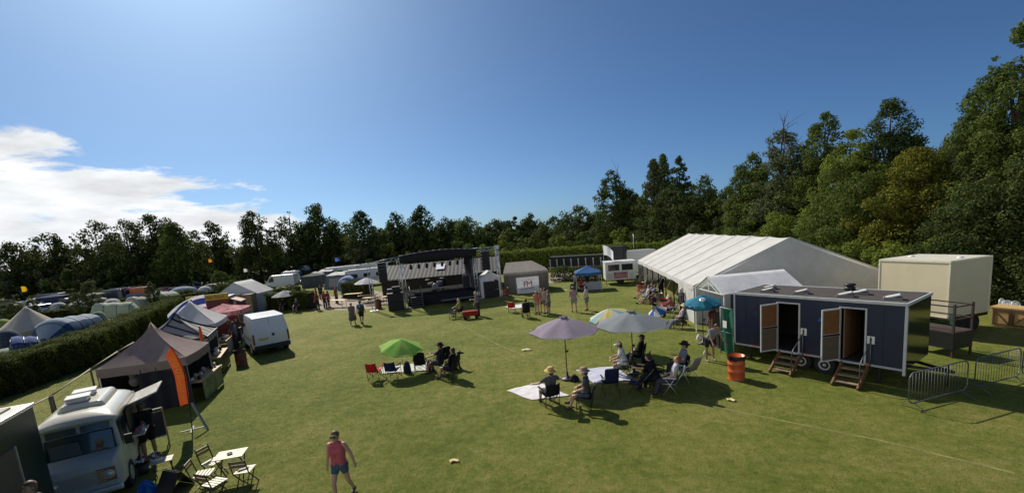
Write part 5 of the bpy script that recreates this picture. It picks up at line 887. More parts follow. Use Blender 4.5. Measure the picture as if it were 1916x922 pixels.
q = (P(1082, 546) + P(1130, 543)) / 2; gazebo('blue pop-up gazebo with people and a stall table beneath', (q.x, q.y + 1.3, 0), R(-6), 2.4, 2.4, 1.75, 2.35, (.045, .13, .32), walls=[(3, 0, 1, 0, 1.7)], wallc=mat('dark_backdrop', (.02, .02, .025), .8))
tb = trestle('white-clothed stall table under the blue gazebo', (q.x + .2, q.y + .6, 0), R(-6), 1.9, .7, m=WHITE, group='none'); del tb['group']
s = MB(); s.grid(lambda a, b: (-.95 + 1.9 * a, -.37, .77 - .7 * b), 8, 2); s.build('table_drape', cloth('grey_drape', (.35, .36, .40)), tb)
hg = thing('hanging_rack', 'rack of pale hanging goods at the back of the blue gazebo', 'rack', (q.x + .1, q.y + 2.3, 0), R(-6)); s = MB(); s.path([(-1, 0, 0), (-1, 0, 1.6), (1, 0, 1.6), (1, 0, 0)], .02); s.build('frame', DARKST, hg)
for i in range(9): s = MB(); x = -.85 + .21 * i; s.ball((x, 0, 1.38 - .06 * (i % 2)), (.085, .04, .15), 8, 6); s.build('hanging_item', mat('pale_goods', (.55, .52, .40), .7, .3), hg)
q = P(1133, 533); flag_on_pole('white pennant on a tall pole behind the catering trailer', (T(1131, 470, 44).x, 44.5, 0), T(1131, 458, 44.5).z, .95, .95, [cloth('white_flag', (.80, .80, .84), trans=.4)], rz=R(-15), droop=.7)
flag_on_pole('thin dark flagpole in front of the white panel van', (T(1187, 490, 46).x, 46, 0), T(1184, 438, 46).z, .25, .7, [cloth('dark_flag', (.02, .03, .02))], rz=R(80), droop=.6)
# ---- far-left dark trailer
p = P(60, 753, 3.0); p2 = P(0, 787, 3.0); d = (p - p2).normalized(); t = thing('kiosk_trailer', 'dark green kiosk trailer with a pale roof, cut by the left photo edge', 'trailer', (p.x, p.y, 0), yaw(p2, p) - R(90))
GRN = mat('dark_green_panel', (.012, .026, .014), .4, .15, 2); s = MB(); s.box((-1.15, -1.9, 1.62), (2.3, 3.8, 2.7)); s.build('body', GRN, t, .02)
s = MB(); s.box((-1.15, -1.9, 2.985), (2.22, 3.72, .03)); s.build('roof', mat('pale_roof', (.55, .53, .48), .6, .12, 2, dirt=.4), t); s = MB(); s.box((-.01, -1.9, 2.96), (.07, 3.86, .08)); s.box((-1.15, .0, 2.96), (2.3, .07, .078)); s.build('roof_trim', ALU, t, .01)
s = MB(); s.box((-.6, -.5, 3.02), (.7, .5, .05)); s.build('roof_hatch', mat('roof_hatch_tan', (.35, .31, .24), .6), t)
s = MB(); s.box((.01, -1.55, 1.35), (.03, .95, 2.0)); dr = s.build('door', mat('brown_door', (.10, .075, .06), .5), t); s = MB(); s.bar((.03, -1.06, .36), (.03, -1.06, 2.36), .04); s.build('door_frame', ALU, dr)
s = MB(); s.box((-1.15, -1.9, .2), (1.8, 3.0, .25)); s.build('chassis', DARKST, t)
for y in (-1.5, -2.3): s = MB(); s.tube((-.25, y, .32), (-.02, y, .32), .32, n=16); s.build('wheel', RUBBER, t)
# ---- vintage coffee van
a = P(73, 794, 2.2); b = P(200, 781, 2.2); c = (a + b) / 2; W2 = .76; vy = R(180 + 32); t = thing('vintage_van', 'cream vintage step van selling drinks, with two windscreen panels and a raised roof', 'van', (c.x, c.y + .05, 0), vy)
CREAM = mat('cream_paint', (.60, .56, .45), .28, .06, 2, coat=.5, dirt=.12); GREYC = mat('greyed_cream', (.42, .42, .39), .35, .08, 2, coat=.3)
# local: front faces +Y at y=0, van runs back to y=-L
Lv = 2.55; prof = [(-W2, .45), (-W2, 1.5), (-W2 + .05, 2.08), (W2 - .05, 2.08), (W2, 1.5), (W2, .45)]
def vs(y): # half width, nose height factor
    return W2
secs = []
def ring(y, w_, z0, z1, ins): return [(-w_, y, z0), (-w_, y, (z0 + z1) * .52), (-w_ + ins, y, z1), (w_ - ins, y, z1), (w_, y, (z0 + z1) * .52), (w_, y, z0)]
rings = [ring(.55, W2 * .86, .42, .98, .08), ring(.50, W2 * .93, .40, 1.14, .07), ring(.30, W2 * .98, .40, 1.24, .05), ring(.02, W2, .40, 1.32, .03), ring(-.10, W2, .40, 2.10, .07), ring(-Lv + .15, W2, .40, 2.10, .07), ring(-Lv, W2 * .95, .45, 2.0, .15)]
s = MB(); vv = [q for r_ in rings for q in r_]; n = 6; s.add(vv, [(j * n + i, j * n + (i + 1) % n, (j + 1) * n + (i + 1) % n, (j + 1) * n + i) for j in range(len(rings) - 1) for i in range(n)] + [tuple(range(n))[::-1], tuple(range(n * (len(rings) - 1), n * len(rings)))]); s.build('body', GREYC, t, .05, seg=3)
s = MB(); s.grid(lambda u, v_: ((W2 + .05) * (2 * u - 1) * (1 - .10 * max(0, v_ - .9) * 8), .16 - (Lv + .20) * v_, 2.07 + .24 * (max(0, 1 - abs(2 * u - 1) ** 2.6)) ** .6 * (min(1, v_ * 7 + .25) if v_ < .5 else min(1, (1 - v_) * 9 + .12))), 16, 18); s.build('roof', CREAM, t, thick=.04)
s = MB(); s.prism([(-.50, 2.26), (-.41, 2.45), (.41, 2.45), (.50, 2.26)], 'y', -Lv + .35, -.62); s.build('roof_lantern', CREAM, t, .07, seg=3)
for y in (-1.0, -1.65): s = MB(); s.box((.10, y, 2.51), (.42, .42, .10)); s.box((.10, y, 2.58), (.50, .48, .05), rz=.1); v_ = s.build('roof_vent', mat('pale_grey_vent', (.55, .54, .53), .6), t, .02)
s = MB(); 
def wp(x, z): return (x, -.10 + .145 * (2.1 - z) / .78 + .035, z)
s.add([wp(-.64, 1.30), wp(.64, 1.30), wp(.62, 1.79), wp(-.62, 1.79)], [(0, 1, 2, 3)]); ws = s.build('windscreen', GLASS, t, thick=.02)
s = MB(); s.path([wp(-.65, 1.29), wp(.65, 1.29), wp(.63, 1.80), wp(-.63, 1.80), wp(-.65, 1.29)], .018, 6); s.build('seal', BLACK, ws)
s = MB(); s.tube(wp(.25, 1.36), wp(.62, 1.5), .008); s.tube(wp(-.15, 1.36), wp(-.55, 1.52), .008); s.build('wiper', STEEL, ws)
for x in (-.32, .32): s = MB(); s.add([wp(x - .28, 1.84), wp(x + .28, 1.84), wp(x + .28, 2.0), wp(x - .28, 2.0)], [(0, 1, 2, 3)]); s.build('upper_window', mat('dusk_glass', (.06, .07, .07), .12), t, thick=.015)
s = MB(); s.box((.28, .10, 1.50), (.56, .02, .36), rx=-.12); s.build('mirror_board', mat('mirror_glass', (.10, .11, .12), .1), t)
for i in range(8): s = MB(); s.box((0, .545 + .012, .62 + .045 * i), (.9, .03, .018)); s.build('grille_bar', ALU, t)
for x in (-.52, .52): s = MB(); s.lathe([(.13, 0), (.13, .05), (.11, .07)], n=20); s.ball((0, 0, .06), (.10, .10, .05), 14, 6, 0, 1); h_ = s.build('headlight', mat('chrome_lens', (.6, .6, .58), .15, metal=.4), t); h_.matrix_local = Matrix.Translation((x, .50, .80)) @ Matrix.Rotation(R(-90), 4, 'X')
s = MB(); s.box((0, .60, .42), (1.5, .10, .14)); s.build('bumper', ALU, t, .03); s = MB(); s.box((-.47, .553, .80), (.36, .02, .34)); s.build('rust_patch', mat('primer_patch', (.30, .12, .05), .7, .4, 5), t)
# left side seen from the field (local -X) carries the hatch, door window and mirror
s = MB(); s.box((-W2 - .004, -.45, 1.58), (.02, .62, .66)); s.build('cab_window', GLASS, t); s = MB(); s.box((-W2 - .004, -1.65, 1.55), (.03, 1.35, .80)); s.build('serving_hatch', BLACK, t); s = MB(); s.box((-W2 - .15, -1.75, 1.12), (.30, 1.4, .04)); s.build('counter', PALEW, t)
s = MB(); s.box((-W2 - .36, -1.75, 2.14), (.80, 1.35, .03), ry=R(17)); s.build('awning_flap', CREAM, t); s = MB(); s.bar((-W2, -1.1, 1.9), (-W2 - .6, -1.1, 2.18), .02); s.bar((-W2, -2.4, 1.9), (-W2 - .6, -2.4, 2.18), .02); s.build('awning_strut', STEEL, t)
s = MB(); s.box((-W2 - .16, .02, 1.42), (.16, .05, .26)); s.tube((-W2, -.02, 1.42), (-W2 - .12, 0, 1.42), .01); s.build('wing_mirror', BLACK, t, .02)
rn = random.Random(2)
for i in range(14): s = MB(); s.box((-W2 - .18 + rn.uniform(-.09, .05), -1.2 - i * .085, 1.14 + .06), (.07, .06, rn.uniform(.08, .2))); s.build('goods', mat('goods_%d' % (i % 4), [(.5, .1, .2), (.6, .55, .5), (.15, .2, .3), (.4, .25, .1)][i % 4], .5), t)
for i in range(7): s = MB(); s.add([(-W2 - .012, -1.05 - .2 * i, 1.07), (-W2 - .012, -1.25 - .2 * i, 1.07), (-W2 - .03, -1.15 - .2 * i, .84)], [(0, 1, 2)]); s.build('bunting', cloth('bunt_%d' % (i % 3), [(.5, .08, .15), (.6, .6, .6), (.12, .2, .4)][i % 3]), t)
for y in (-.35, -Lv + .75):
    for sd in (1, -1): s = MB(); s.tube((sd * (W2 - .22), y, .36), (sd * (W2 + .005), y, .36), .36, n=20); wl = s.build('wheel', RUBBER, t); s = MB(); s.tube((sd * (W2 + .0), y, .36), (sd * (W2 + .015), y, .36), .2, n=16); s.build('rim', CREAM, wl)
s = MB(); s.box((0, -Lv / 2, .42), (1.25, Lv - .6, .12)); s.build('chassis', DARKST, t)
# ---- bistro set, small table, boards and bag by the van
def bistro_chair(label, loc, rz, group='folding slatted bistro chairs'):
    t = thing('bistro_chair', label, 'chair', loc, rz, group); fm = mat('brown_black_metal', (.035, .028, .022), .5)
    for i in range(5): s = MB(); s.box((0, -.17 + .085 * i, .455), (.40, .062, .016)); s.build('seat_slat', PALEW, t)
    for z in (.70, .80): s = MB(); s.box((0, -.25 - (z - .45) * .18, z), (.40, .015, .07), rx=-.15); s.build('back_slat', mat('brown_slat', (.16, .10, .06), .55, .2, 9), t)
    for sd in (1, -1): s = MB(); s.bar((.185 * sd, .22, 0), (.185 * sd, -.22, .46), .022); s.bar((.185 * sd, -.22, .46), (.185 * sd, -.33, .86), .022); s.build('leg', fm, t); s = MB(); s.bar((.165 * sd, -.26, 0), (.165 * sd, .18, .45), .022); s.build('leg', fm, t)
    s = MB(); s.bar((-.18, .13, .10), (.18, .13, .10), .015); s.bar((-.16, -.18, .09), (.16, -.18, .09), .015); s.build('stretcher', fm, t); return t
def bistro_table(label, loc, rz, L=.72, wd=.55, h=.71):
    t = thing('bistro_table', label, 'table', loc, rz); fm = mat('brown_black_metal', (.035, .028, .022), .5)
    for i in range(6): s = MB(); s.box((0, -wd / 2 + wd * (i + .5) / 6, h), (L, wd / 6 - .014, .02)); s.build('table_slat', PALEW, t)
    for sd in (1, -1): s = MB(); s.bar((sd * L * .38, -wd * .42, 0), (sd * L * .38, wd * .42, h - .02), .024); s.bar((sd * L * .40, wd * .42, 0), (sd * L * .40, -wd * .42, h - .02), .024); s.build('leg', fm, t)
    s = MB(); s.bar((-L * .38, 0, h * .5), (L * .38, 0, h * .5), .014); s.build('stretcher', fm, t); return t
q = P(431, 849, .71); bistro_table('pale slatted bistro table among four folding chairs', (q.x, q.y, 0), R(14))
s = MB(); s.lathe([(.05, 0), (.07, .035), (.06, .035), (.045, .01)], n=14); tag(s.build('ashtray', mat('dark_ashtray', (.05, .035, .025), .4), loc=(q.x, q.y - .02, .722)), 'small dark ashtray on the pale slatted bistro table', 'ashtray')
for (px, py, rz_, lab) in ((399, 862, -105, 'folding bistro chair behind the left end of the slatted table'), (381, 884, -75, 'folding bistro chair at the left, seat turned to the slatted table'), (458, 877, 8, 'folding bistro chair to the right of the slatted table with something dark on its seat'), (402, 901, -20, 'folding bistro chair nearest the camera, in front of the slatted table')):
    q = P(px, py, .46); bistro_chair(lab, (q.x, q.y, 0), R(rz_))
q = P(458, 877, .47); s = MB(); s.box((0, 0, 0), (.20, .05, .02), rz=.5); s.box((.02, .06, .0), (.22, .05, .02), rz=.4); tag(s.build('folded_umbrella', BLACK, loc=(q.x - .06, q.y - .03, .485), bevel=.008), 'dark slim item lying on the seat of the right bistro chair', 'item')
q = P(302, 858, .55); bistro_table('small pale slatted side table beside the cream van', (q.x, q.y, 0), R(30), .5, .4, .52)
fl = thing('flower_bowl', 'bowl of white and dark red flowers on the small slatted side table', 'flowers', (q.x - .1, q.y - .05, .53)); s = MB(); s.lathe([(.10, 0), (.15, .10), (.14, .10), (.05, .02)], n=16); s.build('bowl', WHITE, fl); rn = random.Random(6)
for i in range(22): s = MB(); s.ball((rn.uniform(-.15, .15), rn.uniform(-.12, .12), .12 + rn.uniform(0, .1)), rn.uniform(.025, .05), 7, 5); s.build('bloom', [WHITE, mat('dark_red_bloom', (.22, .03, .03), .6), mat('brown_bloom', (.12, .06, .04), .7)][i % 3], fl)
q = P(270, 872, .2); fl = thing('flower_tub', 'tub of dark red flowers on the grass between van and side table', 'flowers', (q.x - .05, q.y, 0)); s = MB(); s.lathe([(.12, 0), (.17, .30), (.155, .30), (.12, .05)], n=16); s.build('tub', mat('dark_tub', (.06, .05, .045), .6), fl)
for i in range(16): s = MB(); s.ball((rn.uniform(-.15, .15), rn.uniform(-.15, .15), .33 + rn.uniform(0, .12)), rn.uniform(.03, .06), 7, 5); s.build('bloom', mat('dark_red_bloom', (.22, .03, .03), .6) if i % 3 else WHITE, fl)
q = P(272, 908, .2); s = MB(); s.grid(lambda a, b: ((.24 + .02 * math.sin(a * 31)) * math.cos(a * 6.2832) * max(0, math.cos(b * 1.5707)) ** .45 * (1 - .12 * b), (.17 + .015 * math.sin(a * 40)) * math.sin(a * 6.2832) * max(0, math.cos(b * 1.5707)) ** .45, .34 * b + .015 * math.sin(a * 25 + b * 9)), 32, 10); tag(s.build('blue_bag', mat('blue_plastic', (.012, .13, .42), .22, .15, 7, .7, 14), loc=(q.x, q.y, 0), rz=.3), 'shiny blue plastic bag on the grass in front of the cream van', 'bag')
q = P(325, 897, .25); t = thing('chalkboard', 'black sandwich board leaning open on the grass near the bistro chairs', 'board', (q.x, q.y, 0), R(-20))
for sd in (1, -1): s = MB(); s.box((0, sd * .16, .26), (.62, .025, .56), rx=sd * .52); s.build('panel', BLACK, t)
q = P(290, 840); t = thing('easel_board', 'black chalkboard on a wooden A-frame easel beside the cream van', 'board', (q.x, q.y + .1, 0), R(38)); s = MB(); s.box((0, -.02, .78), (.60, .03, .80), rx=-.16); s.build('board', BLACK, t)
for sd in (1, -1): s = MB(); s.bar((sd * .33, -.17, 0), (sd * .31, .08, 1.28), .04); s.build('leg', WOOD, t); s = MB(); s.bar((sd * .31, .45, 0), (sd * .31, .08, 1.25), .035); s.build('leg', WOOD, t)
s = MB(); s.bar((-.33, -.10, .38), (.33, -.10, .38), .04); s.bar((-.31, .08, 1.26), (.31, .08, 1.26), .04); s.build('frame', mat('pale_frame', (.45, .42, .36), .6), t)
# ---- food stalls along the hedge
BRN = (.31, .235, .215); NV = mat('navy_drape', (.012, .012, .020), .9, .3, 3, .3)
gazebo('brown pop-up gazebo stall with dark navy walls behind the cream van', (-15.45, 18.55), R(18), 3.0, 2.9, 2.05, 3.5, BRN, 'market gazebos along the hedge', walls=[(0, .42, 1, .02, 1.8), (3, 0, 1, 0, 1.9), (2, 0, 1, 0, 1.9)], wallc=NV, val=.36, sag=.38)
gz = Matrix.Translation((-15.45, 18.55, 0)) @ Matrix.Rotation(R(18), 4, 'Z')
def stall_counter(label, M, L, m, things_=True, ban=None):
    p = M @ Vector((0, 0, 0)); t = thing('stall_counter', label, 'counter', p, M.to_euler().z); s = MB(); s.box((0, 0, .86), (.65, L, .05)); s.build('top', WOOD, t); s = MB(); s.grid(lambda a, b: (.33 + .015 * math.sin(a * 22), -L / 2 + L * a, .84 - .80 * b), 20, 2); s.build('front_cloth', m, t); rn = random.Random(len(label))
    for i in range(9): s = MB(); s.lathe([(.05 + .03 * rn.random(), 0), (.06 + .05 * rn.random(), .1), (.05, .12 + .1 * rn.random())], (rn.uniform(-.2, .15), -L / 2 + L * (i + .5) / 9, .885), 10); s.build('pot', [ALU, DARKST, mat('cream_pot', (.5, .45, .35), .5)][i % 3], t)
    return t
stall_counter('stall counter with a faded green banner on the open side of the brown gazebo', gz @ Matrix.Translation((1.5, .1, 0)), 2.6, mat('green_banner', (.17, .18, .07), .7, .6, 2.5))
s = MB(); s.ball((0, 0, .35), (.2, .16, .22), 12, 8); s.ball((0, -.04, .64), (.13, .12, .13), 12, 8); tag(s.build('stacked_sacks', mat('grey_sacks', (.16, .15, .14), .9, .3), loc=gz @ Vector((-.55, -1.0, .9))), 'grey bundle on a shelf in the dark opening of the brown gazebo', 'bundle'); s = MB(); s.box((0, 0, .45), (1.2, .5, .9)); tag(s.build('storage_box', NV, loc=gz @ Vector((-.6, -.9, 0)), rz=R(25), bevel=.02), 'dark storage box inside the brown gazebo opening', 'box')
FOLD_SHADE = bpy.data.materials.new('fold_shade_canvas'); FOLD_SHADE.use_nodes = True; st_ = FOLD_SHADE.node_tree; pb = st_.nodes['Principled BSDF']; pb.inputs['Roughness'].default_value = .85  # dark wave bands paint the shading of canvas folds into the colour
tx_ = N(st_, 'ShaderNodeTexCoord'); wv = N(st_, 'ShaderNodeTexWave', i_Scale=.9, i_Distortion=2.0, i_Detail=1.0); wv.bands_direction = 'DIAGONAL'; st_.links.new(tx_.outputs['Object'], wv.inputs['Vector']); rp = N(st_, 'ShaderNodeValToRGB'); rp.color_ramp.elements[0].position = .13; rp.color_ramp.elements[0].color = (.012, .012, .014, 1); rp.color_ramp.elements[1].position = .2; rp.color_ramp.elements[1].color = (.30, .28, .26, 1); st_.links.new(wv.outputs['Fac'], rp.inputs[0]); st_.links.new(rp.outputs[0], pb.inputs['Base Color'])
gazebo('grey gazebo stall with black edge binding and painted fold shade behind the brown one', (-17.5, 22.6), R(25), 2.9, 3.0, 2.05, 3.3, (.3, .28, .26), 'market gazebos along the hedge', walls=[(3, 0, 1, 0, 1.9), (0, 0, 1, .1, 1.9)], wallc=BLACK, mats_=FOLD_SHADE, sag=.36)
gazebo('white gazebo stall with small union flags on its roof, third from the front', (-20.0, 27.2), R(22), 3.0, 3.4, 2.1, 3.5, (.60, .58, .57), 'market gazebos along the hedge', walls=[(3, 0, 1, 0, 1.9), (0, 0, 1, .1, 1.9)], wallc=NV)
s = MB()
for sx in (1, -1):
    for sy in (1, -1): s.path([(sx * 1.46 * u_, sy * 1.51 * u_, 3.33 - 1.25 * (u_ ** .64)) for u_ in [k_ / 8 for k_ in range(9)]], .035, 5)
for (a_, b_) in (((-1, -1), (1, -1)), ((1, -1), (1, 1)), ((1, 1), (-1, 1)), ((-1, 1), (-1, -1))): s.bar((a_[0] * 1.46, a_[1] * 1.51, 2.04), (b_[0] * 1.46, b_[1] * 1.51, 2.04), .04, .09)
for o_ in list(bpy.data.objects):
    if o_.get('label', '').startswith('grey gazebo stall'): s.build('black_binding', BLACK, o_)
RW = cloth('red_white_awning', (.55, .24, .26), var=.85, scale=3.5, trans=.2)
gazebo('red and white awning stall between the white gazebo and the red food trailer', (-20.5, 31.0), R(12), 2.7, 2.6, 2.3, 2.75, (.5, .1, .1), 'market gazebos along the hedge', walls=[(0, 0, 1, .1, 2.0)], wallc=mat('maroon_cloth', (.17, .025, .03), .8, .3), mats_=RW)
M2 = Matrix.Translation((-17.5, 22.6, 0)) @ Matrix.Rotation(R(25), 4, 'Z'); stall_counter('stall counter draped in black under the grey striped gazebo', M2 @ Matrix.Translation((1.5, 0, 0)), 2.6, BLACK); M3_ = Matrix.Translation((-20.0, 27.2, 0)) @ Matrix.Rotation(R(22), 4, 'Z'); stall_counter('stall counter with a pale cloth under the white gazebo', M3_ @ Matrix.Translation((1.5, 0, 0)), 2.8, cloth('pale_stall_cloth', (.40, .38, .35)))
feather_flag('red feather flag with yellow letters standing in front of the brown gazebo', (*P(360, 803).xy, 0), R(30), 3.2, .34, 'NOODLES', (.44, .075, .02), bend=.85, leanv=(.16, 0))
feather_flag('orange-red feather flag seen edge-on beside the grey creased gazebo', (*P(394, 712).xy, 0), R(118), 2.9, .34, 'FOOD', (.62, .09, .02), bend=.3)
s = MB(); q = P(357, 803); s.bar((.15, .1, .95), (.75, -.2, .02), .06); tag(s.build('leaning_pole', mat('grey_pole', (.3, .3, .28), .5), loc=(q.x, q.y, 0)), 'pale grey prop pole leaning beside the red feather flag', 'pole')
WB, BB, RB = cloth('flag_white', (.68, .66, .68), trans=.35), cloth('flag_navy', (.035, .05, .20), trans=.3), cloth('flag_red', (.50, .05, .07), trans=.35)
q = P(390, 592, 2.0); h1 = T(392, 560, q.y).z; flag_on_pole('large flag in white, navy, white and red bands flying over the white gazebo stall', (q.x, q.y, 0), 3.6, -2.3, 1.05, [WB, BB, BB, WB, RB], rz=R(20), wave=.22, droop=1.05, stripes=5)
q = P(352, 575, 3.0); t = flag_on_pole('small union-style flag hanging at the back of the white gazebo stall', (q.x + .1, q.y + .3, 0), 3.5, -.9, .6, [BB, WB, RB], rz=R(30), droop=.9, stripes=3)
# red food trailer
q0, q1 = P(376, 551, 2.95), P(425, 548, 2.95); Lt = 3.0; fy = R(18); t = thing('food_trailer', 'red food trailer with a yellow sign along its top', 'trailer', (q1.x - Lt * math.cos(fy), q1.y - Lt * math.sin(fy), 0), fy); REDP = mat('dark_red_panel', (.17, .018, .025), .5, .2, 2)
s = MB(); s.box((Lt / 2, 1.2, 1.5), (Lt, 2.4, 1.9)); s.build('body', REDP, t); s = MB(); s.box((Lt / 2, 0, 2.72), (Lt + .1, .12, .50)); sg = s.build('sign', mat('sign_yellow', (.52, .36, .02), .55, .1), t)
text('lettering', 'Hand Fried Food', .36, mat('sign_red', (.42, .03, .02), .6), sg, face_M((Lt / 2, -.07, 2.72), (1, 0, 0), (0, 0, 1)))
s = MB(); s.box((Lt / 2, 1.2, 2.55), (Lt, 2.3, .2)); s.build('roof', mat('grey_roof', (.22, .23, .25), .6), t); s = MB(); s.ball((Lt * .33, .9, 2.68), (.22, .22, .16), 12, 6, 0, 1); s.build('roof_vent', WHITE, t)
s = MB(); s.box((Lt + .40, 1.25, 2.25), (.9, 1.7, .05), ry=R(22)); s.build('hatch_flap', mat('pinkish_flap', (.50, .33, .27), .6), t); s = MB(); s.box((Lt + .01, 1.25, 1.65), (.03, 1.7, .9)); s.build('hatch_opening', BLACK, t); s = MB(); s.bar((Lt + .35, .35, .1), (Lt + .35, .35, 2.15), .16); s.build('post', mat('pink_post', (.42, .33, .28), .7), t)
s = MB(); s.box((Lt * .4, -.015, 1.5), (Lt * .6, .02, .8)); s.build('menu_board', mat('dark_menu', (.05, .02, .02), .6, .8, 6), t); s = MB(); s.box((Lt / 2, 1.2, .4), (Lt * .7, 2, .25)); s.build('chassis', DARKST, t)
for y in (.8, 1.6): s = MB(); s.tube((Lt - .25, y, .33), (Lt - .01, y, .33), .33, n=14); s.build('wheel', RUBBER, t)
# tan stall box, gable tent, white van
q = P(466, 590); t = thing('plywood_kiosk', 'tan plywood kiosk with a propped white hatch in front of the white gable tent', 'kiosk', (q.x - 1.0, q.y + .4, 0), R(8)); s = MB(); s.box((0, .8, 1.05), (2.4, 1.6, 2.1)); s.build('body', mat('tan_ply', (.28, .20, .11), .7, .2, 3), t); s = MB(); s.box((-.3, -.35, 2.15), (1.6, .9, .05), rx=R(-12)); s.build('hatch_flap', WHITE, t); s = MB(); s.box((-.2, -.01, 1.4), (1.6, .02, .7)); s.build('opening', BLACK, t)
g0, g1, gp = P(430, 590), P(487, 584), P(445, 525, 3.3); t0 = g1; gw = 4.2; gyaw = R(4); t = thing('gable_tent', 'white gable-ended tent with a grey notice panel beside the dark hedge', 'tent', (g1.x - gw, g1.y - .3, 0), gyaw); EV2, RG2 = 2.05, 3.35; GW = cloth('white_tent_wall', (.52, .55, .58), trans=.12); s = MB(); s.add([(0, 0, 0), (gw, 0, 0), (gw, 0, EV2), (gw / 2, 0, RG2), (0, 0, EV2)], [(0, 1, 2, 3, 4)]); s.build('gable_wall', GW, t)
s = MB(); s.grid(lambda a, b: (gw + .0 * a, 3.6 * a, EV2 * b), 8, 2); s.grid(lambda a, b: (0, 3.6 * a, EV2 * b), 8, 2); s.add([(0, 3.6, 0), (gw, 3.6, 0), (gw, 3.6, EV2), (gw / 2, 3.6, RG2), (0, 3.6, EV2)], [(0, 1, 2, 3, 4)]); s.build('side_wall', GW, t)
s = MB(); s.grid(lambda a, b: (gw / 2 + (gw / 2 + .1) * b, -.05 + 3.7 * a, RG2 + .02 - (RG2 - EV2 + .06) * b), 6, 4); s.grid(lambda a, b: (gw / 2 - (gw / 2 + .1) * b, -.05 + 3.7 * a, RG2 + .02 - (RG2 - EV2 + .06) * b), 6, 4); s.build('roof', CAN, t)
s = MB(); s.box((gw * .74, -.02, 1.1), (.9, .02, 1.25)); pn = s.build('notice_panel', mat('notice_pale', (.55, .58, .62), .6), t); s = MB(); s.box((gw * .74, -.04, 1.78), (1.05, .02, .12)); rn = random.Random(12)
for i in range(16): s.box((gw * .74 + rn.uniform(-.3, .3), -.04, rn.uniform(.55, 1.6)), (rn.uniform(.06, .22), .02, rn.uniform(.03, .12)))
s.build('notice_print', mat('notice_blue', (.06, .10, .16), .7), pn)
q0, q1 = P(484, 666), P(541, 656); t = thing('panel_van', 'white panel van seen from behind, parked beside the food stalls', 'van', ((q0.x + q1.x) / 2, (q0.y + q1.y) / 2, 0), yaw(q0, q1) + R(12)); VW, VL, VH = 1.0, 4.4, 2.3; VP = mat('van_white', (.66, .67, .69), .3, .04, 2, coat=.3, dirt=.12)
vr = [(-.02, 1.0, .42, 1.2, .0), (.0, .99, .42, 1.3, .0), (.16, .86, .42, VH - .06, .0), (.30, .86, .42, VH, 0), (VL - 1.7, .86, .42, VH, 0), (VL - 1.3, .84, .42, VH - .1, 0), (VL - .75, .82, .42, 1.35, 0), (VL - .15, .78, .42, 1.05, 0), (VL, .72, .42, .8, 0)]
s = MB(); rr = []
for (y, w_, z0, z1, _) in vr: rr.append([(-VW * (1 if y > -.1 else 1) * .98, y, z0), (-VW, y, min(1.15, z1 * .6)), (-w_, y, z1), (w_, y, z1), (VW, y, min(1.15, z1 * .6)), (VW * .98, y, z0)])
n = 6; s.add([q for r_ in rr for q in r_], [(j * n + i, j * n + (i + 1) % n, (j + 1) * n + (i + 1) % n, (j + 1) * n + i) for j in range(len(rr) - 1) for i in range(n)] + [tuple(range(n))[::-1], tuple(range(n * (len(rr) - 1), n * len(rr)))]); s.build('body', VP, t, .07, seg=3)
s = MB(); s.bar((0, -.035, .62), (0, .13, VH - .12), .012); s.build('door_seam', mat('seam_dark', (.08, .08, .08), .6), t); s = MB(); s.box((.12, -.03, 1.18), (.13, .04, .15)); s.build('door_handle', BLACK, t); s = MB(); s.box((-.42, -.035, .98), (.50, .02, .12)); s.build('number_plate', mat('plate_yellow', (.55, .42, .05), .5), t); s = MB(); s.box((0, .09, 1.98), (.1, .03, .05)); s.build('badge', ALU, t)
for sd in (1, -1): s = MB(); s.box((sd * .93, -.01, 1.02), (.10, .06, .62)); s.build('tail_light', mat('tail_lamp', (.20, .02, .02), .25), t, .02); s = MB(); s.box((sd * (VW + .14), VL - 1.15, 1.35), (.2, .1, .26)); s.build('wing_mirror', BLACK, t, .03)
s = MB(); s.box((0, -.06, .50), (1.96, .16, .26)); s.build('bumper', BLACK, t, .04); s = MB(); s.box((-VW + .0, 1.75, .95), (.03, 2.6, .05)); s.box((VW, 1.75, .95), (.03, 2.6, .05)); s.build('rub_strip', mat('grey_plastic', (.14, .14, .14), .6), t); s = MB(); s.box((-VW * .93, VL - 1.75, 1.55), (.04, .7, .5)); s.box((VW * .93, VL - 1.75, 1.55), (.04, .7, .5)); s.build('cab_window', GLASS, t)
s = MB(); s.add([(-.78, VL - .70, 1.4), (.78, VL - .70, 1.4), (.76, VL - 1.27, VH - .14), (-.76, VL - 1.27, VH - .14)], [(0, 1, 2, 3)]); s.v = [(x, y + .03, z + .03) for x, y, z in s.v]; s.build('windscreen', GLASS, t); s = MB(); s.box((0, VL / 2, .40), (1.7, VL - .5, .14)); s.build('chassis', BLACK, t)
for y in (.95, VL - .85):
    for sd in (1, -1): s = MB(); s.tube((sd * (VW - .22), y, .33), (sd * (VW + .004), y, .33), .33, n=18); wl = s.build('wheel', RUBBER, t); s = MB(); s.tube((sd * VW, y, .33), (sd * (VW + .015), y, .33), .2, n=14); s.build('rim', ALU, wl)
drum('dull red oil drum with a black liner beside the white panel van', P(453, 683), (.16, .035, .025), 'oil drum bins'); drum('red-brown drum half hidden behind the front of the white panel van', P(449, 612), (.15, .04, .03), 'oil drum bins')
drum('red drum standing at the left tower of the stage', P(709, 577), (.17, .04, .03), 'oil drum bins', liner=False); drum('red drum beside the white tent right of the stage', P(947, 555), (.2, .05, .035), 'oil drum bins', liner=False)
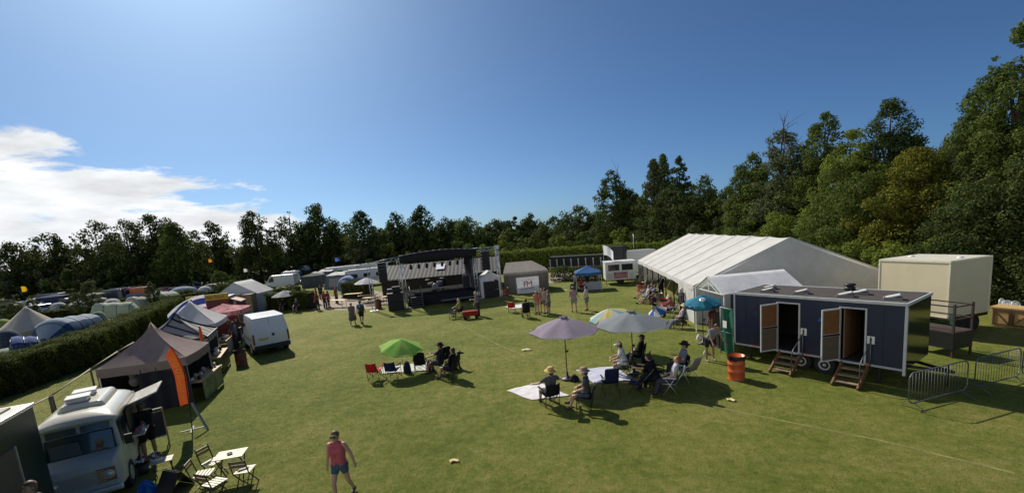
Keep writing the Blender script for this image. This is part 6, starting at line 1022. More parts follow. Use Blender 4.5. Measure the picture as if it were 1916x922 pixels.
for (px, py, c_, lab) in ((1243, 583, (.42, .06, .025), 'orange-red oil drum behind the seated man in the red shirt'), (1222, 566, (.42, .06, .025), 'orange-red oil drum in the middle of the marquee open side'), (1199, 547, (.40, .06, .025), 'orange-red oil drum at the far end of the marquee open side'), (1233, 571, (.13, .10, .08), 'grey-brown metal drum between two orange-red drums by the marquee')): drum(lab, P(px, py), c_, 'oil drum bins', liner=px < 1225 or px > 1240)
# litter
for (px, py, c_, lab) in ((850, 863, (.55, .42, .22), 'torn tan cardboard scrap lying alone on the front lawn'), (1368, 749, (.62, .50, .25), 'tan cardboard scrap on the lawn in front of the blue toilet trailer'), (421, 667, (.75, .75, .75), 'white paper scraps on the grass beside the dull red drum'), (414, 684, (.75, .75, .75), 'small white paper on the grass beside the stall counters'), (411, 707, (.7, .72, .68), 'white litter on the grass near the orange-red feather flag'), (985, 655, (.5, .45, .25), 'flattened pale paper on the lawn left of the purple parasol'), (1060, 543, (.55, .5, .3), 'pale board lying on the grass left of the blue gazebo')):
    q = P(px, py); s = MB(); rn = random.Random(px); k_ = .12 if py > 660 else .22
    s.grid(lambda a, b: ((a - .5) * 2 * k_, (b - .5) * k_ * 1.3 + .05 * math.sin(a * 5), .02 + .05 * abs(math.sin(a * 4 + b * 2)) * rn.uniform(.4, 1)), 5, 4); tag(s.build('litter', mat('litter_%d' % px, c_, .8), loc=(q.x, q.y, .0), rz=rn.uniform(0, 3), thick=.004), lab, 'litter', kind='thing')
# ---- campsite tents, vehicles, kites
def px_w(a, b, base): return (P(b, base) - P(a, base)).length
DT = [(12, 676, 28, .95, (.42, .46, .36), 'pale green dome tent cut by the left edge beside the long hedge'), (16, 648, 24, 1.5, (.10, .115, .15), 'dark grey dome tent under the pale green one at the left edge'), (8, 628, 22, 1.75, (.22, .30, .08), 'lime green tent at the left edge beside the bell tent'), (187, 606, 14, 1.4, (.30, .36, .24), 'small green dome tent peeping over the long hedge'), (112, 584, 16, 1.5, (.55, .54, .50), 'low white dome tent in front of the navy tent'), (190, 574, 17, 1.5, (.50, .50, .54), 'pale lilac dome tent left of the white-lined tunnel tents'), (25, 583, 14, 1.4, (.50, .50, .48), 'white tent canopy by the parked cars at the left edge'), (88, 576, 13, 1.8, (.45, .50, .36), 'pale green dome tent between the parked cars')]
for (px, py, hw, h_, c_, lab) in DT: q = P(px, py); r_ = hw / FPX * q.y * 1.0; dome_tent(lab, (q.x, q.y, 0), R(-60), r_, r_ * .9, h_, c_)
q = P(60, 625); t = thing('bell_tent', 'cream bell tent with a pointed top and an open door flap', 'tent', (q.x, q.y, 0), R(-35)); s = MB(); rb = 2.5; hp = 2.9
s.grid(lambda a, b: (rb * math.cos(a * 6.2832) * (1 - b) ** 1.08 * (1 - .04 * math.sin(a * 6.2832 * 5) ** 2), rb * math.sin(a * 6.2832) * (1 - b) ** 1.08 * (1 - .04 * math.sin(a * 6.2832 * 5) ** 2), .55 + (hp - .55) * b), 40, 8); BT = cloth('bell_canvas', (.50, .45, .38), trans=.15); s.build('roof', BT, t); s = MB(); s.grid(lambda a, b: (rb * .98 * math.cos(a * 6.2832), rb * .98 * math.sin(a * 6.2832), .56 * b), 40, 1); s.build('wall', cloth('bell_wall', (.36, .32, .26)), t); s = MB(); s.add([(-.75, -rb * .94, .06), (.75, -rb * .94, .06), (0, -rb * .46, 1.62)], [(0, 1, 2)]); s.v = [(x, y - .10, z) for x, y, z in s.v]; s.build('door', mat('bell_door', (.13, .11, .09), .9), t); s = MB(); s.tube((0, 0, 0), (0, 0, hp + .08), .03); s.build('pole', WOOD, t)
tunnel_tent('large blue and pale grey tunnel tent right of the bell tent', P(84, 644), P(186, 612), 3.2, 2.1, (.36, .42, .50), (.05, .10, .20)); tunnel_tent('dark blue tunnel tent in front of the bell tent beside the long hedge', P(20, 672), P(88, 660), 3.0, 1.75, (.12, .17, .36), (.06, .09, .22), 3); tunnel_tent('pale green tunnel tent with black hoops behind the long hedge', P(170, 597), P(266, 586), 2.8, 2.0, (.52, .56, .42), None, 4); tunnel_tent('long white-topped tent nearest the small bushy sapling', P(243, 580), P(281, 573), 2.6, 1.9, (.62, .60, .52), None, 3); tunnel_tent('long white-topped tent at the far end of the long hedge', P(288, 571), P(334, 560), 2.6, 1.9, (.62, .61, .55), None, 4)
CV = [(40, 580, 20, (.40, .41, .42), 'silver estate car behind the tiny sapling at the left edge', 0), (12, 575, 200, (.10, .11, .13), 'dark car at the left edge behind the sapling', 0), (52, 588, 185, (.10, .11, .13), 'dark estate car parked above the bell tent', 0), (72, 588, 170, (.55, .56, .57), 'white hatchback parked above the bell tent peak', 0), (108, 570, 10, (.03, .05, .12), 'navy van parked behind the low white dome tent', 1), (205, 566, 200, (.05, .06, .09), 'dark blue van behind the pale lilac tent', 1), (228, 560, 185, (.03, .04, .10), 'dark blue people carrier beside the blue windbreak', 1), (262, 560, 170, (.45, .12, .06), 'orange camper van with a white raised roof', 1), (308, 552, 200, (.03, .04, .06), 'dark blue car with its tailgate raised near the small bushy sapling', 0), (330, 552, 190, (.5, .5, .52), 'white estate car at the end of the far low hedge', 0), (366, 541, 10, (.10, .15, .22), 'blue-grey car under the drifting smoke', 0), (350, 545, 190, (.55, .55, .55), 'white car beside the blue-grey car', 0), (398, 546, 175, (.50, .50, .52), 'white estate car behind the shrub by the gable tent', 0)]
for (px, py, rz_, c_, lab, vn) in CV: car(lab, P(px, py), R(rz_), c_, 4.8 if vn else 4.3, 1.9 if vn else 1.75, 2.2 if vn else 1.5, van=bool(vn))
q = P(238, 566); s = MB(); s.grid(lambda a, b: (3 * a, .15 * math.sin(a * 9), 1.3 * b), 16, 2); tag(s.build('windbreak', cloth('blue_windbreak', (.04, .12, .28)), loc=q, rz=R(10)), 'bright blue windbreak in front of the orange camper', 'windbreak')
for (px, py, c_, lab) in ((225, 563, (.10, .12, .30), 'blue and white awning tent on the row of parked vans'), (104, 574, (.04, .06, .14), 'navy awning tent beside the left sapling'), (170, 572, (.30, .34, .26), 'green and white awning frame by the right sapling'), (588, 536, (.10, .11, .12), 'dark grey awning tent beside the white sunshade')):
    q = P(px, py); gazebo(lab, (q.x, q.y, 0), R(15), 3.2, 3, 1.9, 2.3, c_, 'awning tents in the campsite', walls=[(0, 0, 1, 0, 1.8), (3, 0, 1, 0, 1.8)])
CR_ = [(478, 531, 5.8, 8, 'white caravan with a dark awning rail behind the ridge of the white gable tent', (.66, .66, .66)), (488, 525, 5.2, 12, 'caravan farther back behind the white gable tent', (.60, .60, .62)), (690, 533, 6.6, 14, 'long pale caravan beside the short dark hedge block', (.60, .58, .53)), (672, 520, 6.2, 14, 'white caravan behind the long pale caravan', (.66, .66, .65)), (640, 524, 6.0, 15, 'white caravan behind the grey awning with the white roof', (.66, .66, .64)), (700, 517, 6.0, 14, 'farthest white caravan left of the stage', (.64, .64, .64)), (995, 500, 7.0, 10, 'silver caravan with roof boxes behind the grey-brown tent', (.58, .59, .60)), (948, 503, 6.5, 10, 'white caravan behind the right stage tower', (.58, .58, .58))]
for (px, py, L_, a_, lab, c_) in CR_: q = P(px, py); caravan(lab, (q.x, q.y, 0), R(a_), L_, rgb=c_)
q = P(533, 538); car('white box van with a dark cab behind the low hedge strip', (q.x - .5, q.y, 0), R(188), (.62, .63, .66), 5.0, 2.0, 2.3, van=True); q = P(548, 532); caravan('pale blue-grey horse trailer beside the white box van', (q.x, q.y, 0), R(10), 3.4, 2.0, 2.5, (.30, .33, .40), name='trailer'); q = P(545, 527); caravan('white motorhome with a peaked roof behind the white box van', (q.x, q.y + 3, 0), R(10), 6.0, 2.2, 3.0, (.66, .66, .65)); car('dark hatchback parked on the grass left of the white sunshade', P(583, 530), R(260), (.06, .065, .07), group='cars and vans parked in the campsite')
car('dark car parked right of the white motorhome', P(566, 525), R(200), (.03, .035, .04))
for i_, (px, py) in enumerate(((18, 570), (70, 572), (96, 566), (130, 566), (150, 580), (182, 562), (212, 575), (246, 558), (276, 557), (300, 562), (318, 549), (345, 552), (384, 549), (415, 543), (440, 540))):
    q = P(px, py); c_ = [(.62, .62, .60), (.50, .53, .46), (.56, .56, .60), (.30, .34, .42)][i_ % 4]; r_ = 1.5 + .5 * (i_ % 3)
    dm = dome_tent('small pale tent among the parked cars in the far campsite', (q.x, q.y, 0), R(-60 + 40 * (i_ % 3)), r_, r_ * .75, 1.35 + .2 * (i_ % 2), c_, group='small pale tents in the far campsite', n=14)
# frame awnings with white tops
for (x0, x1, py, c_, lab) in ((614, 650, 541, (.115, .13, .16), 'grey frame awning with a white roof nearest the red-shirted group'), (598, 622, 530, (.06, .07, .11), 'dark blue frame awning with a white roof behind the nearest awning')):
    a, b = P(x0, py), P(x1, py - 2); t = thing('awning_tent', lab, 'tent', a, yaw(a, b) + R(6), 'frame awnings beyond the gravel'); La2 = (b - a).length; s = MB(); s.add([(-.4, -.5, 0), (La2, -.5, 0), (La2, 0, 2.0), (0, 0, 2.0)], [(0, 1, 2, 3)]); s.add([(-.4, -.5, 0), (0, 0, 2.0), (0, 3, 2.2), (-.4, 3, 0)], [(0, 1, 2, 3)]); s.build('wall', cloth('awn_%d' % x0, c_, trans=.08), t); s = MB(); s.grid(lambda u_, v_: (-.05 + (La2 + .1) * u_, -.05 + 3.2 * v_, 2.0 + .35 * math.sin(v_ * 1.9) - .04 * math.sin(u_ * 9)), 10, 6); s.build('roof', CAN, t); s = MB(); s.add([(.5, -.44, .35), (La2 - .6, -.44, .35), (La2 - .6, -.12, 1.6), (.5, -.12, 1.6)], [(0, 1, 2, 3)]); s.v = [(x, y - .04, z) for x, y, z in s.v]; s.build('window', GLASS, t)
tunnel_tent('small blue and white tunnel awning beside the short dark hedge block', P(645, 545), P(668, 530), 2.6, 2.1, (.30, .35, .52), (.10, .14, .30), 3)
parasol('white sunshade beside the dark hatchback in the campsite', P(594, 532), 1.5, 1.75, 2.3, (.70, .70, .68), base=False, valance=.15, vent=False)
parasol('white parasol over the beer tables beside the short dark hedge block', P(690, 562), 1.35, 1.95, 2.5, (.66, .66, .70), base=True, vent=False)
parasol('white domed sunshade in front of the square-cut dark hedge', P(538, 580), 1.35, 1.55, 2.1, (.50, .51, .52), base=False, vent=False)
def kite(label, px, py, depth, sz_, c_, hgt_=None):
    q = T(px, py, depth); t = thing('pennant', label, 'flag', (q.x, q.y, 0)); s = MB(); s.tube((0, 0, 0), (0, 0, q.z + sz_ * .5), .02, .01, 6); s.build('pole', DARKST, t); s = MB(); s.grid(lambda a, b: (sz_ * (a - .0) , .2 * math.sin(a * 5), q.z + sz_ * .4 - sz_ * .8 * b * (1 - .35 * a) - .15 * sz_ * a), 8, 4); s.build('cloth', cloth('kite_%d' % px, c_, trans=.5), t)
kite('yellow pennant on a thin pole against the dark trees at far left', 40, 541, 60, .95, (.70, .40, .01)); kite('orange pennant on a thin pole against the dark trees behind the red food trailer', 390, 488, 62, .6, (.72, .25, .02)); kite('blue and white pennant above the caravans left of the stage', 627, 486, 66, .7, (.08, .14, .50)); kite('small white pennant beside the lone columnar tree', 456, 506, 60, .6, (.6, .6, .62))
# ---- parasols and picnic groups on the lawn
def up(px, py, z): q = P(px, py, z); return (q.x, q.y, 0)
parasol('purple-grey parasol with a dark pole and base over the white blanket', up(1062, 709, 0), 1.42, 2.0, 2.5, (.31, .265, .34), n=8); parasol('slate-grey parasol right of the purple one over the seated group', up(1180, 581, 2.55), 1.48, 2.02, 2.5, (.25, .275, .30))
YS = [cloth('stripe_yellow', (.60, .52, .12), trans=.3), cloth('stripe_white', (.60, .60, .56), trans=.3), cloth('stripe_aqua', (.24, .44, .50), trans=.3), cloth('stripe_peach', (.60, .50, .30), trans=.3)]
parasol('yellow, white and aqua striped beach parasol half behind the slate-grey one', (*P(1145, 658).xy, 0), 1.0, 1.72, 2.08, (0, 0, 0), colors=YS, pole=.012, base=False, vent=False, valance=.1, polec=ALU, n=12, tilt=(4, -10))
parasol('small blue and white golf umbrella standing near the seated man in the red shirt', (*P(1231, 601).xy, 0), .62, .55, .90, (0, 0, 0), colors=[cloth('golf_blue', (.03, .14, .50), trans=.3), cloth('golf_white', (.70, .70, .72), trans=.3)], pole=.008, base=False, vent=False, valance=0, tilt=(10, -25))
LM = [cloth('lime_lit', (.36, .58, .13), trans=.35), cloth('lime_shaded', (.20, .46, .07), trans=.35)]  # one green canopy; light and shade on its panels put into alternating colours
parasol('lime green parasol tilted over the small picnic blanket', up(748, 634, 1.62), 1.0, 1.22, 1.62, (0, 0, 0), colors=LM, n=8, pole=.014, base=False, vent=False, valance=.06, tilt=(8, 10), polec=ALU)
def blanket(label, pts, rgb, name='blanket', seed=0):
    a, b, c, d = [P(*q) for q in pts]; o = (a + b + c + d) / 4; s = MB(); s.grid(lambda u_, v_: tuple((a.lerp(b, u_).lerp(d.lerp(c, u_), v_) - o) + Vector((.03 * math.sin(v_ * 9), .03 * math.sin(u_ * 7 + seed), .018 + .022 * abs(math.sin(u_ * 9 + v_ * 5 + seed)) * abs(math.sin(v_ * 7))))), 24, 20); return tag(s.build(name, cloth('blanket_%d_%d' % (int(rgb[0] * 100), int(rgb[2] * 100)), rgb, trans=0, scale=5, bump=.5, bscale=9), loc=(o.x, o.y, 0), thick=.008), label, 'blanket')
blanket('rumpled white blanket under the purple-grey parasol', ((948, 731), (996, 749), (1066, 741), (1010, 716)), (.66, .63, .65)); blanket('blue-white blanket spread between the navy sling chairs and the slate-grey parasol', ((1078, 693), (1112, 718), (1190, 712), (1150, 686)), (.46, .48, .60), seed=2); blanket('white and blue picnic blanket between the red, navy and black camping chairs', ((710, 688), (716, 699), (812, 692), (800, 678)), (.55, .55, .52), seed=4); blanket('small white cloth under the far red camping chair', ((945, 574), (958, 578), (992, 574), (975, 569)), (.62, .62, .60), seed=5)
G1, G2 = 'camping chairs of the group under the parasols', 'camping chairs of the group by the lime parasol'
BK, NVC, RDC = (.014, .014, .016), (.018, .026, .075), (.50, .02, .02)
def at_seat(px, py, z=.45): q = P(px, py, z); return (q.x, q.y, 0)
def sit(label, px, py, rz_, chair, clabel, crgb, cg, h=1.70, back=0, **kw):
    l = P(px, py, 1.22); k = dict(SIT); k.update(kw); rz = R(rz_)
    if chair == 'camp': camp_chair(clabel, (l.x, l.y, 0), rz, crgb, cg)
    elif chair == 'lawn': lawn_chair(clabel, (l.x, l.y, 0), rz, crgb, cg)
    elif chair == 'high': camp_chair(clabel, (l.x, l.y, 0), rz, crgb, cg, True)
    f = Vector((-math.sin(rz), math.cos(rz), 0)); person(label, (l.x - f.x * .08, l.y - f.y * .08, 0), rz, h, **k)
# under the parasols
sit('person in a straw sunhat seated with their back to the camera beside the white blanket', 1025, 693, 20, 'camp', 'black camping chair holding the person in the straw sunhat', BK, G1, arm=((40, 40, 35), (40, 40, 35)), top=(.10, .10, .11), bottom=(.08, .08, .10), hat=('brim', (.55, .38, .14)), eyes=False)
sit('person in grey shirt and tan hat seated facing left beside the black pole base', 1091, 697, 75, 'camp', 'black camping chair under the person in the grey shirt and tan hat', BK, G1, top=(.075, .08, .09), bottom=(.08, .085, .12), hat=('brim', (.30, .22, .15)), lean=2, thigh=(88, 84), knee=(60, 66))
lawn_chair('empty navy sling chair seen from behind at the front of the blue-white blanket', at_seat(1141, 712), R(2), NVC, G1, BLACK, .42, 1.02, .16); lawn_chair('empty low navy sling chair turned to face left beside the blue-white blanket', at_seat(1190, 714, .35), R(60), NVC, G1, BLACK, .34, .90, .42)
sit('man in a white cap, white shirt and pale shorts leaning forward with bare knees', 1164, 645, 78, 'camp', 'black camping chair behind the man in the white cap', BK, G1, lean=14, arm=((26, 6, 48), (30, 6, 40)), top=(.62, .63, .66), bottom=(.62, .60, .58), hat=('cap', (.75, .75, .74)), skin=SKIN2, thigh=(88, 80), knee=(92, 84))
sit('person dressed in black with a dark cap sitting tall beside the slate-grey parasol pole', 1191, 631, 60, 'high', 'tall black camping chair behind the man in the white cap', BK, G1, top=(.012, .012, .014), sleeves='long', bottom=(.015, .015, .018), legs='long', hat=('cap', (.02, .02, .02)), skin=SKIN2)
camp_chair('dark green high-backed camping chair draped with jackets in the middle of the group', at_seat(1199, 684), R(70), (.02, .028, .016), G1, True); camp_chair('black round-backed camping chair between the dark green chair and the lawn chairs', at_seat(1222, 690, .55), R(-150), BK, G1, True)
sit('person bent over on the round-backed chair in black clothes', 1221, 668, 50, 'none', '', None, G1, lean=18, top=(.013, .013, .015), bottom=(.02, .02, .03), legs='long', hair=(.03, .02, .015), arm=((50, 5, 40), (50, 5, 40)))
sit('man in a grey-blue shirt and dark brimmed hat seated looking left', 1270, 647, 82, 'camp', 'dark camping chair under the man in the grey-blue shirt', BK, G1, top=(.17, .20, .27), bottom=(.05, .05, .07), legs='long', hat=('brim', (.02, .02, .025)), arm=((22, 8, 85), (18, 8, 70)), shades=True)
sit('person in a pale striped shirt seated in the front tan lawn chair', 1252, 672, 66, 'lawn', 'tan sling lawn chair with white legs holding the person in the striped shirt', (.30, .26, .20), G1, top=(.42, .43, .47), bottom=(.06, .06, .08), legs='long', hair=(.20, .07, .03), lean=-16)
lawn_chair('empty tan sling lawn chair with white legs at the right of the group', at_seat(1286, 690), R(30), (.34, .30, .24), G1)
def bag(label, px, py, rgb, sz_=(.34, .22, .40), name='bag'):
    q = P(px, py); s = MB(); t = thing(name, label, 'bag', (q.x, q.y, 0), R(20)); s.grid(lambda a, b: (sz_[0] / 2 * math.cos(a * 6.2832) * (1 - .35 * b ** 3), sz_[1] / 2 * math.sin(a * 6.2832) * (1 - .35 * b ** 3), sz_[2] * b), 18, 6); s.ball((0, 0, sz_[2] * .98), (sz_[0] * .33, sz_[1] * .33, .06), 12, 5); m = cloth('bag_%d_%d' % (int(rgb[0] * 100), int(rgb[2] * 100)), rgb, trans=0); s.build('body', m, t); s = MB(); s.path([(-.05, 0, sz_[2]), (-.05, 0, sz_[2] + .08), (.05, 0, sz_[2] + .08), (.05, 0, sz_[2])], .012, 6); s.build('handle', BLACK, t); s = MB(); s.box((0, -sz_[1] / 2 - .01, sz_[2] * .35), (sz_[0] * .6, .05, sz_[2] * .4)); s.build('pocket', m, t, .015)
bag('black rucksack on the grass behind the tan lawn chairs', 1218, 712, (.015, .015, .016)); bag('green and yellow cool bag on the grass between the navy and tan chairs', 1204, 706, (.30, .33, .08), (.36, .24, .24)); bag('dark bag beside the base of the purple-grey parasol', 1075, 712, (.02, .02, .025), (.42, .28, .18)); bag('grey holdall on the blue-white blanket', 1163, 688, (.10, .16, .07), (.4, .25, .2))
# lime parasol group
camp_chair('empty red camping chair left of the lime parasol', at_seat(701, 691), R(-10), RDC, G2); camp_chair('empty navy camping chair under the lime parasol', at_seat(735, 689), R(-8), NVC, G2); camp_chair('empty tall black camping chair right of the lime parasol', at_seat(786, 676, .5), R(6), BK, G2, True)
bag('navy rucksack on the picnic blanket between the navy and black chairs', 763, 697, (.02, .03, .06), (.34, .24, .48), 'rucksack'); bag('black and red rucksack at the right end of the picnic blanket', 806, 693, (.03, .015, .015), (.34, .24, .44), 'rucksack')
sit('person in black leaning back on the ground chairs with bare forearms reaching left', 815, 648, 80, 'camp', 'black camping chair right of the tall black chair', BK, G2, top=(.03, .032, .045), bottom=(.05, .05, .06), skin=SKIN2, arm=((50, 10, 45), (60, 10, 20)), hat=('brim', (.03, .02, .02)))
sit('person in black clothing slumped in a dark chair beside the black dog', 838, 656, 70, 'high', 'wide black camping chair beside the black dog', BK, G2, top=(.012, .012, .015), bottom=(.02, .02, .04), sleeves='long', hair=(.02, .015, .01)); camp_chair('black camping chair behind the two people in black', at_seat(829, 668), R(40), BK, G2, True)
def dog(label, loc, rz, k=1.0, rgb=(.012, .012, .012), vox=.012, sitp=True):
    c = [((0, -.10, .22), (0, .12, .42), .13, .11), ((0, .12, .42), (0, .17, .58), .10, .075), ((0, .19, .66), (0, .20, .66), .085), ((0, .22, .655), (0, .36, .62), .05, .035), ((.05, .15, .70), (.075, .13, .62), .025, .03), ((-.05, .15, .70), (-.075, .13, .62), .025, .03),
         ((.07, .13, .36), (.075, .15, .18), .05, .035), ((.075, .15, .18), (.075, .16, .03), .032, .03), ((-.07, .13, .36), (-.075, .15, .18), .05, .035), ((-.075, .15, .18), (-.075, .16, .03), .032, .03), ((.075, .16, .025), (.075, .22, .02), .032, .026), ((-.075, .16, .025), (-.075, .22, .02), .032, .026),
         ((.10, -.12, .18), (.13, .03, .20), .09, .06), ((-.10, -.12, .18), (-.13, .03, .20), .09, .06), ((.13, .03, .20), (.13, -.10, .06), .045, .03), ((-.13, .03, .20), (-.13, -.10, .06), .045, .03), ((.13, -.10, .03), (.13, .06, .025), .032, .028), ((-.13, -.10, .03), (-.13, .06, .025), .032, .028), ((0, -.2, .12), (.02, -.42, .04), .03, .018)]
    o = solid('dog', [(Vector(a) * k, Vector(b) * k, r1 * k, (rest[0] if rest else r1) * k) for (a, b, r1, *rest) in c], vox * k, mat('fur_%d' % int(rgb[0] * 1000), rgb, .6, .3, 20), None, 2); o.location = loc; o.rotation_euler.z = rz; tag(o, label, 'dog')
    s = MB(); s.ball(Vector((0, .385, .635)) * k, .02 * k, 8, 6); s.build('nose', BLACK, o); return o
dog('black dog sitting upright at the right end of the lime parasol group', P(853, 690), R(-75), 1.12); dog('small grey-black dog sitting beside the woman in the straw hat near the marquee', P(1281, 607), R(100), .62, (.04, .037, .034), .014)
# group near the stage
G3 = 'camping chairs far out on the lawn'
sit('person in a yellow top seated facing left in front of the stage', 857, 562, 85, 'camp', 'black camping chair under the person in the yellow top', BK, G3, lean=4, top=(.44, .40, .10), bottom=(.10, .10, .11), hair=(.5, .47, .43), arm=((36, 5, 30), (42, 5, 24)))
camp_chair('black camping chair left of the person in the yellow top', at_seat(846, 585), R(100), BK, G3)
q = P(881, 596); t = thing('folding_wagon', 'red fabric folding wagon on the grass beside the man in the grey shirt', 'wagon', (q.x, q.y, 0), R(8)); RC = cloth('wagon_red', (.30, .03, .02), trans=.05); s = MB(); s.box((0, 0, .42), (1.1, .55, .36), taper=1.06); s.build('body', RC, t, .03)
for x in (-.42, .42):
    for y in (-.28, .28): s = MB(); s.tube((x, y - .03, .12), (x, y + .03, .12), .12, n=14); s.build('wheel', RUBBER, t)
s = MB(); s.path([(-.55, 0, .3), (-.95, 0, .62), (-.95, .12, .66), (-.95, -.12, .66)], .014, 6); s.build('handle', DARKST, t)
camp_chair('far red camping chair on the small white cloth', at_seat(957, 573), R(0), RDC, G3); sit('person in black seated near the far red camping chair', 982, 562, 10, 'camp', 'black camping chair right of the far red one', BK, G3, top=(.02, .02, .022), bottom=(.03, .03, .03), hair=(.03, .02, .015), eyes=False); camp_chair('dark green folding chair frame right of the far black camping chair', at_seat(998, 572), R(-30), (.04, .09, .05), G3)
# ---- standing and walking people, placed by head and height
def std(label, px, py, rz_, h=1.7, **kw): l = P(px, py, h); return person(label, (l.x, l.y, 0), R(rz_), h, **kw)
std('woman in a coral vest top, blue denim shorts and sunglasses walking towards the camera', 626, 810, 176, 1.66, thigh=(22, -10), knee=(26, 22), arm=((-4, 14, 14), (-12, 20, 12)), top=(.52, .11, .13), sleeves='vest', bottom=(.075, .11, .16), legs='tiny', hair=(.13, .075, .035), shades=True, shoes=(.12, .09, .07), vox=.008)
WK = dict(thigh=(18, -16), knee=(10, 24), arm=((-14, 8, 10), (16, 8, 12)))
std('woman in a grey-brown dress walking beside the man with the rucksack', 656, 568, 12, 1.66, **WK, top=(.16, .13, .12), bottom=(.16, .13, .12), legs='skirt', hair=(.22, .15, .08), eyes=False)
mo = std('man in a blue shirt and black shorts walking with a dark rucksack', 672.5, 564, 4, 1.76, thigh=(-14, 18), knee=(22, 8), arm=((14, 10, 14), (-12, 10, 8)), top=(.09, .14, .24), bottom=(.02, .02, .025), eyes=False)
s = MB(); s.box((.12, -.17, 1.22), (.32, .20, .46)); s.build('rucksack', BLACK, mo, .06, seg=3)
std('man in a pinkish shirt, cap and pale shorts standing with his back to the camera', 1072, 538, -14, 1.76, spread=6, arm=((14, 16, 40), (14, 16, 40)), top=(.36, .22, .25), bottom=(.30, .27, .25), hat=('cap', (.60, .58, .54)), eyes=False, fat=1.12); std('man in a white shirt and grey shorts talking to the man in the pinkish shirt', 1096, 537, 62, 1.70, arm=((18, 10, 70), (10, 8, 12)), top=(.52, .47, .44), bottom=(.20, .20, .21), fat=1.1)
std('man in grey shirt and dark trousers standing beside the red wagon', 892, 547, 85, 1.80, lean=8, arm=((30, 6, 60), (8, 8, 20)), top=(.19, .19, .19), bottom=(.04, .04, .045), legs='long', hair=(.40, .38, .36))
std('woman in coral top and tan shorts, leftmost of the standing lawn group', 1002.5, 546, -20, 1.66, top=(.48, .16, .11), sleeves='vest', bottom=(.42, .30, .18), legs='tiny', hair=(.42, .30, .14), eyes=False); std('man in a tan shirt at the back of the standing group on the lawn', 1013, 541, 160, 1.72, top=(.20, .16, .11), bottom=(.16, .13, .10)); std('man in a pale grey shirt in the middle of the standing group on the lawn', 1019, 541, 40, 1.78, arm=((24, 10, 50), (8, 8, 20)), top=(.34, .32, .31), bottom=(.20, .18, .16), fat=1.1); std('person in a grey-brown top at the right of the standing group on the lawn', 1025, 545, 70, 1.7, top=(.22, .18, .16), bottom=(.15, .12, .11), hair=(.12, .08, .05))
RG_ = 'people in red tops by the bench and gravel'
for (px, py, rz_, top_, lab) in ((590, 540, 120, (.17, .03, .03), 'person in a dark red top at the left end of the beer bench'), (598, 535, 200, (.06, .05, .05), 'person in dark clothes standing farthest back by the gravel'), (591, 549, 60, (.26, .05, .04), 'person in a red top nearest the left end of the beer bench'), (605, 546, 170, (.32, .04, .05), 'person in a bright red top behind the middle of the beer bench'), (612, 545, -90, (.22, .04, .04), 'person in a maroon top at the middle of the beer bench'), (627, 539, 150, (.17, .06, .05), 'person in a brown-red top standing alone right of the bench group')):
    std(lab, px, py, rz_, 1.68, top=top_, bottom=(.04, .035, .04), legs='long' if px != 612 else 'short', group=RG_, skin=SKIN2, hair=(.05, .03, .02))
q = P(626, 561, .75); trestle('long pale beer table beside the people in red tops', (q.x, q.y, 0), R(-28), 3.2, .6); q = P(600, 562, .5); trestle('low beer bench among the people in red tops', (q.x, q.y, 0), R(-28), 2.4, .3, .48, cat='bench', name='bench')
for (px, py, lab, a_) in ((661, 549, 'beer table left of the white parasol', -5), (688, 552, 'beer table under the white parasol', -10), (697, 556, 'beer table nearest the stage tower', -12), (712, 555, 'beer table hard against the left stage tower', -12)): q = P(px, py, .75); trestle(lab, (q.x, q.y, 0), R(a_), 2.0 if px != 712 else 1.5, .7)
t = thing('wire_gate', 'tall wire mesh gate panels behind the beer tables', 'gate', P(690, 563), R(-8)); s = MB(); s.path([(0, 1.5, 0), (0, 1.5, 2.0), (3.2, 1.5, 2.0), (3.2, 1.5, 0)], .03, 6); s.build('frame', STEEL, t); s = MB()
for i in range(1, 16): s.tube((.2 * i, 1.5, .1), (.2 * i, 1.5, 2.0), .004, n=4)
for i in range(1, 9): s.tube((0, 1.5, .22 * i), (3.2, 1.5, .22 * i), .004, n=4)
s.build('mesh', DARKST, t)
# around the marquee
std('person in a black printed T-shirt and pale trousers standing near the marquee drums', 1223, 550, -120, 1.66, arm=((20, 12, 60), (20, 12, 50)), top=(.014, .014, .016), bottom=(.33, .30, .24), legs='long', hair=(.10, .07, .05)); std('person in dark clothes standing at the near end of the marquee opening', 1275.5, 541, 100, 1.74, top=(.045, .045, .055), bottom=(.03, .03, .04), legs='long', hair=(.45, .43, .42), sleeves='long'); std('person in black standing in the shade inside the marquee', 1236, 517, 150, 1.7, top=(.02, .02, .02), bottom=(.02, .02, .02), legs='long', skin=SKIN2)
GM = 'chairs along the marquee opening'
sit('man in a red checked shirt and straw hat seated before the orange-red drum', 1255, 556, 75, 'lawn', 'folding chair under the man in the red checked shirt', (.10, .08, .07), GM, lean=10, arm=((55, 8, 10), (55, 8, 10)), top=(.30, .10, .10), sleeves='long', bottom=(.04, .04, .045), legs='long', hat=('brim', (.50, .42, .27)), skin=SKIN2); sit('woman in a patterned mauve top, grey trousers and straw hat leaning back in a chair', 1268, 573, 68, 'camp', 'dark camping chair under the woman in the mauve top', BK, GM, lean=-22, thigh=(70, 66), knee=(34, 40), top=(.36, .28, .33), sleeves='long', bottom=(.18, .19, .24), legs='long', hat=('brim', (.58, .50, .32)))
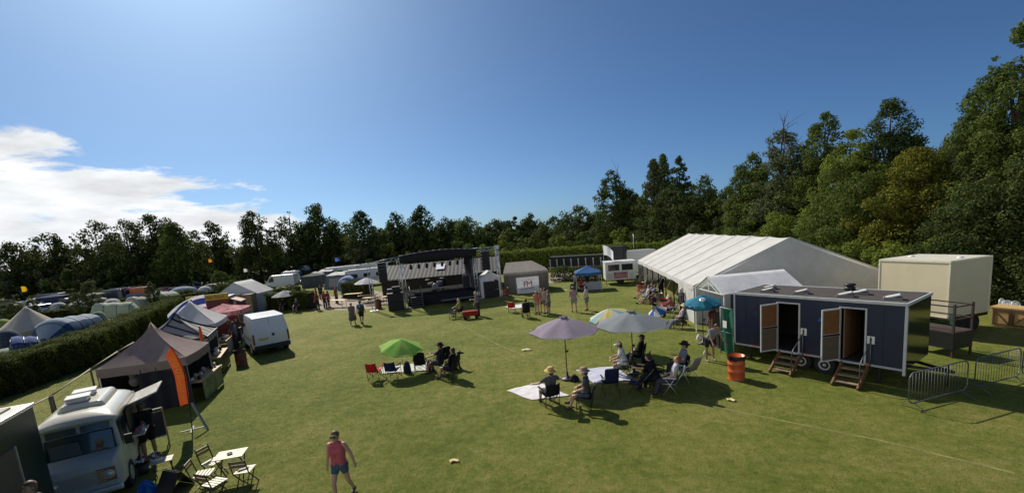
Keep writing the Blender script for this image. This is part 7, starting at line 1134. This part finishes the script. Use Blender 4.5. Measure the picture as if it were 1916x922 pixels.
for (px, py, rz_, tp_, lab, cl_) in ((1208, 537, 85, (.42, .40, .38), 'person with bare outstretched legs seated at the far end of the marquee opening', 'folding chair holding the person with outstretched legs'), (1214, 534, 80, (.10, .10, .20), 'person in navy seated beside the one with outstretched legs', 'folding chair holding the person in navy'), (1219, 536, 78, (.20, .14, .16), 'person in a dull mauve top seated third along the marquee opening', 'folding chair holding the person in the dull mauve top'), (1203, 529, 85, (.05, .04, .04), 'person in dark clothes seated farthest along the marquee opening', 'folding chair holding the person farthest along the marquee')):
    sit(lab, px, py, rz_, 'lawn', cl_, (.06, .06, .07), GM, top=tp_, bottom=(.10, .09, .09), lean=-14, thigh=(72, 68), knee=(30, 34), skin=SKIN if px == 1208 else SKIN2)
std('man in a grey T-shirt and dark shorts bending forward by the green scrim fence', 1327, 598, 190, 1.74, lean=38, spread=7, arm=((20, 10, 20), (20, 10, 20)), top=(.24, .25, .29), bottom=(.022, .022, .03), skin=SKIN2, hair=(.05, .035, .025), shoes=(.30, .26, .22)); std('person in a maroon top and tan skirt standing under the teal parasol', 1334, 574, 20, 1.68, top=(.15, .035, .04), bottom=(.20, .14, .10), legs='skirt', skin=SKIN2, hair=(.04, .03, .02)); std('person in dark clothes half hidden behind the teal parasol', 1342, 577, 160, 1.72, top=(.10, .05, .045), bottom=(.08, .06, .05), legs='long', skin=SKIN2)
q = P(1350, 648); t = thing('display_stand', 'narrow dark display stand at the post of the small white ridge gazebo', 'stand', (q.x, q.y, 0)); s = MB(); s.box((0, 0, .8), (.36, .3, 1.55)); s.build('panel', BLACK, t, .02); s = MB(); s.box((0, 0, .02), (.5, .45, .04)); s.build('base', DARKST, t)
bag('white carrier bag on the grass behind the bending man', 1333, 644, (.60, .60, .60), (.36, .24, .30)); bag('crumpled green and white carrier bag in front of the bending man', 1321, 662, (.40, .46, .40), (.26, .2, .14)); bag('pale rolled bundle on the grass at the gable of the marquee', 1309, 634, (.62, .60, .56), (.34, .26, .2))
# blue gazebo and stalls
q = P(1104, 545)
for (dx, dy, rz_, tp_, lab, sit_) in ((-.7, .5, 180, (.30, .04, .03), 'person in red seated at the left of the stall table under the blue gazebo', 1), (.9, 1.4, 120, (.30, .10, .10), 'person in a pink-red top at the right of the blue gazebo', 0), (.1, 1.6, 180, (.05, .05, .06), 'person in black behind the stall table under the blue gazebo', 0), (-1.1, 1.3, 200, (.40, .40, .44), 'person in a white top at the left corner of the blue gazebo', 0)):
    l = (q.x + dx, q.y + dy, 0); kw = dict(SIT) if sit_ else {}
    if sit_: camp_chair('red camping chair in front of the stall table under the blue gazebo', l, R(rz_), (.35, .04, .02), G3)
    person(lab, l, R(rz_), 1.62, top=tp_, bottom=(.05, .05, .06), legs='long', skin=SKIN2, **kw)
bag('dark green holdall on the grass at the left leg of the blue gazebo', 1071, 541, (.06, .08, .08), (.5, .4, .5))
q = P(1050, 527); trestle('pale bench on the gravel yard left of the blue gazebo', (q.x, q.y, 0), R(8), 2.2, .35, .48, m=PALEW, cat='bench', name='bench', group='none')
# by the stalls
std('person in black standing at the hatch of the cream van', 262, 757, 60, 1.76, top=(.012, .012, .013), bottom=(.014, .014, .015), hair=(.10, .065, .04), arm=((40, 8, 40), (20, 8, 20)), skin=SKIN2, fat=1.1)
for (px, py, rz_, tp_, lab) in ((428, 601, 120, (.06, .06, .085), 'person in dark grey queueing at the stalls beside the white panel van'), (435, 604, 95, (.10, .085, .11), 'person in a purple-grey top queueing nearest the white panel van'), (441, 597, 200, (.05, .045, .05), 'person in black standing behind the queue by the white panel van'), (424, 592, 60, (.24, .08, .06), 'person in a rust top at the counter of the white gazebo stall'), (446, 588, 150, (.13, .10, .09), 'person in brown by the plywood kiosk'), (456, 583, 190, (.05, .06, .10), 'person in navy by the plywood kiosk')): std(lab, px, py, rz_, 1.7, top=tp_, bottom=(.05, .05, .065), legs='long', skin=SKIN2, hair=(.06, .045, .03))
std('person with brown hair, head showing at the bottom edge by the dark green trailer', 56, 907, 170, 1.70, top=(.08, .08, .09), bottom=(.04, .04, .05), legs='long', hair=(.16, .10, .06))
for (px, py, tp_, lab) in ((527, 560, (.02, .02, .02), 'person in dark clothes in the shade left of the white domed sunshade'), (552, 562, (.05, .05, .05), 'person in grey in the shade right of the white domed sunshade')):
    sit(lab, px, py, 180, 'camp', 'dark chair of the %s' % lab[:45], BK, 'chairs under the domed sunshade', top=tp_, bottom=(.04, .04, .05), skin=SKIN2)
# short grass blades on the near lawn
rng = np.random.default_rng(77); n = 220000; rr_ = 8.5 * (38 / 8.5) ** rng.uniform(0, 1, n); aa = rng.uniform(-.95, .95, n); gx, gy = rr_ * np.sin(aa), rr_ * np.cos(aa)
hgt_ = rng.uniform(.012, .032, n) * (.6 + .06 * rr_ ** .5); wdt = rng.uniform(.003, .006, n) * (rr_ / 9) ** .75; ang = rng.uniform(0, 6.28, n); ln_ = rng.normal(size=(n, 2)) * hgt_[:, None] * .55
vv = np.zeros((n, 3, 3)); vv[:, 0] = np.stack([gx - np.cos(ang) * wdt, gy - np.sin(ang) * wdt, np.zeros(n)], 1); vv[:, 1] = np.stack([gx + np.cos(ang) * wdt, gy + np.sin(ang) * wdt, np.zeros(n)], 1); vv[:, 2] = np.stack([gx + ln_[:, 0], gy + ln_[:, 1], hgt_], 1)
me = bpy.data.meshes.new('grass_blades'); me.vertices.add(n * 3); me.vertices.foreach_set('co', vv.astype(np.float32).ravel()); me.loops.add(n * 3); me.loops.foreach_set('vertex_index', np.arange(n * 3, dtype=np.int32)); me.polygons.add(n); me.polygons.foreach_set('loop_start', np.arange(0, n * 3, 3, dtype=np.int32)); me.polygons.foreach_set('loop_total', np.full(n, 3, dtype=np.int32)); me.update(calc_edges=True)
me.materials.append(leafm('grass_blade', (.065, .10, .012), (.30, .31, .075), (.30, .27, .10), .3)); o = bpy.data.objects.new('grass', me); col.objects.link(o); tag(o, 'short mown grass blades on the near lawn', 'grass', kind='stuff')
